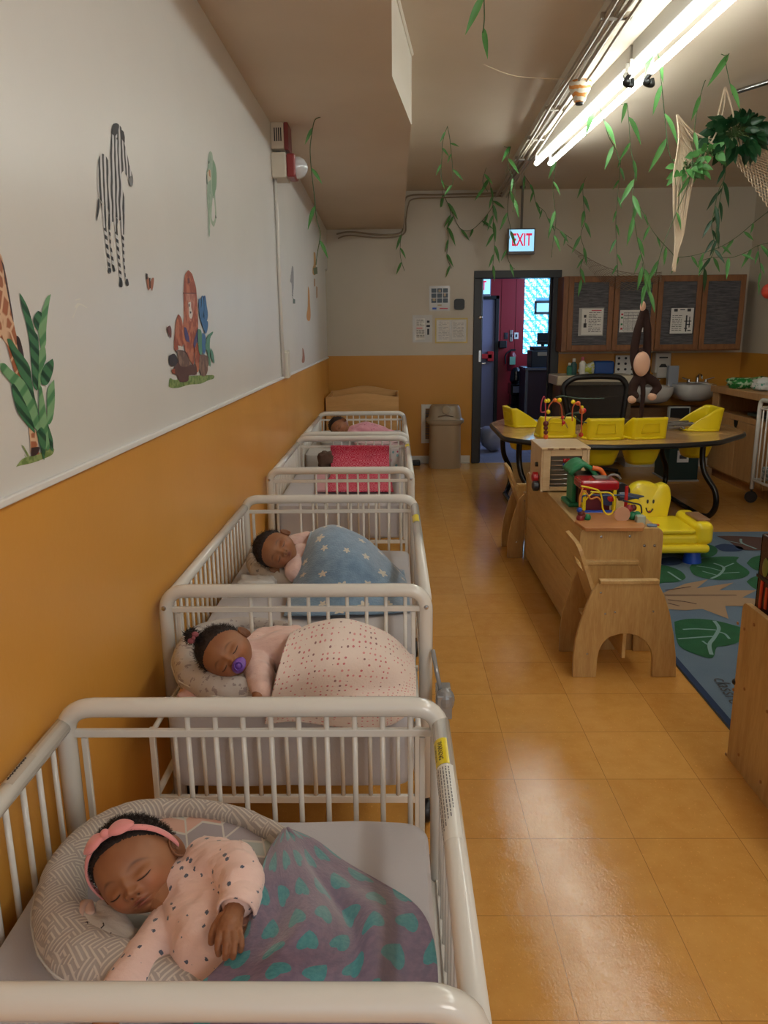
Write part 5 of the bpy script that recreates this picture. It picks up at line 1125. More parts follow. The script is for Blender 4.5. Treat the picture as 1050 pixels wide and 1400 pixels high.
# ------------------------------------------------------------------ hanging plush monkey
YM = 5.8
mk = Mat('monkey_fur', sr(50,27,22), .9); v, x, y, z = mk.coords(); mk.bump(mk.noise(v, 220, 2), .6, .004)
r = root('plush_monkey', 'dark brown plush monkey with a pink face hanging from a vine', 'plush toy', atY(880,415,YM))
z9 = lambda x, y, dy=0: atY(760+x/6.176, 470+y/6.176, YM+dy)
zm = lambda x, y, dy=0: atY(760+x/3.62, 360+y/3.62, YM+dy)
blob('fur_body', [
 [(zm(432,235), .022), (zm(405,330), .030), (zm(392,400), .032), (zm(385,470), .03), (zm(400,540), .03)],
 [(zm(445,240,.01), .022), (zm(454,330,.0), .028), (zm(452,400,.02), .030), (zm(450,470,.03), .03)],
 [(zm(420,450,.05), .05), (zm(425,520,.05), .065), (zm(428,575,.04), .05)],
 [(zm(405,570), .038), (zm(385,600), .036), (zm(378,640), .032), (zm(395,655,-.03), .026)],
 [(zm(450,565), .038), (zm(490,590), .034), (zm(505,615), .03), (zm(480,645,-.02), .026)],
 [(zm(430,580,-.02), .02), (zm(432,650,-.03), .018), (zm(424,720,-.03), .017), (atY(875,583,YM-.03), .015)],
], mk, r, voxel=.006, smooth=4)
fm = M['skinplush']
mb = MB(); q = z9(725,170,-.035); mb.ball(q, .060, sc=(1.0,.62,1.50), seg=24, rings=16); mb.build('face', fm, r, smooth=True)
mb = MB(); q = z9(712,58,-.03); mb.ball(q, .016); mb.build('tuft', mk, r, smooth=True)
for (x, y) in ((643,470),(812,447)): mb = MB(); q = z9(x, y, -.03); mb.ball(q, .030, sc=(1.1,.8,1.0)); mb.build('foot', fm, r, smooth=True)
mb = MB(); q = atY(879,419,YM-.01); mb.ball(q, .026, sc=(.8,.7,1.4)); mb.build('hand', fm, r, smooth=True)
# ------------------------------------------------------------------ vines
random.seed(21)
YPL = 5.37
def leafmesh(mb, base, d_, L, w_, m=0):
    d_ = d_.normalized(); s_ = d_.cross(Vector((random.uniform(-.4,.4), -1, random.uniform(-.3,.3)))).normalized(); up_ = s_.cross(d_)
    n = 6; vs = []; curl = random.uniform(.05, .25)*L
    for i in range(n+1):
        t = i/n; ww = w_*math.sin(math.pi*min(1, t**.75))*.5+.0006; c_ = base+d_*L*t - up_*curl*t*t*.6 + Vector((0,0,-.15*L*t*t))
        vs += [c_-s_*ww+up_*ww*.3, c_, c_+s_*ww+up_*ww*.3]
    fs = []
    for i in range(n): a_ = i*3; fs += [(a_, a_+1, a_+4, a_+3), (a_+1, a_+2, a_+5, a_+4)]
    mb.add(vs, fs, m)
def vine(label, pts, Y_=None, leaf=34, gap=24, thick=.0026, dark=False, lw=.20, dens=1, down=.8):
    if Y_ is None: Y_ = onceil(pts[0][0], pts[0][1]).y
    P_ = [atY(px, py, Y_+.02*math.sin(i*1.7)) for i, (px, py) in enumerate(pts)]
    for p in P_: p.z = min(p.z, zc(p.y))
    r = root('hanging_vine', label, 'artificial vine', P_[0], group='artificial vines hung round the ceiling')
    sp = spline(P_, 6); mb = MB(); mb.tube(sp, thick, 5); mb.build('stem', M['stem'], r, smooth=True)
    k_ = Y_/FPX*1.03; L = leaf*k_*.92; g_ = gap*k_*1.25; mb = MB(); acc = g_*.5; side = 1
    for a_, b_ in zip(sp[:-1], sp[1:]):
        acc += (b_-a_).length
        if acc > g_:
            acc = random.uniform(-.2, .3)*g_; side = -side; t_ = (b_-a_).normalized()
            l_ = L*random.uniform(.6, 1.1)
            d_ = (t_*.35+Vector((side*random.uniform(.2,.7), random.uniform(-.5,.3), -down*random.uniform(.5, 1.2))))
            leafmesh(mb, a_, d_, l_, l_*lw)
    mb.build('leaves', M['leaf_dark'] if dark else M['leaf'], r, smooth=True)
    return r
vine('vine with two large leaves at the top edge, left of the lamps', [(661,-25),(662,10),(662,28),(660,45)], 3.4, leaf=48, gap=26)
vine('long thin vine hanging in front of the left wall', [(438,160),(430,165),(426,185),(424,205),(426,235),(430,270),(433,300),(438,320),(434,345),(432,362)], atZ(438,160,2.60).y, leaf=34, gap=34)
vine('looped vine hanging from the ceiling between soffit and lamps', [(612,172),(606,190),(604,215),(603,240),(606,252),(618,253),(619,235),(617,210),(615,190),(612,174)], None, leaf=17, gap=13)
vine('vine falling down the back wall below the looped one', [(604,256),(606,265),(616,290),(612,310),(613,330),(611,350),(617,367)], 8.38, leaf=24, gap=12)
vine('short vine at the corner of the soffit on the back wall', [(551,313),(548,325),(547,345),(549,358),(553,370)], 8.2, leaf=20, gap=12)
vine('garland sagging across the back wall to the conduit bunch', [(618,290),(626,308),(634,315),(645,314),(657,304),(667,292),(674,280),(672,265)], 8.39, leaf=18, gap=11)
vine('dense vine hanging just left of the EXIT sign', [(667,225),(668,245),(673,268),(674,290),(675,315),(676,335),(675,350),(673,372)], 7.9, leaf=22, gap=8)
vine('vine curling down beside the end of the ceiling raceway', [(690,168),(697,180),(698,200),(694,225),(700,240),(704,262),(701,290)], 6.8, leaf=26, gap=17)
vine('vine passing in front of the left edge of the EXIT sign', [(700,215),(706,236),(697,260),(694,290),(698,315),(693,345),(698,362),(704,368)], 7.6, leaf=22, gap=17)
vine('vine slanting down to the right of the EXIT sign', [(718,215),(717,240),(728,258),(733,278),(745,290),(752,305),(765,315),(782,327)], 7.7, leaf=19, gap=9)
vine('thin vine with long leaves below the far end of the lit lamp', [(762,180),(763,200),(758,235),(756,262),(760,300),(756,330),(754,352)], 6.9, leaf=28, gap=24)
vine('vine hanging against the back wall left of the cabinets', [(802,235),(797,255),(798,280),(800,300),(794,322),(799,345),(793,370),(797,390)], 7.9, leaf=22, gap=11)
vine('vine draped off the lit tubes', [(812,118),(818,142),(826,165),(832,186),(842,205),(848,225)], None, leaf=40, gap=22, thick=.003)
vine('long central vine reaching down to the monkey', [(851,60),(855,100),(857,140),(860,170),(862,200),(868,235),(865,262),(866,290),(872,330),(880,362),(881,390),(884,412)], 5.75, leaf=34, gap=19)
vine('vine crossing the bright lamp near its joint', [(894,-10),(897,30),(899,70),(904,110),(907,140),(910,170),(914,205),(920,222)], 4.6, leaf=42, gap=22)
vine('vine strand falling behind the central one to the wall cabinets', [(852,150),(849,210),(845,262),(842,300),(843,340),(845,378)], 7.2, leaf=20, gap=12)
vine('dark stemmed vine slanting beside the macrame', [(975,60),(966,95),(958,130),(950,170),(944,240),(925,290),(905,340),(896,378)], 5.3, leaf=30, gap=44)
vine('vine with a long horizontal leaf above the macrame hook', [(993,-10),(995,30),(998,60),(992,82),(996,105),(1002,130)], 4.9, leaf=40, gap=26)
vine('sagging garland between the central vine and the macrame tip', [(868,272),(880,292),(890,312),(902,328),(918,345),(922,352)], 6.2, leaf=24, gap=12)
vine('garland swinging up from the macrame tip to the right edge', [(922,352),(945,350),(970,343),(990,335),(1010,322),(1030,305),(1052,288)], 6.2, leaf=26, gap=13)
vine('lower garland running to the right edge above the cabinets', [(955,358),(975,352),(1000,352),(1020,345),(1036,336),(1060,330)], 6.4, leaf=26, gap=12)
vine('long dark vine under the bushy hanging plant', [(992,225),(990,245),(982,262),(976,290),(973,310),(977,335),(972,352),(955,378)], YPL, leaf=30, gap=10, dark=True)
vine('second dark vine right of the one under the bushy plant', [(989,250),(984,275),(981,300),(979,320),(983,340)], YPL, leaf=22, gap=11, dark=True)
vine('short vine hanging at the right edge above the cabinet', [(1036,335),(1038,352),(1040,372),(1036,388)], 6.6, leaf=18, gap=12)
vine('leafy strand ending above the monkey', [(878,360),(880,375),(886,392),(888,405)], 5.7, leaf=34, gap=8)
vine('leaf strand beside the far end of the raceway', [(667,262),(660,248),(665,225)], 7.5, leaf=24, gap=14)
# ------------------------------------------------------------------ macrame hangers, net and plants
YP = 5.35
def hangpt(px, py, dy=0): return atY(px, py, YP+dy)
r = root('macrame_hanger', 'cream macrame hanger with a long tapering tail, holding a leafy trailing plant', 'macrame hanger', hangpt(926,157))
rnd = random.Random(4)
mb = MB()
for k in range(14):
    a_ = k/13; t0 = (926+rnd.uniform(-1,1), 157); wob = rnd.uniform(-3, 3)
    side = (a_-.5)*2
    pts = [hangpt(*t0), hangpt(928+max(0, a_-.3)*22, 190+a_*6, .04*side), hangpt(921+a_*27, 238, .05*side), hangpt(922+a_*22+wob*.5, 262, .03*side), hangpt(922+a_*17+wob*.4, 290, .02*side), hangpt(923+a_*11, 322, .01), hangpt(923+a_*4+wob*.3, 345), hangpt(919+a_*4, 365+rnd.uniform(-3, 8))]
    mb.tube(spline(pts, 6), .0048, 5)
mb.build('tail_cords', M['cord'], r, smooth=True)
mb = MB()
apex = hangpt(991,119)
for pts in ([(991,119),(985,145),(976,175),(960,205),(950,235),(944,255)], [(991,119),(990,145),(982,175),(970,200),(955,232)], [(992,119),(1000,145),(1004,165)], [(926,157),(945,178),(965,190),(985,205)], [(926,157),(940,180),(955,200),(975,215)], [(926,157),(932,185),(946,205),(968,225)]):
    mb.tube(spline([hangpt(*p) for p in pts], 5), .006, 5)
mb.build('suspension_cord', M['cord'], r, smooth=True)
mb = MB()
for i in range(7):
    for (f0, f1) in (((926+i*1.2, 165+i*10), (975-i*5, 190+i*9)),):
        mb.tube(spline([hangpt(f0[0], f0[1], -.03), hangpt((f0[0]+f1[0])/2, (f0[1]+f1[1])/2+8, .02), hangpt(f1[0], f1[1], .03)], 5), .003, 4)
mb.build('netting', M['cord'], r, smooth=True)
def bush(name, label, px, py, rad, Y_, n, mat, ll_, seed, pot=None):
    rn = random.Random(seed); random.seed(seed); c_ = atY(px, py, Y_); r = root(name, label, 'potted plant', c_)
    if pot: mb = MB(); mb.lathe([(.04,-.13),(.055,-.1),(.075,0),(.078,.01),(.07,.012),(.0001,0)], c_+Vector((0,0,-.03)), 18); mb.build('pot', pot, r, smooth='auto')
    mb = MB(); ms_ = MB()
    for i in range(n):
        d_ = Vector((rn.uniform(-1,1), rn.uniform(-.8,.8), rn.uniform(-.75,1))).normalized(); p_ = c_+Vector((d_.x*rad[0], d_.y*rad[0], d_.z*rad[1]))*rn.uniform(.45, 1)
        leafmesh(mb, p_, d_+Vector((rn.uniform(-.5,.5),0,-.4)), ll_*rn.uniform(.7,1.2), ll_*rn.uniform(.45,.6)); 
        if i % 3 == 0: ms_.tube(spline([c_, (c_+p_)/2+Vector((0,0,.03)), p_], 4), .003, 4)
    mb.build('foliage', mat, r, smooth=True); ms_.build('stems', M['stem'], r)
    return r
bush('hanging_plant', 'bushy dark green hanging plant near the right edge', 1002, 187, (.17,.13), YP, 190, M['leaf_dark'], .08, 9)
bush('hanging_plant', 'smaller light green trailing plant at the waist of the macrame', 940, 232, (.10,.05), YP, 44, M['leaf'], .07, 12)
bush('leaf_cluster', 'loose cluster of light leaves between the two hanging plants', 968, 212, (.09,.035), YP-.05, 20, M['leaf'], .075, 15)
def net(name, label, C0, nu, nv, mat, rr=.0025):
    r_ = root(name, label, 'net', C0(0,0)); mb = MB()
    for i in range(-nv, nu+1):
        for s_ in (1, -1):
            pts = []
            for j in range(nv*2+1):
                u = (i + s_*j*.5 + (0 if s_ > 0 else nv))/nu; v_ = j/(nv*2)
                if 0 <= u <= 1: pts.append(C0(u, v_))
            if len(pts) > 1: mb.tube(pts, rr, 4)
    mb.build('mesh', mat, r_); mb = MB(); mb.tube([C0(u/20, 0) for u in range(21)], rr*1.6, 5); mb.build('edge_cord', mat, r_); return r_
def N1(u, v_):
    a_ = Vector(((1-u)*775+u*905, 334+16*math.sin(u*math.pi)+u*38)); b_ = Vector(((1-u)*820+u*905, 384+14*math.sin(u*math.pi)))
    p = a_.lerp(b_, v_); return atY(p.x, p.y, 8.05+.03*math.sin(u*9))
net('fishing_net', 'faint brown fishing net draped on the back wall above the cabinets', N1, 11, 6, plain('net_brown', (140,122,104), .9), .0018)
def N2(u, v_):
    a_ = Vector((993+v_*6, 208+u*2)).lerp(Vector((1030, 190)), u); b_ = Vector((1052, 288)).lerp(Vector((1100, 250)), u)
    p = a_.lerp(b_, v_); return atY(p.x, p.y, YP+.1+.08*math.sin(u*5))
net('cord_net', 'cream cord net stretched from the bushy plant to the right edge', N2, 12, 12, M['cord'], .003)
# red paper ball at the right edge
q = atY(1052,398,6.6); r = root('paper_ball', 'red ball ornament at the right edge beside the wall cabinets', 'ornament', q)
mb = MB(); mb.ball(q, .062, seg=20, rings=14); mb.build('ball', plain('ballred', (206,70,50), .5), r, smooth=True)
mb = MB(); mb.tube([q+Vector((0,0,.06)), Vector((q.x, q.y, zc(q.y)))], .0015, 4); mb.build('string', M['cord'], r)
# ------------------------------------------------------------------ cribs
PXL, PXR = -.655, .087; ZRT = .741; TR = .0195
def panel(r, y, zb=.10, bars=True, zbr=.345, xl=PXL, xr=PXR, screws=True, barx=None):
    mb = MB(); mb.tube(fillet([(xl, y, zb), (xl, y, ZRT), (xr, y, ZRT), (xr, y, zb)], .062, 8), TR, 14); o = mb.build('top_rail', M['white_metal'], r, smooth=True)
    if bars:
        mb = MB(); mb.box(xl, xr, y-.006, y+.006, .678, .694); mb.box(xl, xr, y-.008, y+.008, zbr, zbr+.018); mb.box(xl+.03, xl+.042, y-.005, y+.005, zbr+.02, .676); mb.box(xr-.042, xr-.03, y-.005, y+.005, zbr+.02, .676); mb.build('crossbar', M['white_metal'], r, bevel=.002)
        for k in (barx or range(9)):
            x_ = -.412+.055*k; mb = MB(); mb.cyl((x_, y, zbr+.01), (x_, y, ZRT-.01), .0055, 8); mb.build('bar', M['white_metal'], r, smooth=True)
    if screws:
        for x_ in (xl, xr): mb = MB(); mb.lathe([(.007,0),(.006,.003),(.0001,.004)], (x_, y-TR, ZRT-.045), 12, M=Matrix.Rotation(R(90), 3, 'X')); mb.build('bolt', M['steel'], r, smooth='auto')
def sides(r, ya, yb, zbr=.345, low=None, n=None):
    n = n or int((yb-ya)/.06)
    for x_ in (PXL, PXR):
        mb = MB(); zt_ = low or ZRT-.035
        mb.cyl((x_, ya, zt_), (x_, yb, zt_), .0175 if not low else .01, 14); mb.build('side_rail', M['white_metal'], r, smooth=True)
        mb = MB(); mb.box(x_-.008, x_+.008, ya, yb, zbr, zbr+.018); mb.build('bottom_rail', M['white_metal'], r, bevel=.002)
        for k in range(1, n):
            y = ya+(yb-ya)*k/n; mb = MB(); mb.cyl((x_, y, zbr), (x_, y, zt_), .0055, 8); mb.build('bar', M['white_metal'], r, smooth=True)
def casters(r, ya, yb):
    for x_ in (PXL, PXR):
        for y in (ya, yb):
            mb = MB(); mb.cyl((x_, y, .06), (x_, y, .12), .009, 8); mb.lathe([(.0001,-.014),(.034,-.014),(.037,-.008),(.037,.008),(.034,.014),(.0001,.014)], (x_, y, .038), 18, M=Matrix.Rotation(R(90), 3, 'Y')); mb.build('caster', M['black'], r, smooth='auto')
def mattress(label, x0, x1, ya, yb, z0, z1, mat, seed=0):
    cx, cy, hx, hy = (x0+x1)/2, (ya+yb)/2, (x1-x0)/2, (yb-ya)/2
    def rg(ins, z_):
        f = fillet([(x0+ins, ya+ins, 0), (x1-ins, ya+ins, 0), (x1-ins, yb-ins, 0), (x0+ins, yb-ins, 0)], .05, 8, True)
        out = []
        for i in range(len(f)):
            a_, b_ = f[i], f[(i+1) % len(f)]; n_ = max(1, int((b_-a_).length/.03))
            for k in range(n_): p = a_.lerp(b_, k/n_); out.append(Vector((p.x, p.y, z_)))
        return out
    base = rg(0, 0); C_ = Vector((cx, cy, 0)); rings = []
    for sc_, dz in ((.97, 0), (.995, .012), (1, .03), (1, z1-z0-.03), (.995, z1-z0-.012), (.975, z1-z0-.003), (.93, z1-z0), (.75, z1-z0), (.5, z1-z0), (.2, z1-z0)):
        rings.append([Vector((cx+(p.x-cx)*sc_, cy+(p.y-cy)*sc_, z0+dz+.004*noise.noise(Vector((p.x*sc_*9+seed, p.y*sc_*7, dz*9))))) for p in base])
    mb = MB(); loft(mb, rings); o = mb.build('mattress', mat, smooth='auto')
    tag(o, label, 'mattress', 'crib mattresses'); return o
def crib(label, y0, y1):
    return root('crib', label, 'crib', ((PXL+PXR)/2, (y0+y1)/2, 0), group='white metal cribs in a row')
# crib 1, the nearest
c1 = crib('white metal crib nearest the camera, holding the baby with the pink bow', .70, 1.37)
panel(c1, .695, bars=False); panel(c1, 1.372); sides(c1, .695, 1.372, n=11); casters(c1, .695, 1.372)
mb = MB(); mb.box(PXL, PXR, .69, .70, .345, .363); mb.box(PXL, PXR, .70, 1.37, .35, .356); mb.build('mattress_support', M['white_metal'], c1)
mattress('pale grey sheeted mattress in the nearest crib', -.64, .062, .725, 1.345, .37, .512, M['sheet'])
# crib 2
c2 = crib('white metal crib second from the camera, holding the baby with the purple pacifier', 1.72, 2.06)
panel(c2, 2.06, zb=.09); casters(c2, 1.74, 2.06)
mb = MB(); mb.box(-.60, PXR-.03, 1.684, 1.696, .315, .335); mb.box(-.60, PXR-.03, 1.684, 1.696, .50, .512)
for x_ in (-.595, .052): mb.box(x_-.007, x_+.007, 1.683, 1.697, .09, .52)
mb.build('front_gate', M['white_metal'], c2, bevel=.002)
for k in range(9):
    x_ = -.54+.068*k; mb = MB(); mb.cyl((x_, 1.690, .325), (x_, 1.690, .51), .0055, 8); mb.build('bar', M['white_metal'], c2, smooth=True)
for x_ in (-.6, .055):
    mb = MB(); mb.cyl((x_, 1.71, .33), (x_, 2.05, .33), .009, 8); mb.cyl((x_, 1.71, .50), (x_, 2.05, .50), .007, 8); mb.build('side_rail', M['white_metal'], c2, smooth=True)
mattress('pale grey mattress with tall front edge in the second crib', -.575, .045, 1.725, 2.035, .335, .545, M['sheet'], 3)
mb = MB(); q = atY(602,950,2.0); mb.box(q.x-.012, q.x+.03, 1.95, 2.04, q.z-.05, q.z+.02); mb.ball((q.x+.012, 1.97, q.z+.0), .03, sc=(.9,.8,1.2)); mb.tube(spline([(q.x-.0,1.99,q.z+.02),(q.x-.012,2.0,q.z+.08),(q.x-.02,2.04,q.z+.12)]), .007); mb.build('latch_housing', plain('latch_grey', (160,162,164), .2, metal=.4), c2, bevel=.008)
# crib 3
c3 = crib('white metal crib third from the camera, with the blue star blanket', 2.1, 3.26)
panel(c3, 3.262); sides(c3, 2.085, 3.262, n=19); casters(c3, 2.17, 3.262)
mb = MB(); mb.box(PXL+.02, PXR-.02, 2.105, 2.12, .345, .363); mb.box(PXL+.02, PXR-.02, 2.105, 2.12, .47, .485); mb.build('front_gate', M['white_metal'], c3, bevel=.002)
mattress('pale grey mattress under the blue star blanket', -.635, .062, 2.14, 3.235, .38, .52, M['sheet'], 5)
# crib 4
c4 = crib('empty white metal crib with the red patterned cloth', 3.95, 5.15)
panel(c4, 3.95); panel(c4, 5.15, barx=[]); sides(c4, 3.95, 5.15, n=18); casters(c4, 3.95, 5.15)
mattress('grey mattress in the empty crib with the red cloth', -.64, .065, 3.98, 5.12, .36, .555, M['sheet'], 7)
# crib 5
c5 = crib('white metal crib farthest away, holding the baby in pink', 5.35, 6.72)
panel(c5, 5.36, bars=False, screws=False); panel(c5, 6.72, barx=[]); sides(c5, 5.36, 6.72, n=18); casters(c5, 5.36, 6.72)
mattress('white mattress raised high in the farthest crib', -.64, .065, 5.4, 6.69, .46, .60, M['sheet_white'], 9)
# labels on the rails
yl = plain('label_yellow', (236,214,40), .3); wl = plain('label_white', (232,230,224), .3)
def rail_map(y_base, ang0, flip=1):
    def f(u, v):  # u along the rail (m), v across (m)
        a = ang0+v/(.0175+.0008)
        return Vector((PXR+(.0183)*math.sin(a), y_base+u, ZRT-.035+(.0183)*math.cos(a)))
    return f
def patch_on_rail(parent, name, ya, yb, w0, w1, mat, rr=.0179):
    mb = MB(); n = 8
    F_ = lambda u, v: Vector((PXR+rr*math.sin((w0+(w1-w0)*u)/.0175), ya+(yb-ya)*v, ZRT-.035+rr*math.cos((w0+(w1-w0)*u)/.0175)))
    mb.grid(F_, n, 3); return mb.build(name, mat, parent, smooth=True)
lb = root('warning_label', 'yellow and white warning label wrapped on the right rail of the nearest crib', 'label', (PXR, 1.2, ZRT))
patch_on_rail(lb, 'yellow_field', 1.20, 1.285, -.024, .006, yl); patch_on_rail(lb, 'white_field', 1.0, 1.198, -.024, .012, wl)
mb = MB(); rm = rail_map(1.245, -.65)
put_text(mb, 'WARNING', .0125, (0,0,0), (1,0,0), (0,1,0), bold=True, map=lambda u, v: rail_map(1.243, -.5)(-u, v*1.0)); put_text(mb, 'FALL AND ENTRAP', .0068, (0,0,0), (1,0,0), (0,1,0), map=lambda u, v: rail_map(1.243, -1.1)(-u, v))
mb.build('lettering', M['black'], lb)
mb = MB(); random.seed(8)
for row in range(6):
    y = 1.19
    while y > 1.01+.012*row:
        l_ = random.uniform(.004, .012); a_ = -1.25+row*.28; f0 = rail_map(0, a_)
        mb.add([f0(y-l_, -.0009), f0(y, -.0009), f0(y, .0009), f0(y-l_, .0009)], [(0,1,2,3)]); y -= l_+.0025
mb.build('small_print', plain('smallprint', (110,110,116), .5), lb)
for yy, nm in ((2.93, 'yellow label on the right rail of the third crib, by the blue blanket'), (4.9, 'yellow label on the right rail of the empty crib')):
    l_ = patch_on_rail(None, 'warning_label', yy, yy+.11, -.02, .01, yl); tag(l_, nm, 'label')
# handwritten strip on the left rail of crib 1
mb = MB(); F_ = lambda u, v: Vector((PXL+.0181*math.sin(-.9+1.5*u), 1.14+.09*v, ZRT-.035+.0181*math.cos(-.9+1.5*u))); mb.grid(F_, 6, 3); l_ = mb.build('name_tape', plain('tape', (196,190,180), .1), smooth=True); tag(l_, 'clear tape with dark handwriting on the left rail of the nearest crib', 'label')
mb = MB(); pts = [Vector((PXL+.0185*math.sin(-.2+.12*math.sin(k*2.3)), 1.15+.07*k/24, ZRT-.035+.0185*math.cos(-.2+.12*math.sin(k*2.3)))) for k in range(25)]; mb.tube(pts, .0012, 4); l2 = mb.build('handwriting', M['ink'], l_); l2.matrix_parent_inverse = Matrix.Identity(4)
# cable on the wall under crib 1 seam
# ------------------------------------------------------------------ babies
skin = Mat('skin', rough=.52, sss=0.0); v, x, y, z = skin.coords()
at_ = skin.node('ShaderNodeAttribute', attribute_name='tint'); sp_ = skin.node('ShaderNodeSeparateColor'); skin.nt.links.new(at_.outputs['Color'], sp_.inputs[0])
lipf, drkf, chk = [E(skin.nt, sp_.outputs[i]) for i in range(3)]
cb = skin.mix(skin.noise(v, 18, 3).step(.3, .7), sr(160,110,76), sr(146,96,66)); cb = skin.mix(chk*.5, cb, sr(174,104,72)); cb = skin.mix(lipf*.8, cb, sr(128,66,56)); cb = skin.mix(drkf, cb, sr(34,22,18))
skin.col(cb); skin.bump(skin.noise(v, 400, 2), .05, .001)
hairm = Mat('baby_hair', sr(38,27,24), .75); 
def sstep(a, b, x): t = max(0., min(1., (x-a)/(b-a))); return t*t*(3-2*t)
def G(*a): return math.exp(-sum(t*t for t in a))
def head_point(d):
    dx_, dy_, dz_ = d
    x = .0635*dx_; y = (.070 if dy_ > 0 else .078)*dy_; z = (.080 if dz_ > 0 else .078)*dz_
    x *= 1+.05*G((z+.030)/.028) - .16*sstep(-.045, -.078, z) 
    x *= 1+.03*G((z-.03)/.03)
    tint = [0, 0, 0]
    if dy_ > .05:
        f = sstep(.05, .55, dy_); ax = abs(x); b = 0
        y *= 1-.04*sstep(-.045, -.08, z)
        b += .004*G((z-.028)/.03, x/.04)
        b -= .0065*G((ax-.026)/.015, (z+.008)/.010); b += .0052*G((ax-.028)/.0125, (z+.0165)/.0075)
        b -= .0012*G((ax-.028)/.012, (z+.0235)/.0018)
        b += .0045*G(x/.007, (z+.014)/.014) - .002*G(x/.010, (z+.004)/.007)
        b += .0125*G(x/.0085, (z+.0315)/.0078); b += .0075*G((ax-.0105)/.0048, (z+.0335)/.0056); b -= .006*G((ax-.0062)/.0028, (z+.0388)/.0020)
        b += .0085*G((ax-.036)/.017, (z+.040)/.019); b += .0055*G(x/.021, (z+.050)/.013)
        zl = -.0514+.0006*math.cos(min(1, ax/.014)*math.pi)
        b += .0052*G(x/.0125, (z-zl-.0034)/.0030); b += .0060*G(x/.0105, (z-zl+.0042)/.0036); b -= .0045*G(x/.015, (z-zl)/.0011); b -= .0012*G(x/.0025, (z+.0435)/.004); b -= .003*G(x/.012,(z+.0605)/.003)
        b += .0055*G(x/.013, (z+.0695)/.010)
        y += b*f
        lip = max(G(x/.0125, (z-zl-.0026)/.0027), G(x/.0115, (z-zl+.0038)/.0036)); tint[0] = min(1, lip*1.3)*f
        tint[1] = f*max(.55*G((ax-.029)/.0135, (z-.004+.004*((ax-.026)/.013)**2)/.0024), .9*G((ax-.0062)/.0022, (z+.0392)/.0013), .75*sstep(.0155,.0035,abs(ax-.028))*G(0,(z+.0212+.0026*(1-((ax-.028)/.013)**2))/.0012), .6*G(x/.013,(z-zl)/.0009))
        tint[2] = f*G((ax-.034)/.018, (z+.036)/.016)
    return Vector((x, y, z)), tint
def ear_mesh(mb, s_, cols):
    n, m_ = 28, 10; c_ = Vector((s_*.0655, -.002, -.018)); b0 = len(mb.v)
    vs = []
    for i in range(n):
        a = 2*math.pi*i/n; ry = .0118*(1+.12*math.cos(a-.6)); rz = .0195*(1+.10*math.sin(a))
        for j in range(m_):
            t = j/(m_-1)          # 0 outer back -> 1 centre
            if t < .25: rr = 1-.25+t; h = .0-.004+.03*t
            rr = [.62, .86, 1.0, 1.03, .97, .86, .72, .5, .28, .02][j]; h = [-.018, -.006, .002, .0055, .0072, .0052, .0010, -.003, -.0045, -.005][j] + (.003*math.cos(a-3.0) if j > 5 else 0)
            p = Vector((h, ry*rr*math.cos(a), rz*rr*math.sin(a)))
            ang = R(38)   # flare
            q = Vector((p.x*math.cos(ang)-p.y*math.sin(ang), p.x*math.sin(ang)+p.y*math.cos(ang), p.z))
            q.x += .005
            vs.append(c_+Vector((s_*q.x, q.y, q.z)))
    fs = [((i)*m_+j, ((i+1) % n)*m_+j, ((i+1) % n)*m_+j+1, i*m_+j+1) for i in range(n) for j in range(m_-1)]
    if s_ < 0: fs = [tuple(reversed(f)) for f in fs]
    mb.add(vs, fs); cols += [(0, .0+.25*(k % m_ in (6,7,8)), 0)]*len(vs)
def frame(L, U, c, s):
    L = Vector(L).normalized(); U = Vector(U); U = (U-L*U.dot(L)).normalized(); Fw = U.cross(L)
    w = lambda v_: CR*v_.x+CU*v_.y-CF*v_.z
    Lw, Uw = w(L), w(U); Fw = Lw.cross(Uw)
    Mx = Matrix((-Lw, Fw, Uw)).transposed()*s; Mx = Mx.to_4x4(); Mx[3][3] = 1; Mx.translation = c
    return Mx
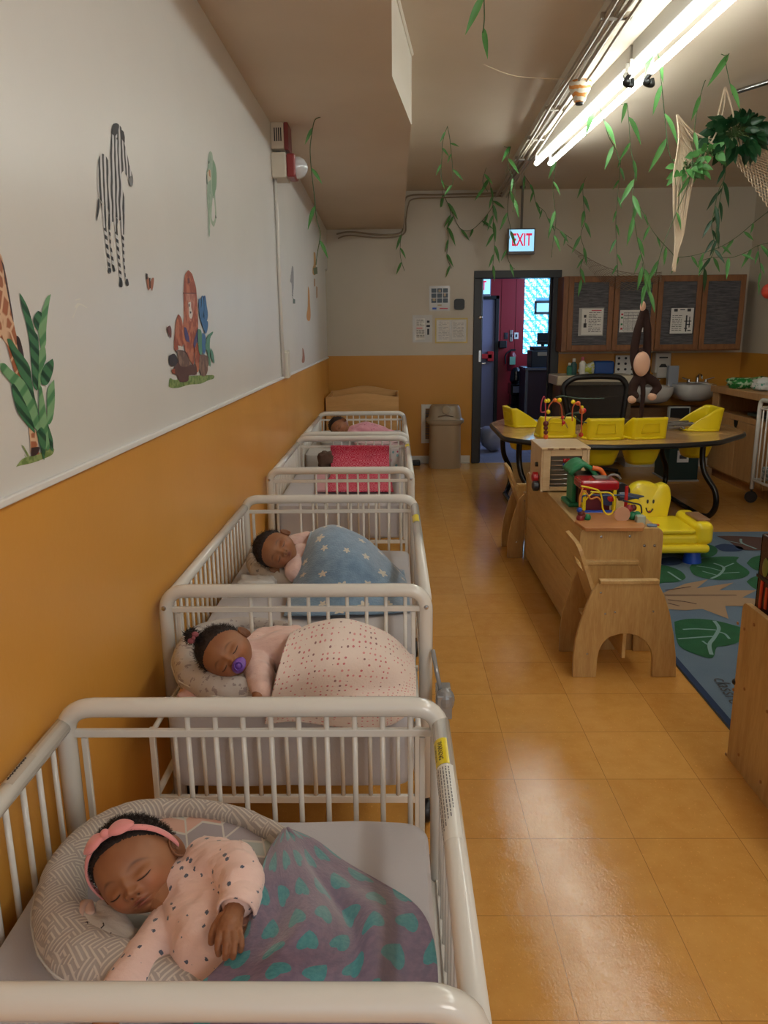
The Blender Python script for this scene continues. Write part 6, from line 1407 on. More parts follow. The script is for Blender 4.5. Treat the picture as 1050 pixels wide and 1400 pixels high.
def baby(label, c, L, U, s, seg, rgs, skin_chains, cloth_chains, cloth, voxel, hairseed, nstr, hairlift=.005, tuft=None, fingers=None):
    r = root('baby', label, 'person', c)
    MX = frame(L, U, c, s)
    if MX.to_3x3().determinant() < 0: print('WARN mirrored head')
    mb = MB(); cols = []; vs = []
    for i in range(rgs+1):
        th = math.pi*i/rgs
        for k in range(seg):
            # angular resolution biased to the face (+y)
            a = 2*math.pi*k/seg; a = a - .45*math.sin(a)   # denser near 0 -> face
            d = (math.sin(th)*math.sin(a), math.sin(th)*math.cos(a), -math.cos(th)); p, t = head_point(d); vs.append(p); cols.append(tuple(t))
    fs = [(i*seg+k, i*seg+(k+1) % seg, (i+1)*seg+(k+1) % seg, (i+1)*seg+k) for i in range(rgs) for k in range(seg)]
    fs = [tuple(reversed(f)) for f in fs]
    head_local = [v_.copy() for v_ in vs]
    mb.add([MX @ p for p in vs], fs)
    eb = MB(); ec = []
    for s_ in (-1, 1): ear_mesh(eb, s_, ec)
    mb.add([MX @ Vector(p) for p in eb.v], eb.f); cols += ec
    nb = len(mb.v)
    # neck, hands
    sk = blob('tmp', skin_chains, skin, None, voxel=voxel*.45, smooth=3, seg=12)
    mb.add([v_.co.copy() for v_ in sk.data.vertices], [tuple(p.vertices) for p in sk.data.polygons]); cols += [(0,0,0)]*len(sk.data.vertices)
    bpy.data.objects.remove(sk)
    if fingers: 
        fk = blob('tmp', fingers, skin, None, voxel=.0011, smooth=2, seg=12); mb.add([v_.co.copy() for v_ in fk.data.vertices], [tuple(p.vertices) for p in fk.data.polygons]); cols += [(0,0,0)]*len(fk.data.vertices); bpy.data.objects.remove(fk)
    o = mb.build('body', skin, r, smooth=True)
    ca = o.data.color_attributes.new('tint', 'FLOAT_COLOR', 'POINT')
    for i, c_ in enumerate(cols): ca.data[i].color = (*c_, 1)
    # hair
    rn = random.Random(hairseed); hb = MB(); keep = {}
    def hl(d, jit=0): return d[2]-.52*d[1]*(1 if d[1] > 0 else .75) > .20+jit-.10*abs(d[0])**3
    H = lambda d, l_: head_point(d)[0]+Vector(d)*l_
    sg, rg_ = 96, 60; ids = {}; hv = []; hf = []
    for i in range(rg_+1):
        th = math.pi*i/rg_
        for k in range(sg):
            a = 2*math.pi*k/sg; d = (math.sin(th)*math.sin(a), math.sin(th)*math.cos(a), math.cos(th))
            edge = d[2]-.52*d[1]*(1 if d[1] > 0 else .75)-.20+.10*abs(d[0])**3
            l_ = hairlift*sstep(-.06, .12, edge)*(.75+.5*noise.noise(Vector(d)*11+Vector((hairseed,0,0)))+.5*noise.noise(Vector(d)*28)) - .002*(1-sstep(-.10, .0, edge))
            hv.append(MX @ H(d, l_)); 
            keep[(i, k)] = edge > -.07
    for i in range(rg_):
        for k in range(sg):
            l = (k+1) % sg
            if keep[(i,k)] and keep[(i,l)] and keep[(i+1,k)] and keep[(i+1,l)]: hf.append((i*sg+k, (i+1)*sg+k, (i+1)*sg+l, i*sg+l))
    hb.add(hv, hf)
    n = 0; hw = .8 if nstr > 1000 else 1.4
    while n < nstr:
        d = Vector((rn.gauss(0,1), rn.gauss(0,1), rn.gauss(0,1))).normalized()
        if not hl(d, -.05+.1*rn.random()): continue
        n += 1; p = H(d, hairlift*.5); pts = [MX @ p]; dr = (Vector(d)+Vector((rn.uniform(-.7,.7), rn.uniform(-.7,.7), rn.uniform(-.5,.7)))).normalized()
        ll2 = rn.uniform(.5, 1)*hairlift*2.6; cu = Vector((rn.uniform(-1,1), rn.uniform(-1,1), rn.uniform(-1,1)))
        for q_ in range(1, 5): p = p+dr*ll2/4; dr = (dr+cu*.6).normalized(); pts.append(MX @ p)
        hb.tube(pts, [.0004*s*hw, .0004*s*hw, .00035*s*hw, .0003*s*hw, .00012*s*hw], 3, cap=False)
    if tuft:
        for (tc, tr) in tuft:
            tc = MX @ Vector(tc)
            for q_ in range(260):
                d = Vector((rn.gauss(0,1), rn.gauss(0,1), rn.gauss(0,1))).normalized(); p = tc+d*tr*.75; t2 = Vector((rn.uniform(-1,1), rn.uniform(-1,1), rn.uniform(-1,1)))*.5; hb.tube([p, p+(d+t2)*tr*.25, p+(d*.8+t2*2)*tr*.4], [.0012,.001,.0004], 3, cap=False)
            hb.ball(tc, tr*.85, seg=16, rings=10)
    hb.build('hair', hairm, r, smooth=True)
    # closed eyelashes
    for s_ in (-1, 1):
        mb = MB(); pts = []
        for k in range(9):
            x_ = s_*(.0165+.0235*k/8); u = (abs(x_)-.028)/.013; z_ = -.0212-.0030*(1-u*u)+.0008*k/8
            bp_ = min((p for p in head_local if p.y > 0), key=lambda p: (p.x-x_)**2+(p.z-z_)**2); pts.append(MX @ Vector((x_, bp_.y+.0006, z_)))
        mb.tube(pts, [.0004]+[.0008]*7+[.0005], 5); mb.build('eyelashes', hairm, r, smooth=True)
    cl = blob('pajamas', cloth_chains, cloth, r, voxel=voxel, smooth=7, seg=16, disp=lambda p, n_: n_*(.0022*noise.noise(Vector((p.x*38, p.y*38, p.z*38)))+.0075*(.35-abs(noise.noise(Vector((p.x*13+p.y*9+3, p.y*20-p.x*9, p.z*16)))))+.002))
    return r, MX
A3 = lambda px, py, z_: atZ(px, py, z_)
def ink_print(name, base, dark, sc, thr=.16, dens=.5, fold=.5):
    m = Mat(name, rough=.8, sheen=.3); v, x, y, z = m.coords(); d_, c1_, c2_ = m.voro(v, sc); w_ = m.noise(v, sc*5, 2)
    f = (d_+(w_-.5)*.35).lt(thr)*c1_.gt(dens)
    m.col(m.mix(f, m.mix(m.noise(v, 6, 3).step(.3, .7), sr(*base), tuple(c*.9 for c in sr(*base))), sr(*dark)))
    m.bump(m.noise(v, 500, 2)*.05+m.noise(m.vec(x*1.0+m.noise(v, 7, 2)*.12, y*2.2, z), 17, 3, .45)*2.0*fold, .9, .012); return m
pj1 = ink_print('pink_print_pajamas', (242,208,198), (88,94,112), 60, .21, .12)
# --- lounger 1
lm = Mat('herringbone', rough=.85); v, x, y, z = lm.coords()
hx = ((x*38).fract()-.5).abs()*2; ch_ = ((y*150+z*60+hx*2.6*(((x*19).floor()*0)+1))+lm.noise(v, 10, 2)*3).sin(); ch2 = (((y+x)*190+lm.noise(v, 30, 2)*5).sin())
blk = lm.voro(v, 60)[1].gt(.5)
st_ = ((x-y)*620+lm.noise(v, 20, 2)*4).sin()*blk+((x+y)*620+lm.noise(v, 20, 2)*4).sin()*(1-blk)
lm.col(lm.mix(st_.step(.1, .7)*.8, sr(178,170,166), sr(222,214,204))); lm.bump(lm.noise(v, 22, 3)*2+st_*.15, .35, .004)
cv = Mat('chevron_pad', rough=.85); v, x, y, z = cv.coords()
u_ = (x*.95+y*.3)*15; w2 = (y*.95-x*.3)*30; zig = ((u_.fract()-.5).abs()*1.2+w2); band = (zig*.9).fract(); idx = (zig*.9).floor()
wn = cv.node('ShaderNodeTexWhiteNoise', noise_dimensions='3D'); cv.nt.links.new(cv.vec(idx, (u_*2).floor()*.0, 0.0), wn.inputs[0]); rw = E(cv.nt, wn.outputs[0])
cc = cv.mix(rw.gt(.25), sr(196,206,204), sr(178,172,180)); cc = cv.mix(rw.gt(.5), cc, sr(206,200,170)); cc = cv.mix(rw.gt(.72), cc, sr(226,186,172)); cc = cv.mix(band.lt(.14), cc, sr(224,220,214)); cc = cv.mix((u_*1.0).fract().lt(.05), cc, sr(224,220,214)); cv.col(cc)
cv.bump(cv.noise(v, 16, 3), .3, .01)
def lounger(label, path, rr, pad_c, zc_, zp, mat, padm, voxel=.006):
    r = root('baby_lounger', label, 'baby lounger', A3(*pad_c, zp), group=None)
    P_ = spline([A3(px, py, zc_) for px, py in path]+[A3(*path[0], zc_)], 4)[:-1]
    rads = []
    n = len(path)
    for i in range(len(P_)): t = i/4; a_ = int(t) % n; f = t-int(t); rads.append(rr[a_]*(1-f)+rr[(a_+1) % n]*f)
    ch = [(p, rd) for p, rd in zip(P_, rads)]; ch.append(ch[0])
    blob('bolster', [ch], mat, r, voxel=voxel, smooth=5, disp=lambda p, n_: n_*.002*noise.noise(p*40))
    mb = MB(); c_ = A3(*pad_c, zp)
    k = len(P_)
    mb.grid(lambda u, v_: c_.lerp(Vector((P_[int(round(u*k)) % k].x, P_[int(round(u*k)) % k].y, zp+.012)), v_)+Vector((0,0,-.012*math.sin(math.pi*v_))), k, 8, closeu=True)
    mb.build('pad', padm, r, smooth=True, solid=.006)
    mb = MB(); mb.tube([p+Vector((0,0,-.002))+ (p-c_).normalized()*rd*1.0 for p, rd in zip(P_, rads)], .0022, 5, closed=True); mb.build('piping', M['sheet_white'], r, smooth=True)
    return r
lounger('patterned oval lounger under the baby with the pink bow', [(95,1290),(82,1245),(92,1195),(125,1150),(175,1118),(235,1106),(300,1110),(355,1128),(400,1160),(425,1220),(410,1300),(340,1345),(240,1345),(160,1325),(118,1312)], [.044,.043,.040,.036,.029,.021,.019,.019,.021,.025,.03,.03,.036,.042,.044], (250,1235), .552, .535, lm, cv)
# --- baby 1
zB = .515
c_h = A3(187, 1184, .632)
hand = [
 [(A3(325,1230,.657), .0165), (A3(318,1252,.657), .0150), (A3(314,1266,.657), .0165), (A3(314,1270,.655), .0145)],
 [(A3(307,1258,.655), .0125), (A3(304,1272,.654), .0085)], [(A3(321,1258,.655), .0125), (A3(323,1271,.653), .0085)], [(A3(312,1262,.656), .013), (A3(313,1275,.655), .009)],
]
fing = [[(A3(301,1274,.656), .0058), (A3(298.5,1288,.658), .0054), (A3(298,1297,.652), .0050), (A3(299,1304,.644), .0045)], [(A3(310,1277,.658), .0058), (A3(309.5,1292,.660), .0055), (A3(308.5,1302,.653), .0051), (A3(308,1309,.644), .0046)],
 [(A3(319,1277,.657), .0057), (A3(320,1291,.658), .0054), (A3(319.5,1301,.652), .0050), (A3(318.5,1308,.643), .0045)], [(A3(327,1272,.654), .0052), (A3(329.5,1284,.655), .0049), (A3(330,1293,.649), .0046), (A3(329,1299,.641), .0042)],
 [(A3(302,1258,.652), .0078), (A3(294,1268,.650), .0066), (A3(290,1279,.646), .0058), (A3(289,1288,.640), .005)], [(A3(318,1250,.657), .0145), (A3(314,1266,.656), .0145)]]
rh = [[(A3(158,1372,.565), .016), (A3(146,1392,.56), .019), (A3(138,1408,.555), .014)], [(A3(146,1398,.56), .008), (A3(130,1412,.55), .007), (A3(122,1416,.54), .006)], [(A3(146,1400,.56), .008), (A3(138,1420,.55), .007)], [(A3(152,1400,.56), .008), (A3(150,1422,.55), .007)]]
b1, MX1 = baby('sleeping baby in pink printed pajamas wearing a pink bow headband, in the nearest crib', c_h, (.77,.61,-.08), (-.61,.75,-.20), .94, 300, 190,
 [[(c_h, .045), (A3(226,1222,.605), .031), (A3(244,1234,.596), .032)], [(A3(244,1234,.596), .026), (A3(266,1200,.61), .024), (A3(284,1178,.635), .022), (A3(322,1186,.660), .020), (A3(330,1212,.662), .018), (A3(325,1232,.657), .016)], [(A3(246,1240,.59), .024), (A3(232,1270,.574), .022), (A3(208,1303,.572), .02), (A3(180,1335,.57), .018), (A3(158,1372,.565), .016)]] + rh,
 [[(A3(256,1240,.588), .044), (A3(285,1282,.588), .056), (A3(322,1322,.565), .050)], [(A3(247,1223,.596), .030), (A3(268,1202,.61), .034)],
  [(A3(270,1197,.612), .039), (A3(284,1178,.635), .037), (A3(322,1186,.660), .0335), (A3(331,1205,.664), .0315), (A3(327,1226,.660), .0255)],
  [(A3(258,1215,.60), .048), (A3(300,1248,.605), .048), (A3(322,1288,.585), .046)],
  [(A3(232,1270,.574), .035), (A3(208,1303,.572), .033), (A3(180,1335,.57), .031), (A3(160,1366,.566), .025)], [(A3(248,1250,.578), .036), (A3(230,1276,.572), .036)]],
 pj1, .0038, 3, 5000, fingers=fing+hand)
# cuff ring and collar of baby 1
mb = MB(); a_ = A3(324,1243,.656); d_ = (A3(318,1252,.657)-A3(328,1222,.661)).normalized()
mb.tube([a_-d_*.034, a_-d_*.030, a_-d_*.015, a_+d_*.004, a_+d_*.006], [.0265,.0282,.0285,.0275,.0255], 28, cap=False); mb.build('cuff', pj1, b1, smooth=True, solid=.003)
mb = MB(); nc = A3(231,1228,.598); nd = (A3(262,1252,.59)-A3(212,1200,.615)).normalized(); e1 = nd.orthogonal().normalized(); e2 = nd.cross(e1)
mb.tube([nc+nd*.004+(e1*math.cos(t)+e2*math.sin(t))*.0335 for t in [2*math.pi*i/28 for i in range(28)]], .0032, 8, closed=True); pass
# headband with bow
hbm = Mat('bow_pink', sr(232,150,150), .75, sheen=.4).m
def hbdir(t, el=R(49)): return Vector((math.cos(t), math.sin(t)*math.cos(el), math.sin(t)*math.sin(el)))
mb = MB(); pts = []; nrm = []
for i in range(60):
    t = 2*math.pi*i/60; d = hbdir(t); p = head_point(d)[0]; pts.append((p, d))
n_ax = Vector((0, -math.sin(R(49)), math.cos(R(49))))
vs = []; 
for p, d in pts:
    for off, lift in ((-.0055,.004),(-.003,.0075),(.003,.0075),(.0055,.004)): vs.append(MX1 @ (p*(1+(lift+.004)/.07)+n_ax*(off-.002)))
fs = [((i*4+j), (i*4+j+1), ((i+1) % 60)*4+j+1, ((i+1) % 60)*4+j) for i in range(60) for j in range(3)]
mb.add(vs, fs); hb_ = root('headband', 'pink bow headband on the nearest baby', 'headband', MX1.translation) if False else None
mb.build('headband', hbm, b1, smooth=True, solid=.002)
tb = R(98); db = hbdir(tb); pb_ = head_point(db)[0]+db*.014-n_ax*.002; tan = (hbdir(tb+.05)-hbdir(tb)).normalized()
mb = MB()
for s_ in (-1, 1):
    def lobe(u, v_, s_=s_):
        a_ = u*2*math.pi; rr = math.sin(math.pi*min(1, v_*.93+.04))**.7; ce = pb_+tan*s_*(.003+.042*v_)-db*(.010*v_*v_)
        return MX1 @ (ce + n_ax*(.0155*rr*math.cos(a_)) + db*(.006*rr*math.sin(a_)+.0012*math.cos(3*a_)))
    mb.grid(lobe, 18, 12, closeu=True)
mb.ball(MX1 @ (pb_+db*.002), .0072, sc=(1,1,1)); mb.build('bow', hbm, b1, smooth=True)
# comforter plush by the cheek of baby 1
r = root('plush_comforter', 'small pale grey plush face with a closed eye below the nearest baby\'s cheek', 'plush toy', A3(140,1270,.57))
pm = ink_print('plush_grey', (206,200,194), (150,140,136), 30, .14, .5)
blob('head', [[(A3(118,1262,.570), .018), (A3(135,1275,.568), .021), (A3(158,1292,.562), .016), (A3(172,1300,.558), .006)], [(A3(112,1262,.565), .012), (A3(104,1250,.562), .006)], [(A3(140,1240,.575), .013), (A3(160,1262,.57), .018), (A3(178,1282,.56), .013)]], pm, r, voxel=.0035, smooth=6)
mb = MB(); mb.tube(spline([A3(104,1262,.59), A3(112,1240,.585), A3(120,1232,.58), A3(124,1250,.588)], 5), [.002]+[.005]*14+[.002], 6, flat=(.5,1.6)); mb.build('ear', plain('ear_pink', (226,196,184), .85), r, smooth=True)
mb = MB(); mb.tube([A3(138,1269,.5895), A3(142,1265,.5895), A3(141,1262,.589)], .0009, 5); mb.tube([A3(149,1279,.584), A3(152,1275,.584)], .0009, 5); mb.tube([A3(117,1262,.5895), A3(119,1260,.5895), A3(120,1263,.589)], .0009, 5); mb.build('stitched_face', M['ink'], r)
# ------------------------------------------------------------------ blankets
def cloth_grid(name, label, rows, nu, nv, mat, cat='blanket', fold=None, thick=.005, parent=None):
    # rows: list of rows of 3D points; smooth surface through them
    R_ = [spline(rw, 8) for rw in rows]; m_ = len(R_[0]); cols = [spline([rw[i] for rw in R_], 8) for i in range(m_)]
    # resample
    def samp(l, t): f = t*(len(l)-1); i = min(int(f), len(l)-2); return l[i].lerp(l[i+1], f-i)
    vs = []; uv = []
    import itertools
    wid = sum(((rows[len(rows)//2][i+1]-rows[len(rows)//2][i]).length for i in range(len(rows[0])-1))); hei = sum(((rows[j+1][len(rows[0])//2]-rows[j][len(rows[0])//2]).length for j in range(len(rows)-1)))
    for j in range(nv):
        rowp = [samp(c_, j/(nv-1)) for c_ in cols]
        for i in range(nu):
            p = samp(rowp, i/(nu-1))
            if fold: p = p + fold(i/(nu-1), j/(nv-1))
            vs.append(p); uv.append((i/(nu-1)*wid, j/(nv-1)*hei))
    fs = [(j*nu+i, j*nu+i+1, (j+1)*nu+i+1, (j+1)*nu+i) for j in range(nv-1) for i in range(nu-1)]
    mb = MB(); mb.add(vs, fs); o = mb.build(name, mat, parent, smooth=True, uv=uv, solid=thick)
    if not parent: tag(o, label, cat)
    return o
def uvmat(name, rough=.9, **kw):
    m = Mat(name, rough=rough, **kw); v, x, y, z = m.coords('UV'); return m, v, x, y
m, v, x, y = uvmat('heart_blanket', sheen=.5)
S_ = .062
cxn = x/S_; row = (y/(S_*1.0)); rofs = ((row.floor()*.5).fract())  # alternate rows
cx_ = (cxn+rofs).fract()-.5; cy_ = row.fract()-.5
k1 = (((cxn+rofs).floor()*12.99+row.floor()*78.2).sin()*43.7).fract()-.5
ang = k1*1.6; ca, sa = ang.cos(), ang.sin(); hx_ = (cx_*ca-cy_*sa)*2.9; hy_ = (cx_*sa+cy_*ca)*2.9
a2 = hx_*hx_+(hy_*1.05-(hx_.abs()*0.62)+.12)*(hy_*1.05-(hx_.abs()*0.62)+.12)
n_ = m.noise(v, 120, 3)
m.col(m.mix((a2+(n_-.5)*.25).lt(.78), m.mix(m.noise(v, 70, 3).step(.3, .7), sr(130,110,130), sr(114,99,122)), m.mix(n_.step(.3, .7), sr(62,132,140), sr(78,146,150)))); m.bump(n_, .35, .003)
heart = m
def f1(u, v_):
    k = math.sin(math.pi*u)**.5
    return Vector((0, 0, k*(.010*math.sin(u*15+v_*4)*sstep(.15, .6, v_)+.008*noise.noise(Vector((u*5, v_*4, 2)))+.007*G((u-.60-.08*v_)/.05)*-2.0*sstep(.1,.5,v_)+.010*G((u-.72-.05*v_)/.06)*sstep(.15,.5,v_))))
rows = []
Lp = [(387,1134,.585),(368,1162,.61),(354,1200,.642),(345,1245,.640),(331,1288,.635),(300,1322,.622),(268,1350,.590),(252,1392,.56),(244,1436,.545)]
Rp = [(396,1134,.580),(432,1150,.565),(470,1178,.545),(520,1206,.526),(562,1232,.522),(586,1262,.521),(597,1310,.520),(600,1370,.520),(603,1430,.519)]
Hm = [.0,.012,.028,.045,.060,.066,.066,.06,.05]
for (lx, ly, lz), (qx, qy, qz), h in zip(Lp, Rp, Hm):
    rw = []
    for i in range(7):
        u = i/6; z_ = lz*(1-u)+qz*u + h*math.sin(math.pi*min(1,u*1.15))**1.1*(1 if u < .87 else .3) ; rw.append(A3(lx+(qx-lx)*u, ly+(qy-ly)*u, z_))
    rows.append(rw)
bl1 = cloth_grid('blanket', 'purple blanket with teal hearts over the nearest baby', rows, 90, 90, heart, fold=f1)
# --- baby 2
lm2 = Mat('grey_leaf_print', rough=.85); v, x, y, z = lm2.coords(); nn2 = lm2.noise(v, 60, 3); vz = lm2.voro(v, 50)[0]
lm2.col(lm2.mix(nn2.gt(.60).max(vz.lt(.12)), sr(198,192,188), sr(160,150,150))); lm2.bump(lm2.noise(v, 30, 3), .3, .005)
zM2 = .548
lounger('grey printed lounger under the baby with the purple pacifier', [(262,925),(254,905),(262,880),(285,862),(330,853),(375,856),(400,866),(410,900),(395,930),(345,944),(300,942)], [.040,.038,.034,.028,.022,.020,.022,.03,.03,.035,.042], (330,900), .592, .575, lm2, M['sheet'])
c2h = A3(308, 892, .672)
pj2 = ink_print('pink_plain_pajamas', (240,204,194), (120,100,104), 34, .13, .6)
b2, MX2 = baby('sleeping baby with a purple pacifier and a small topknot, in the second crib', c2h, (.48,.85,-.10), (-.86,.50,.05), .92, 150, 100,
 [[(c2h, .04), (A3(335,893,.645), .033), (A3(350,895,.64), .034)], [(A3(350,895,.64), .03), (A3(356,925,.625), .02), (A3(358,944,.615), .014), (A3(352,945,.615), .014), (A3(352,953,.61), .013)]],
 [[(A3(352,893,.640), .043), (A3(395,893,.64), .062), (A3(460,900,.63), .07)], [(A3(350,903,.63), .038), (A3(356,925,.625), .033), (A3(358,944,.615), .024)], [(A3(345,888,.648), .033), (A3(362,876,.655), .034), (A3(400,872,.66), .034)]],
 pj2, .0045, 5, 1500, hairlift=.006, tuft=[((-.0,.030,.098), .019)])
pc = plain('pacifier_purple', (128,84,180), .3); pcr = root('pacifier', 'purple pacifier in the mouth of the second baby', 'pacifier', MX2 @ Vector((0,.09,-.05)))
mo = lambda x_, y_, z_: MX2 @ Vector((x_, y_, z_))
mb = MB(); mb.grid(lambda u, v_: mo(.022*v_*math.cos(2*math.pi*u), .0835+.003*(1-v_)-.010*v_*v_*math.cos(2*math.pi*u)**2, -.051+.0165*v_*math.sin(2*math.pi*u)), 28, 6, closeu=True); mb.build('shield', pc, pcr, smooth=True, solid=.003)
mb = MB(); mb.tube([mo(.0105*math.cos(t), .094, -.051+.0105*math.sin(t)) for t in [2*math.pi*i/20 for i in range(20)]], .0022, 6, closed=True); mb.ball(mo(0,.090,-.051), .0085, sc=(1,1,1)); mb.build('ring', plain('pacifier_violet', (108,70,170), .3), pcr, smooth=True)
mb = MB()
for s_ in (-1,1): mb.ball(MX2 @ Vector((s_*.010, .046, .092)), .008, sc=(1.2,.7,.9))
mb.ball(MX2 @ Vector((0, .050, .090)), .005); mb.build('hair_tie', plain('tie_pink', (150,84,92), .8), b2, smooth=True)
m, v, x, y = uvmat('dotted_blanket', sheen=.3)
d_, r1, r2 = m.voro(v, 72, rand=.3); cdot = m.mix(r1.gt(.35), sr(222,150,150), sr(206,120,124)); cdot = m.mix(r1.gt(.8), cdot, sr(150,110,110))
m.col(m.mix(d_.lt(.21), sr(232,214,204), cdot)); m.bump(m.noise(v, 18, 3)*2+m.noise(v, 200, 2)*.4, .3, .006)
WX = lambda px, py, y_: atY(px, py, y_)
rows = [
 [WX(362,990,1.712), WX(400,986,1.712), WX(450,992,1.712), WX(505,996,1.712), WX(535,990,1.712), WX(560,975,1.712)],
 [WX(366,968,1.712), WX(405,966,1.712), WX(450,968,1.712), WX(505,968,1.712), WX(540,966,1.712), WX(566,962,1.715)],
 [A3(371,955,.60), A3(410,948,.605), A3(455,945,.60), A3(505,944,.585), A3(545,946,.565), A3(569,950,.552)],
 [A3(382,910,.675), A3(420,900,.69), A3(465,895,.685), A3(515,898,.66), A3(550,912,.61), A3(568,925,.56)],
 [A3(398,866,.70), A3(430,852,.715), A3(475,847,.71), A3(512,858,.675), A3(545,878,.61), A3(566,905,.56)],
 [atY(402,862,2.01), atY(430,860,2.02), atY(475,862,2.02), atY(512,874,2.02), atY(545,890,2.02), atY(566,903,2.025)],
]
for p in rows[-1]: p.z = min(p.z, .66) if False else max(.56, p.z-.06)
def f2(u, v_): return Vector((0, -1, .6))*(.006*math.sin(u*17+v_*3)*math.sin(math.pi*v_)+.008*noise.noise(Vector((u*5, v_*5, 7))))
cloth_grid('blanket', 'white blanket with small pink dots over the second baby', rows, 80, 60, m, fold=f2)
mb = MB(); o = crumple('pink_cloth', (-.515, 1.775, .562), .035, .03, .018, plain('cloth_pink', (216,176,168), .85), None, 4); tag(o, 'small fold of pink cloth at the left end of the second crib', 'cloth')
# --- baby 3
zM3 = .523
lm3 = ink_print('pillow_print', (206,192,176), (140,130,124), 26, .16, .5)
r = root('baby_pillow', 'cream printed pillow under the third baby', 'pillow', A3(370,780,.55))
blob('cushion', [[(A3(350,768,.57), .042), (A3(358,782,.565), .046), (A3(385,789,.56), .044), (A3(404,792,.555), .035)], [(A3(352,758,.57), .04), (A3(372,760,.56), .05), (A3(400,772,.555), .05)]], lm3, r, voxel=.008, smooth=6)
c3h = A3(377, 752, .668)
b3, MX3 = baby('sleeping baby with short dark hair under the blue star blanket', c3h, (.26,.95,-.08), (-.95,.28,.10), 1.0, 120, 80,
 [[(c3h, .04), (A3(402,757,.63), .036), (A3(412,762,.62), .036)]],
 [[(A3(412,762,.62), .05), (A3(440,765,.62), .066), (A3(480,770,.61), .07)], [(A3(404,764,.615), .04), (A3(405,780,.60), .042)], [(A3(402,744,.65), .035), (A3(420,740,.66), .036)]],
 pj2, .006, 9, 1100, hairlift=.007)
m, v, x, y = uvmat('star_blanket', sheen=.5)
cell = .085; gx_ = x/cell; gy_ = y/cell; hsh = ((gx_.floor()*127.1+gy_.floor()*311.7).sin()*43758.5).fract(); h2 = ((gx_.floor()*269.5+gy_.floor()*183.3).sin()*4375.5).fract()
fx_ = gx_.fract()-.5+(hsh-.5)*.45; fy_ = gy_.fract()-.5+(h2-.5)*.45; rad = (fx_*fx_+fy_*fy_).sqrt(); an = fy_.atan2(fx_)+h2*6; star = rad/(.11+.16*hsh) + ((an*5).cos()*-.28)
m.col(m.mix(star.lt(.82)*hsh.gt(.25), m.mix(m.noise(v, 30, 3).step(.3, .7), sr(128,158,186), sr(112,142,172)), sr(214,206,190))); m.bump(m.noise(v, 150, 2)+m.noise(v, 12, 3)*2, .35, .006)
rows = [
 [A3(388,842,.53), A3(425,842,.54), A3(465,840,.54), A3(505,840,.535), A3(540,838,.53), A3(562,836,.528)],
 [A3(396,812,.545), A3(430,805,.59), A3(468,803,.60), A3(505,804,.58), A3(536,808,.55), A3(558,812,.53)],
 [A3(404,790,.58), A3(432,770,.66), A3(468,764,.68), A3(502,770,.66), A3(532,784,.58), A3(556,798,.53)],
 [A3(416,755,.66), A3(435,738,.71), A3(465,732,.72), A3(496,742,.69), A3(526,764,.60), A3(554,790,.531)],
 [A3(426,726,.70), A3(438,722,.71), A3(462,721.5,.71), A3(490,731,.69), A3(522,757,.60), A3(553,786,.531)],
]
rows.append([p+Vector((0, .06, -.05-.06*(p.z-.53)/.18)) for p in rows[-1]])
for p in rows[-1]: p.z = max(p.z, .53)
cloth_grid('blanket', 'light blue blanket with cream stars over the third baby', rows, 70, 50, m, fold=lambda u, v_: Vector((0, -.7, .7))*(.012*noise.noise(Vector((u*4, v_*4, 3)))+.006*math.sin(u*14+v_*5)*math.sin(math.pi*v_)))
o = crumple('white_cloth', (A3(352,800,.55)), .07, .05, .03, M['sheet_white'], None, 14); tag(o, 'crumpled white cloth below the pillow in the third crib', 'cloth')
# --- red patterned cloth in crib 4
m, v, x, y = uvmat('red_pattern'); d1, q1, q2 = m.voro(v, 22, rand=.35); n_ = m.noise(v, 90, 2); rg1 = (d1*26+(n_-.5)*5).sin(); pet = (rg1+(m.noise(v, 200, 1)-.5)*2.5).gt(.25)
m.col(m.mix(pet*.75, sr(196,28,66), sr(226,140,160)))
rows = []
for (ya_, l_, r_, yy) in ((609,452,532,5.06),(625,452,532,5.05),(648,452,533,0),(660,446,536,0),(672,445,538,0)): rows.append([(atY(l_+(r_-l_)*i/5, ya_, yy-.01*math.sin(i*1.9)) if yy else A3(l_+(r_-l_)*i/5, ya_, .572)) for i in range(6)])
cloth_grid('blanket', 'red cloth with pale pink flower rings hanging inside the empty crib', rows, 40, 30, m)
rows = [[A3(432+(8)*i, ya_, .568) for i in range(3)] for ya_ in (646,658,672)]
cloth_grid('blanket', 'faded pink cloth at the left of the red patterned one', rows, 12, 12, cloth_mat('faded_pink', (206,150,160)).m)
pr = Mat('floral_print', rough=.8); v, x, y, z = pr.coords(); d1, q1, q2 = pr.voro(v, 30); cc = pr.mix(q1.gt(.4), sr(190,150,160), sr(120,160,170)); cc = pr.mix(q1.gt(.75), cc, sr(180,70,100)); pr.col(pr.mix(d1.lt(.3), sr(196,190,190), cc))
rows = [[atY(534+6*i, ya_, 4.98+.02*i) for i in range(3)] for ya_ in (612, 632, 655)]
cloth_grid('blanket', 'pale floral cloth at the right of the red patterned one', rows, 12, 12, pr)
o = crumple('folded_towel', atY(445,628,5.0), .05, .05, .05, plain('towel_brown', (96,74,62), .9), None, 23); tag(o, 'small dark brown bundle in the left corner of the empty crib', 'bundle')
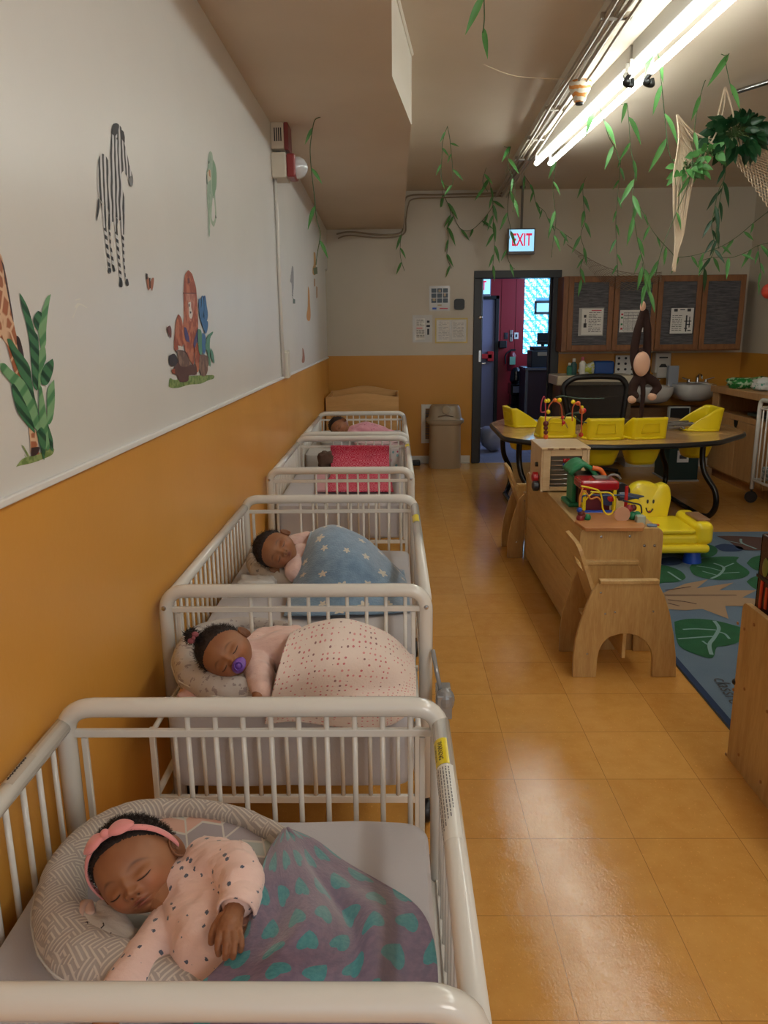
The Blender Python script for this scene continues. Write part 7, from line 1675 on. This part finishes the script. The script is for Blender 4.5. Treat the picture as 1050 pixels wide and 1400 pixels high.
# --- baby 4
c4h = atY(464, 583, 6.05)
pj4 = ink_print('pink_floral_pajamas', (226,160,176), (196,110,140), 40, .22, .3)
w4 = lambda px, py, y_: atY(px, py, y_)
b4, MX4 = baby('sleeping baby in pink flowered clothes in the farthest crib', c4h, (.35,.75,.55), (-.85,.45,-.1), 1.0, 96, 64,
 [[(c4h, .04), (w4(476,589,6.03), .036), (w4(482,590,6.02), .036)]],
 [[(w4(484,590,6.02), .05), (w4(500,588,6.02), .066), (w4(518,592,6.02), .06), (w4(535,597,6.0), .05), (w4(547,599,6.0), .035)], [(w4(482,592,6.0), .04), (w4(488,600,5.9), .035), (w4(500,604,5.85), .03)]],
 pj4, .008, 12, 160, hairlift=.010)
o = crumple('baby_blanket', (-.1, 5.8, .625), .20, .22, .03, ink_print('pale_pink_cloth', (224,190,196), (200,150,160), 20), None, 33); tag(o, 'pale pink blanket bunched in front of the farthest baby', 'blanket')
o = crumple('baby_blanket', (-.42, 5.85, .63), .14, .2, .03, M['sheet_white'], None, 37); tag(o, 'white blanket bunched below the head of the farthest baby', 'blanket')
# ------------------------------------------------------------------ crib 6 at the right
r = root('crib', 'white metal crib cut off by the right edge, in front of the wood cupboard', 'crib', (3.3, 5.8, 0))
xa_, ya_, yb_ = 3.0, 5.25, 6.36; zt6 = .865
for xx in (xa_, 3.62):
    mb = MB(); mb.tube(fillet([(xx, ya_, .12), (xx, ya_, zt6), (xx, yb_, zt6), (xx, yb_, .12)], .06, 6), .018, 12); mb.build('top_rail', M['white_metal'], r, smooth=True)
    mb = MB(); mb.tube([(xx, ya_, .20), (xx, yb_, .20)], .012, 8); mb.build('crossbar', M['white_metal'], r); mb = MB(); mb.box(xx-.006, xx+.006, ya_, yb_, .79, .803); mb.build('crossbar', M['white_metal'], r)
    for k in range(1, 16): mb = MB(); y = ya_+(yb_-ya_)*k/16; mb.cyl((xx, y, .2), (xx, y, .80), .006, 8); mb.build('bar', M['white_metal'], r, smooth=True)
for yy in (ya_, yb_):
    mb = MB(); mb.tube([(xa_, yy, .20), (3.62, yy, .20)], .012, 8); mb.build('crossbar', M['white_metal'], r, smooth=True); mb = MB(); mb.tube([(xa_, yy, .80), (3.62, yy, .80)], .012, 8); mb.build('crossbar', M['white_metal'], r, smooth=True)
    for k in range(1, 9): mb = MB(); x_ = xa_+.62*k/9; mb.cyl((x_, yy, .2), (x_, yy, .8), .006, 8); mb.build('bar', M['white_metal'], r, smooth=True)
    for xx in (xa_, 3.62):
        mb = MB(); mb.cyl((xx, yy, .05), (xx, yy, .13), .01, 8); mb.lathe([(.0001,-.016),(.045,-.016),(.05,-.008),(.05,.008),(.045,.016),(.0001,.016)], (xx+.0, yy, .051), 18, M=Matrix.Rotation(R(60), 3, 'Z') @ Matrix.Rotation(R(90), 3, 'Y')); mb.build('caster', M['black'], r, smooth='auto')
pm6 = Mat('print_sheet', rough=.8); v, x, y, z = pm6.coords(); pm6.col(pm6.mix(pm6.noise(v, 40, 2).step(.5, .56), sr(190,190,186), sr(110,124,124)))
o = mattress('printed grey mattress in the crib at the right edge', xa_+.03, 3.59, ya_+.03, yb_-.03, .22, .32, pm6, 11)
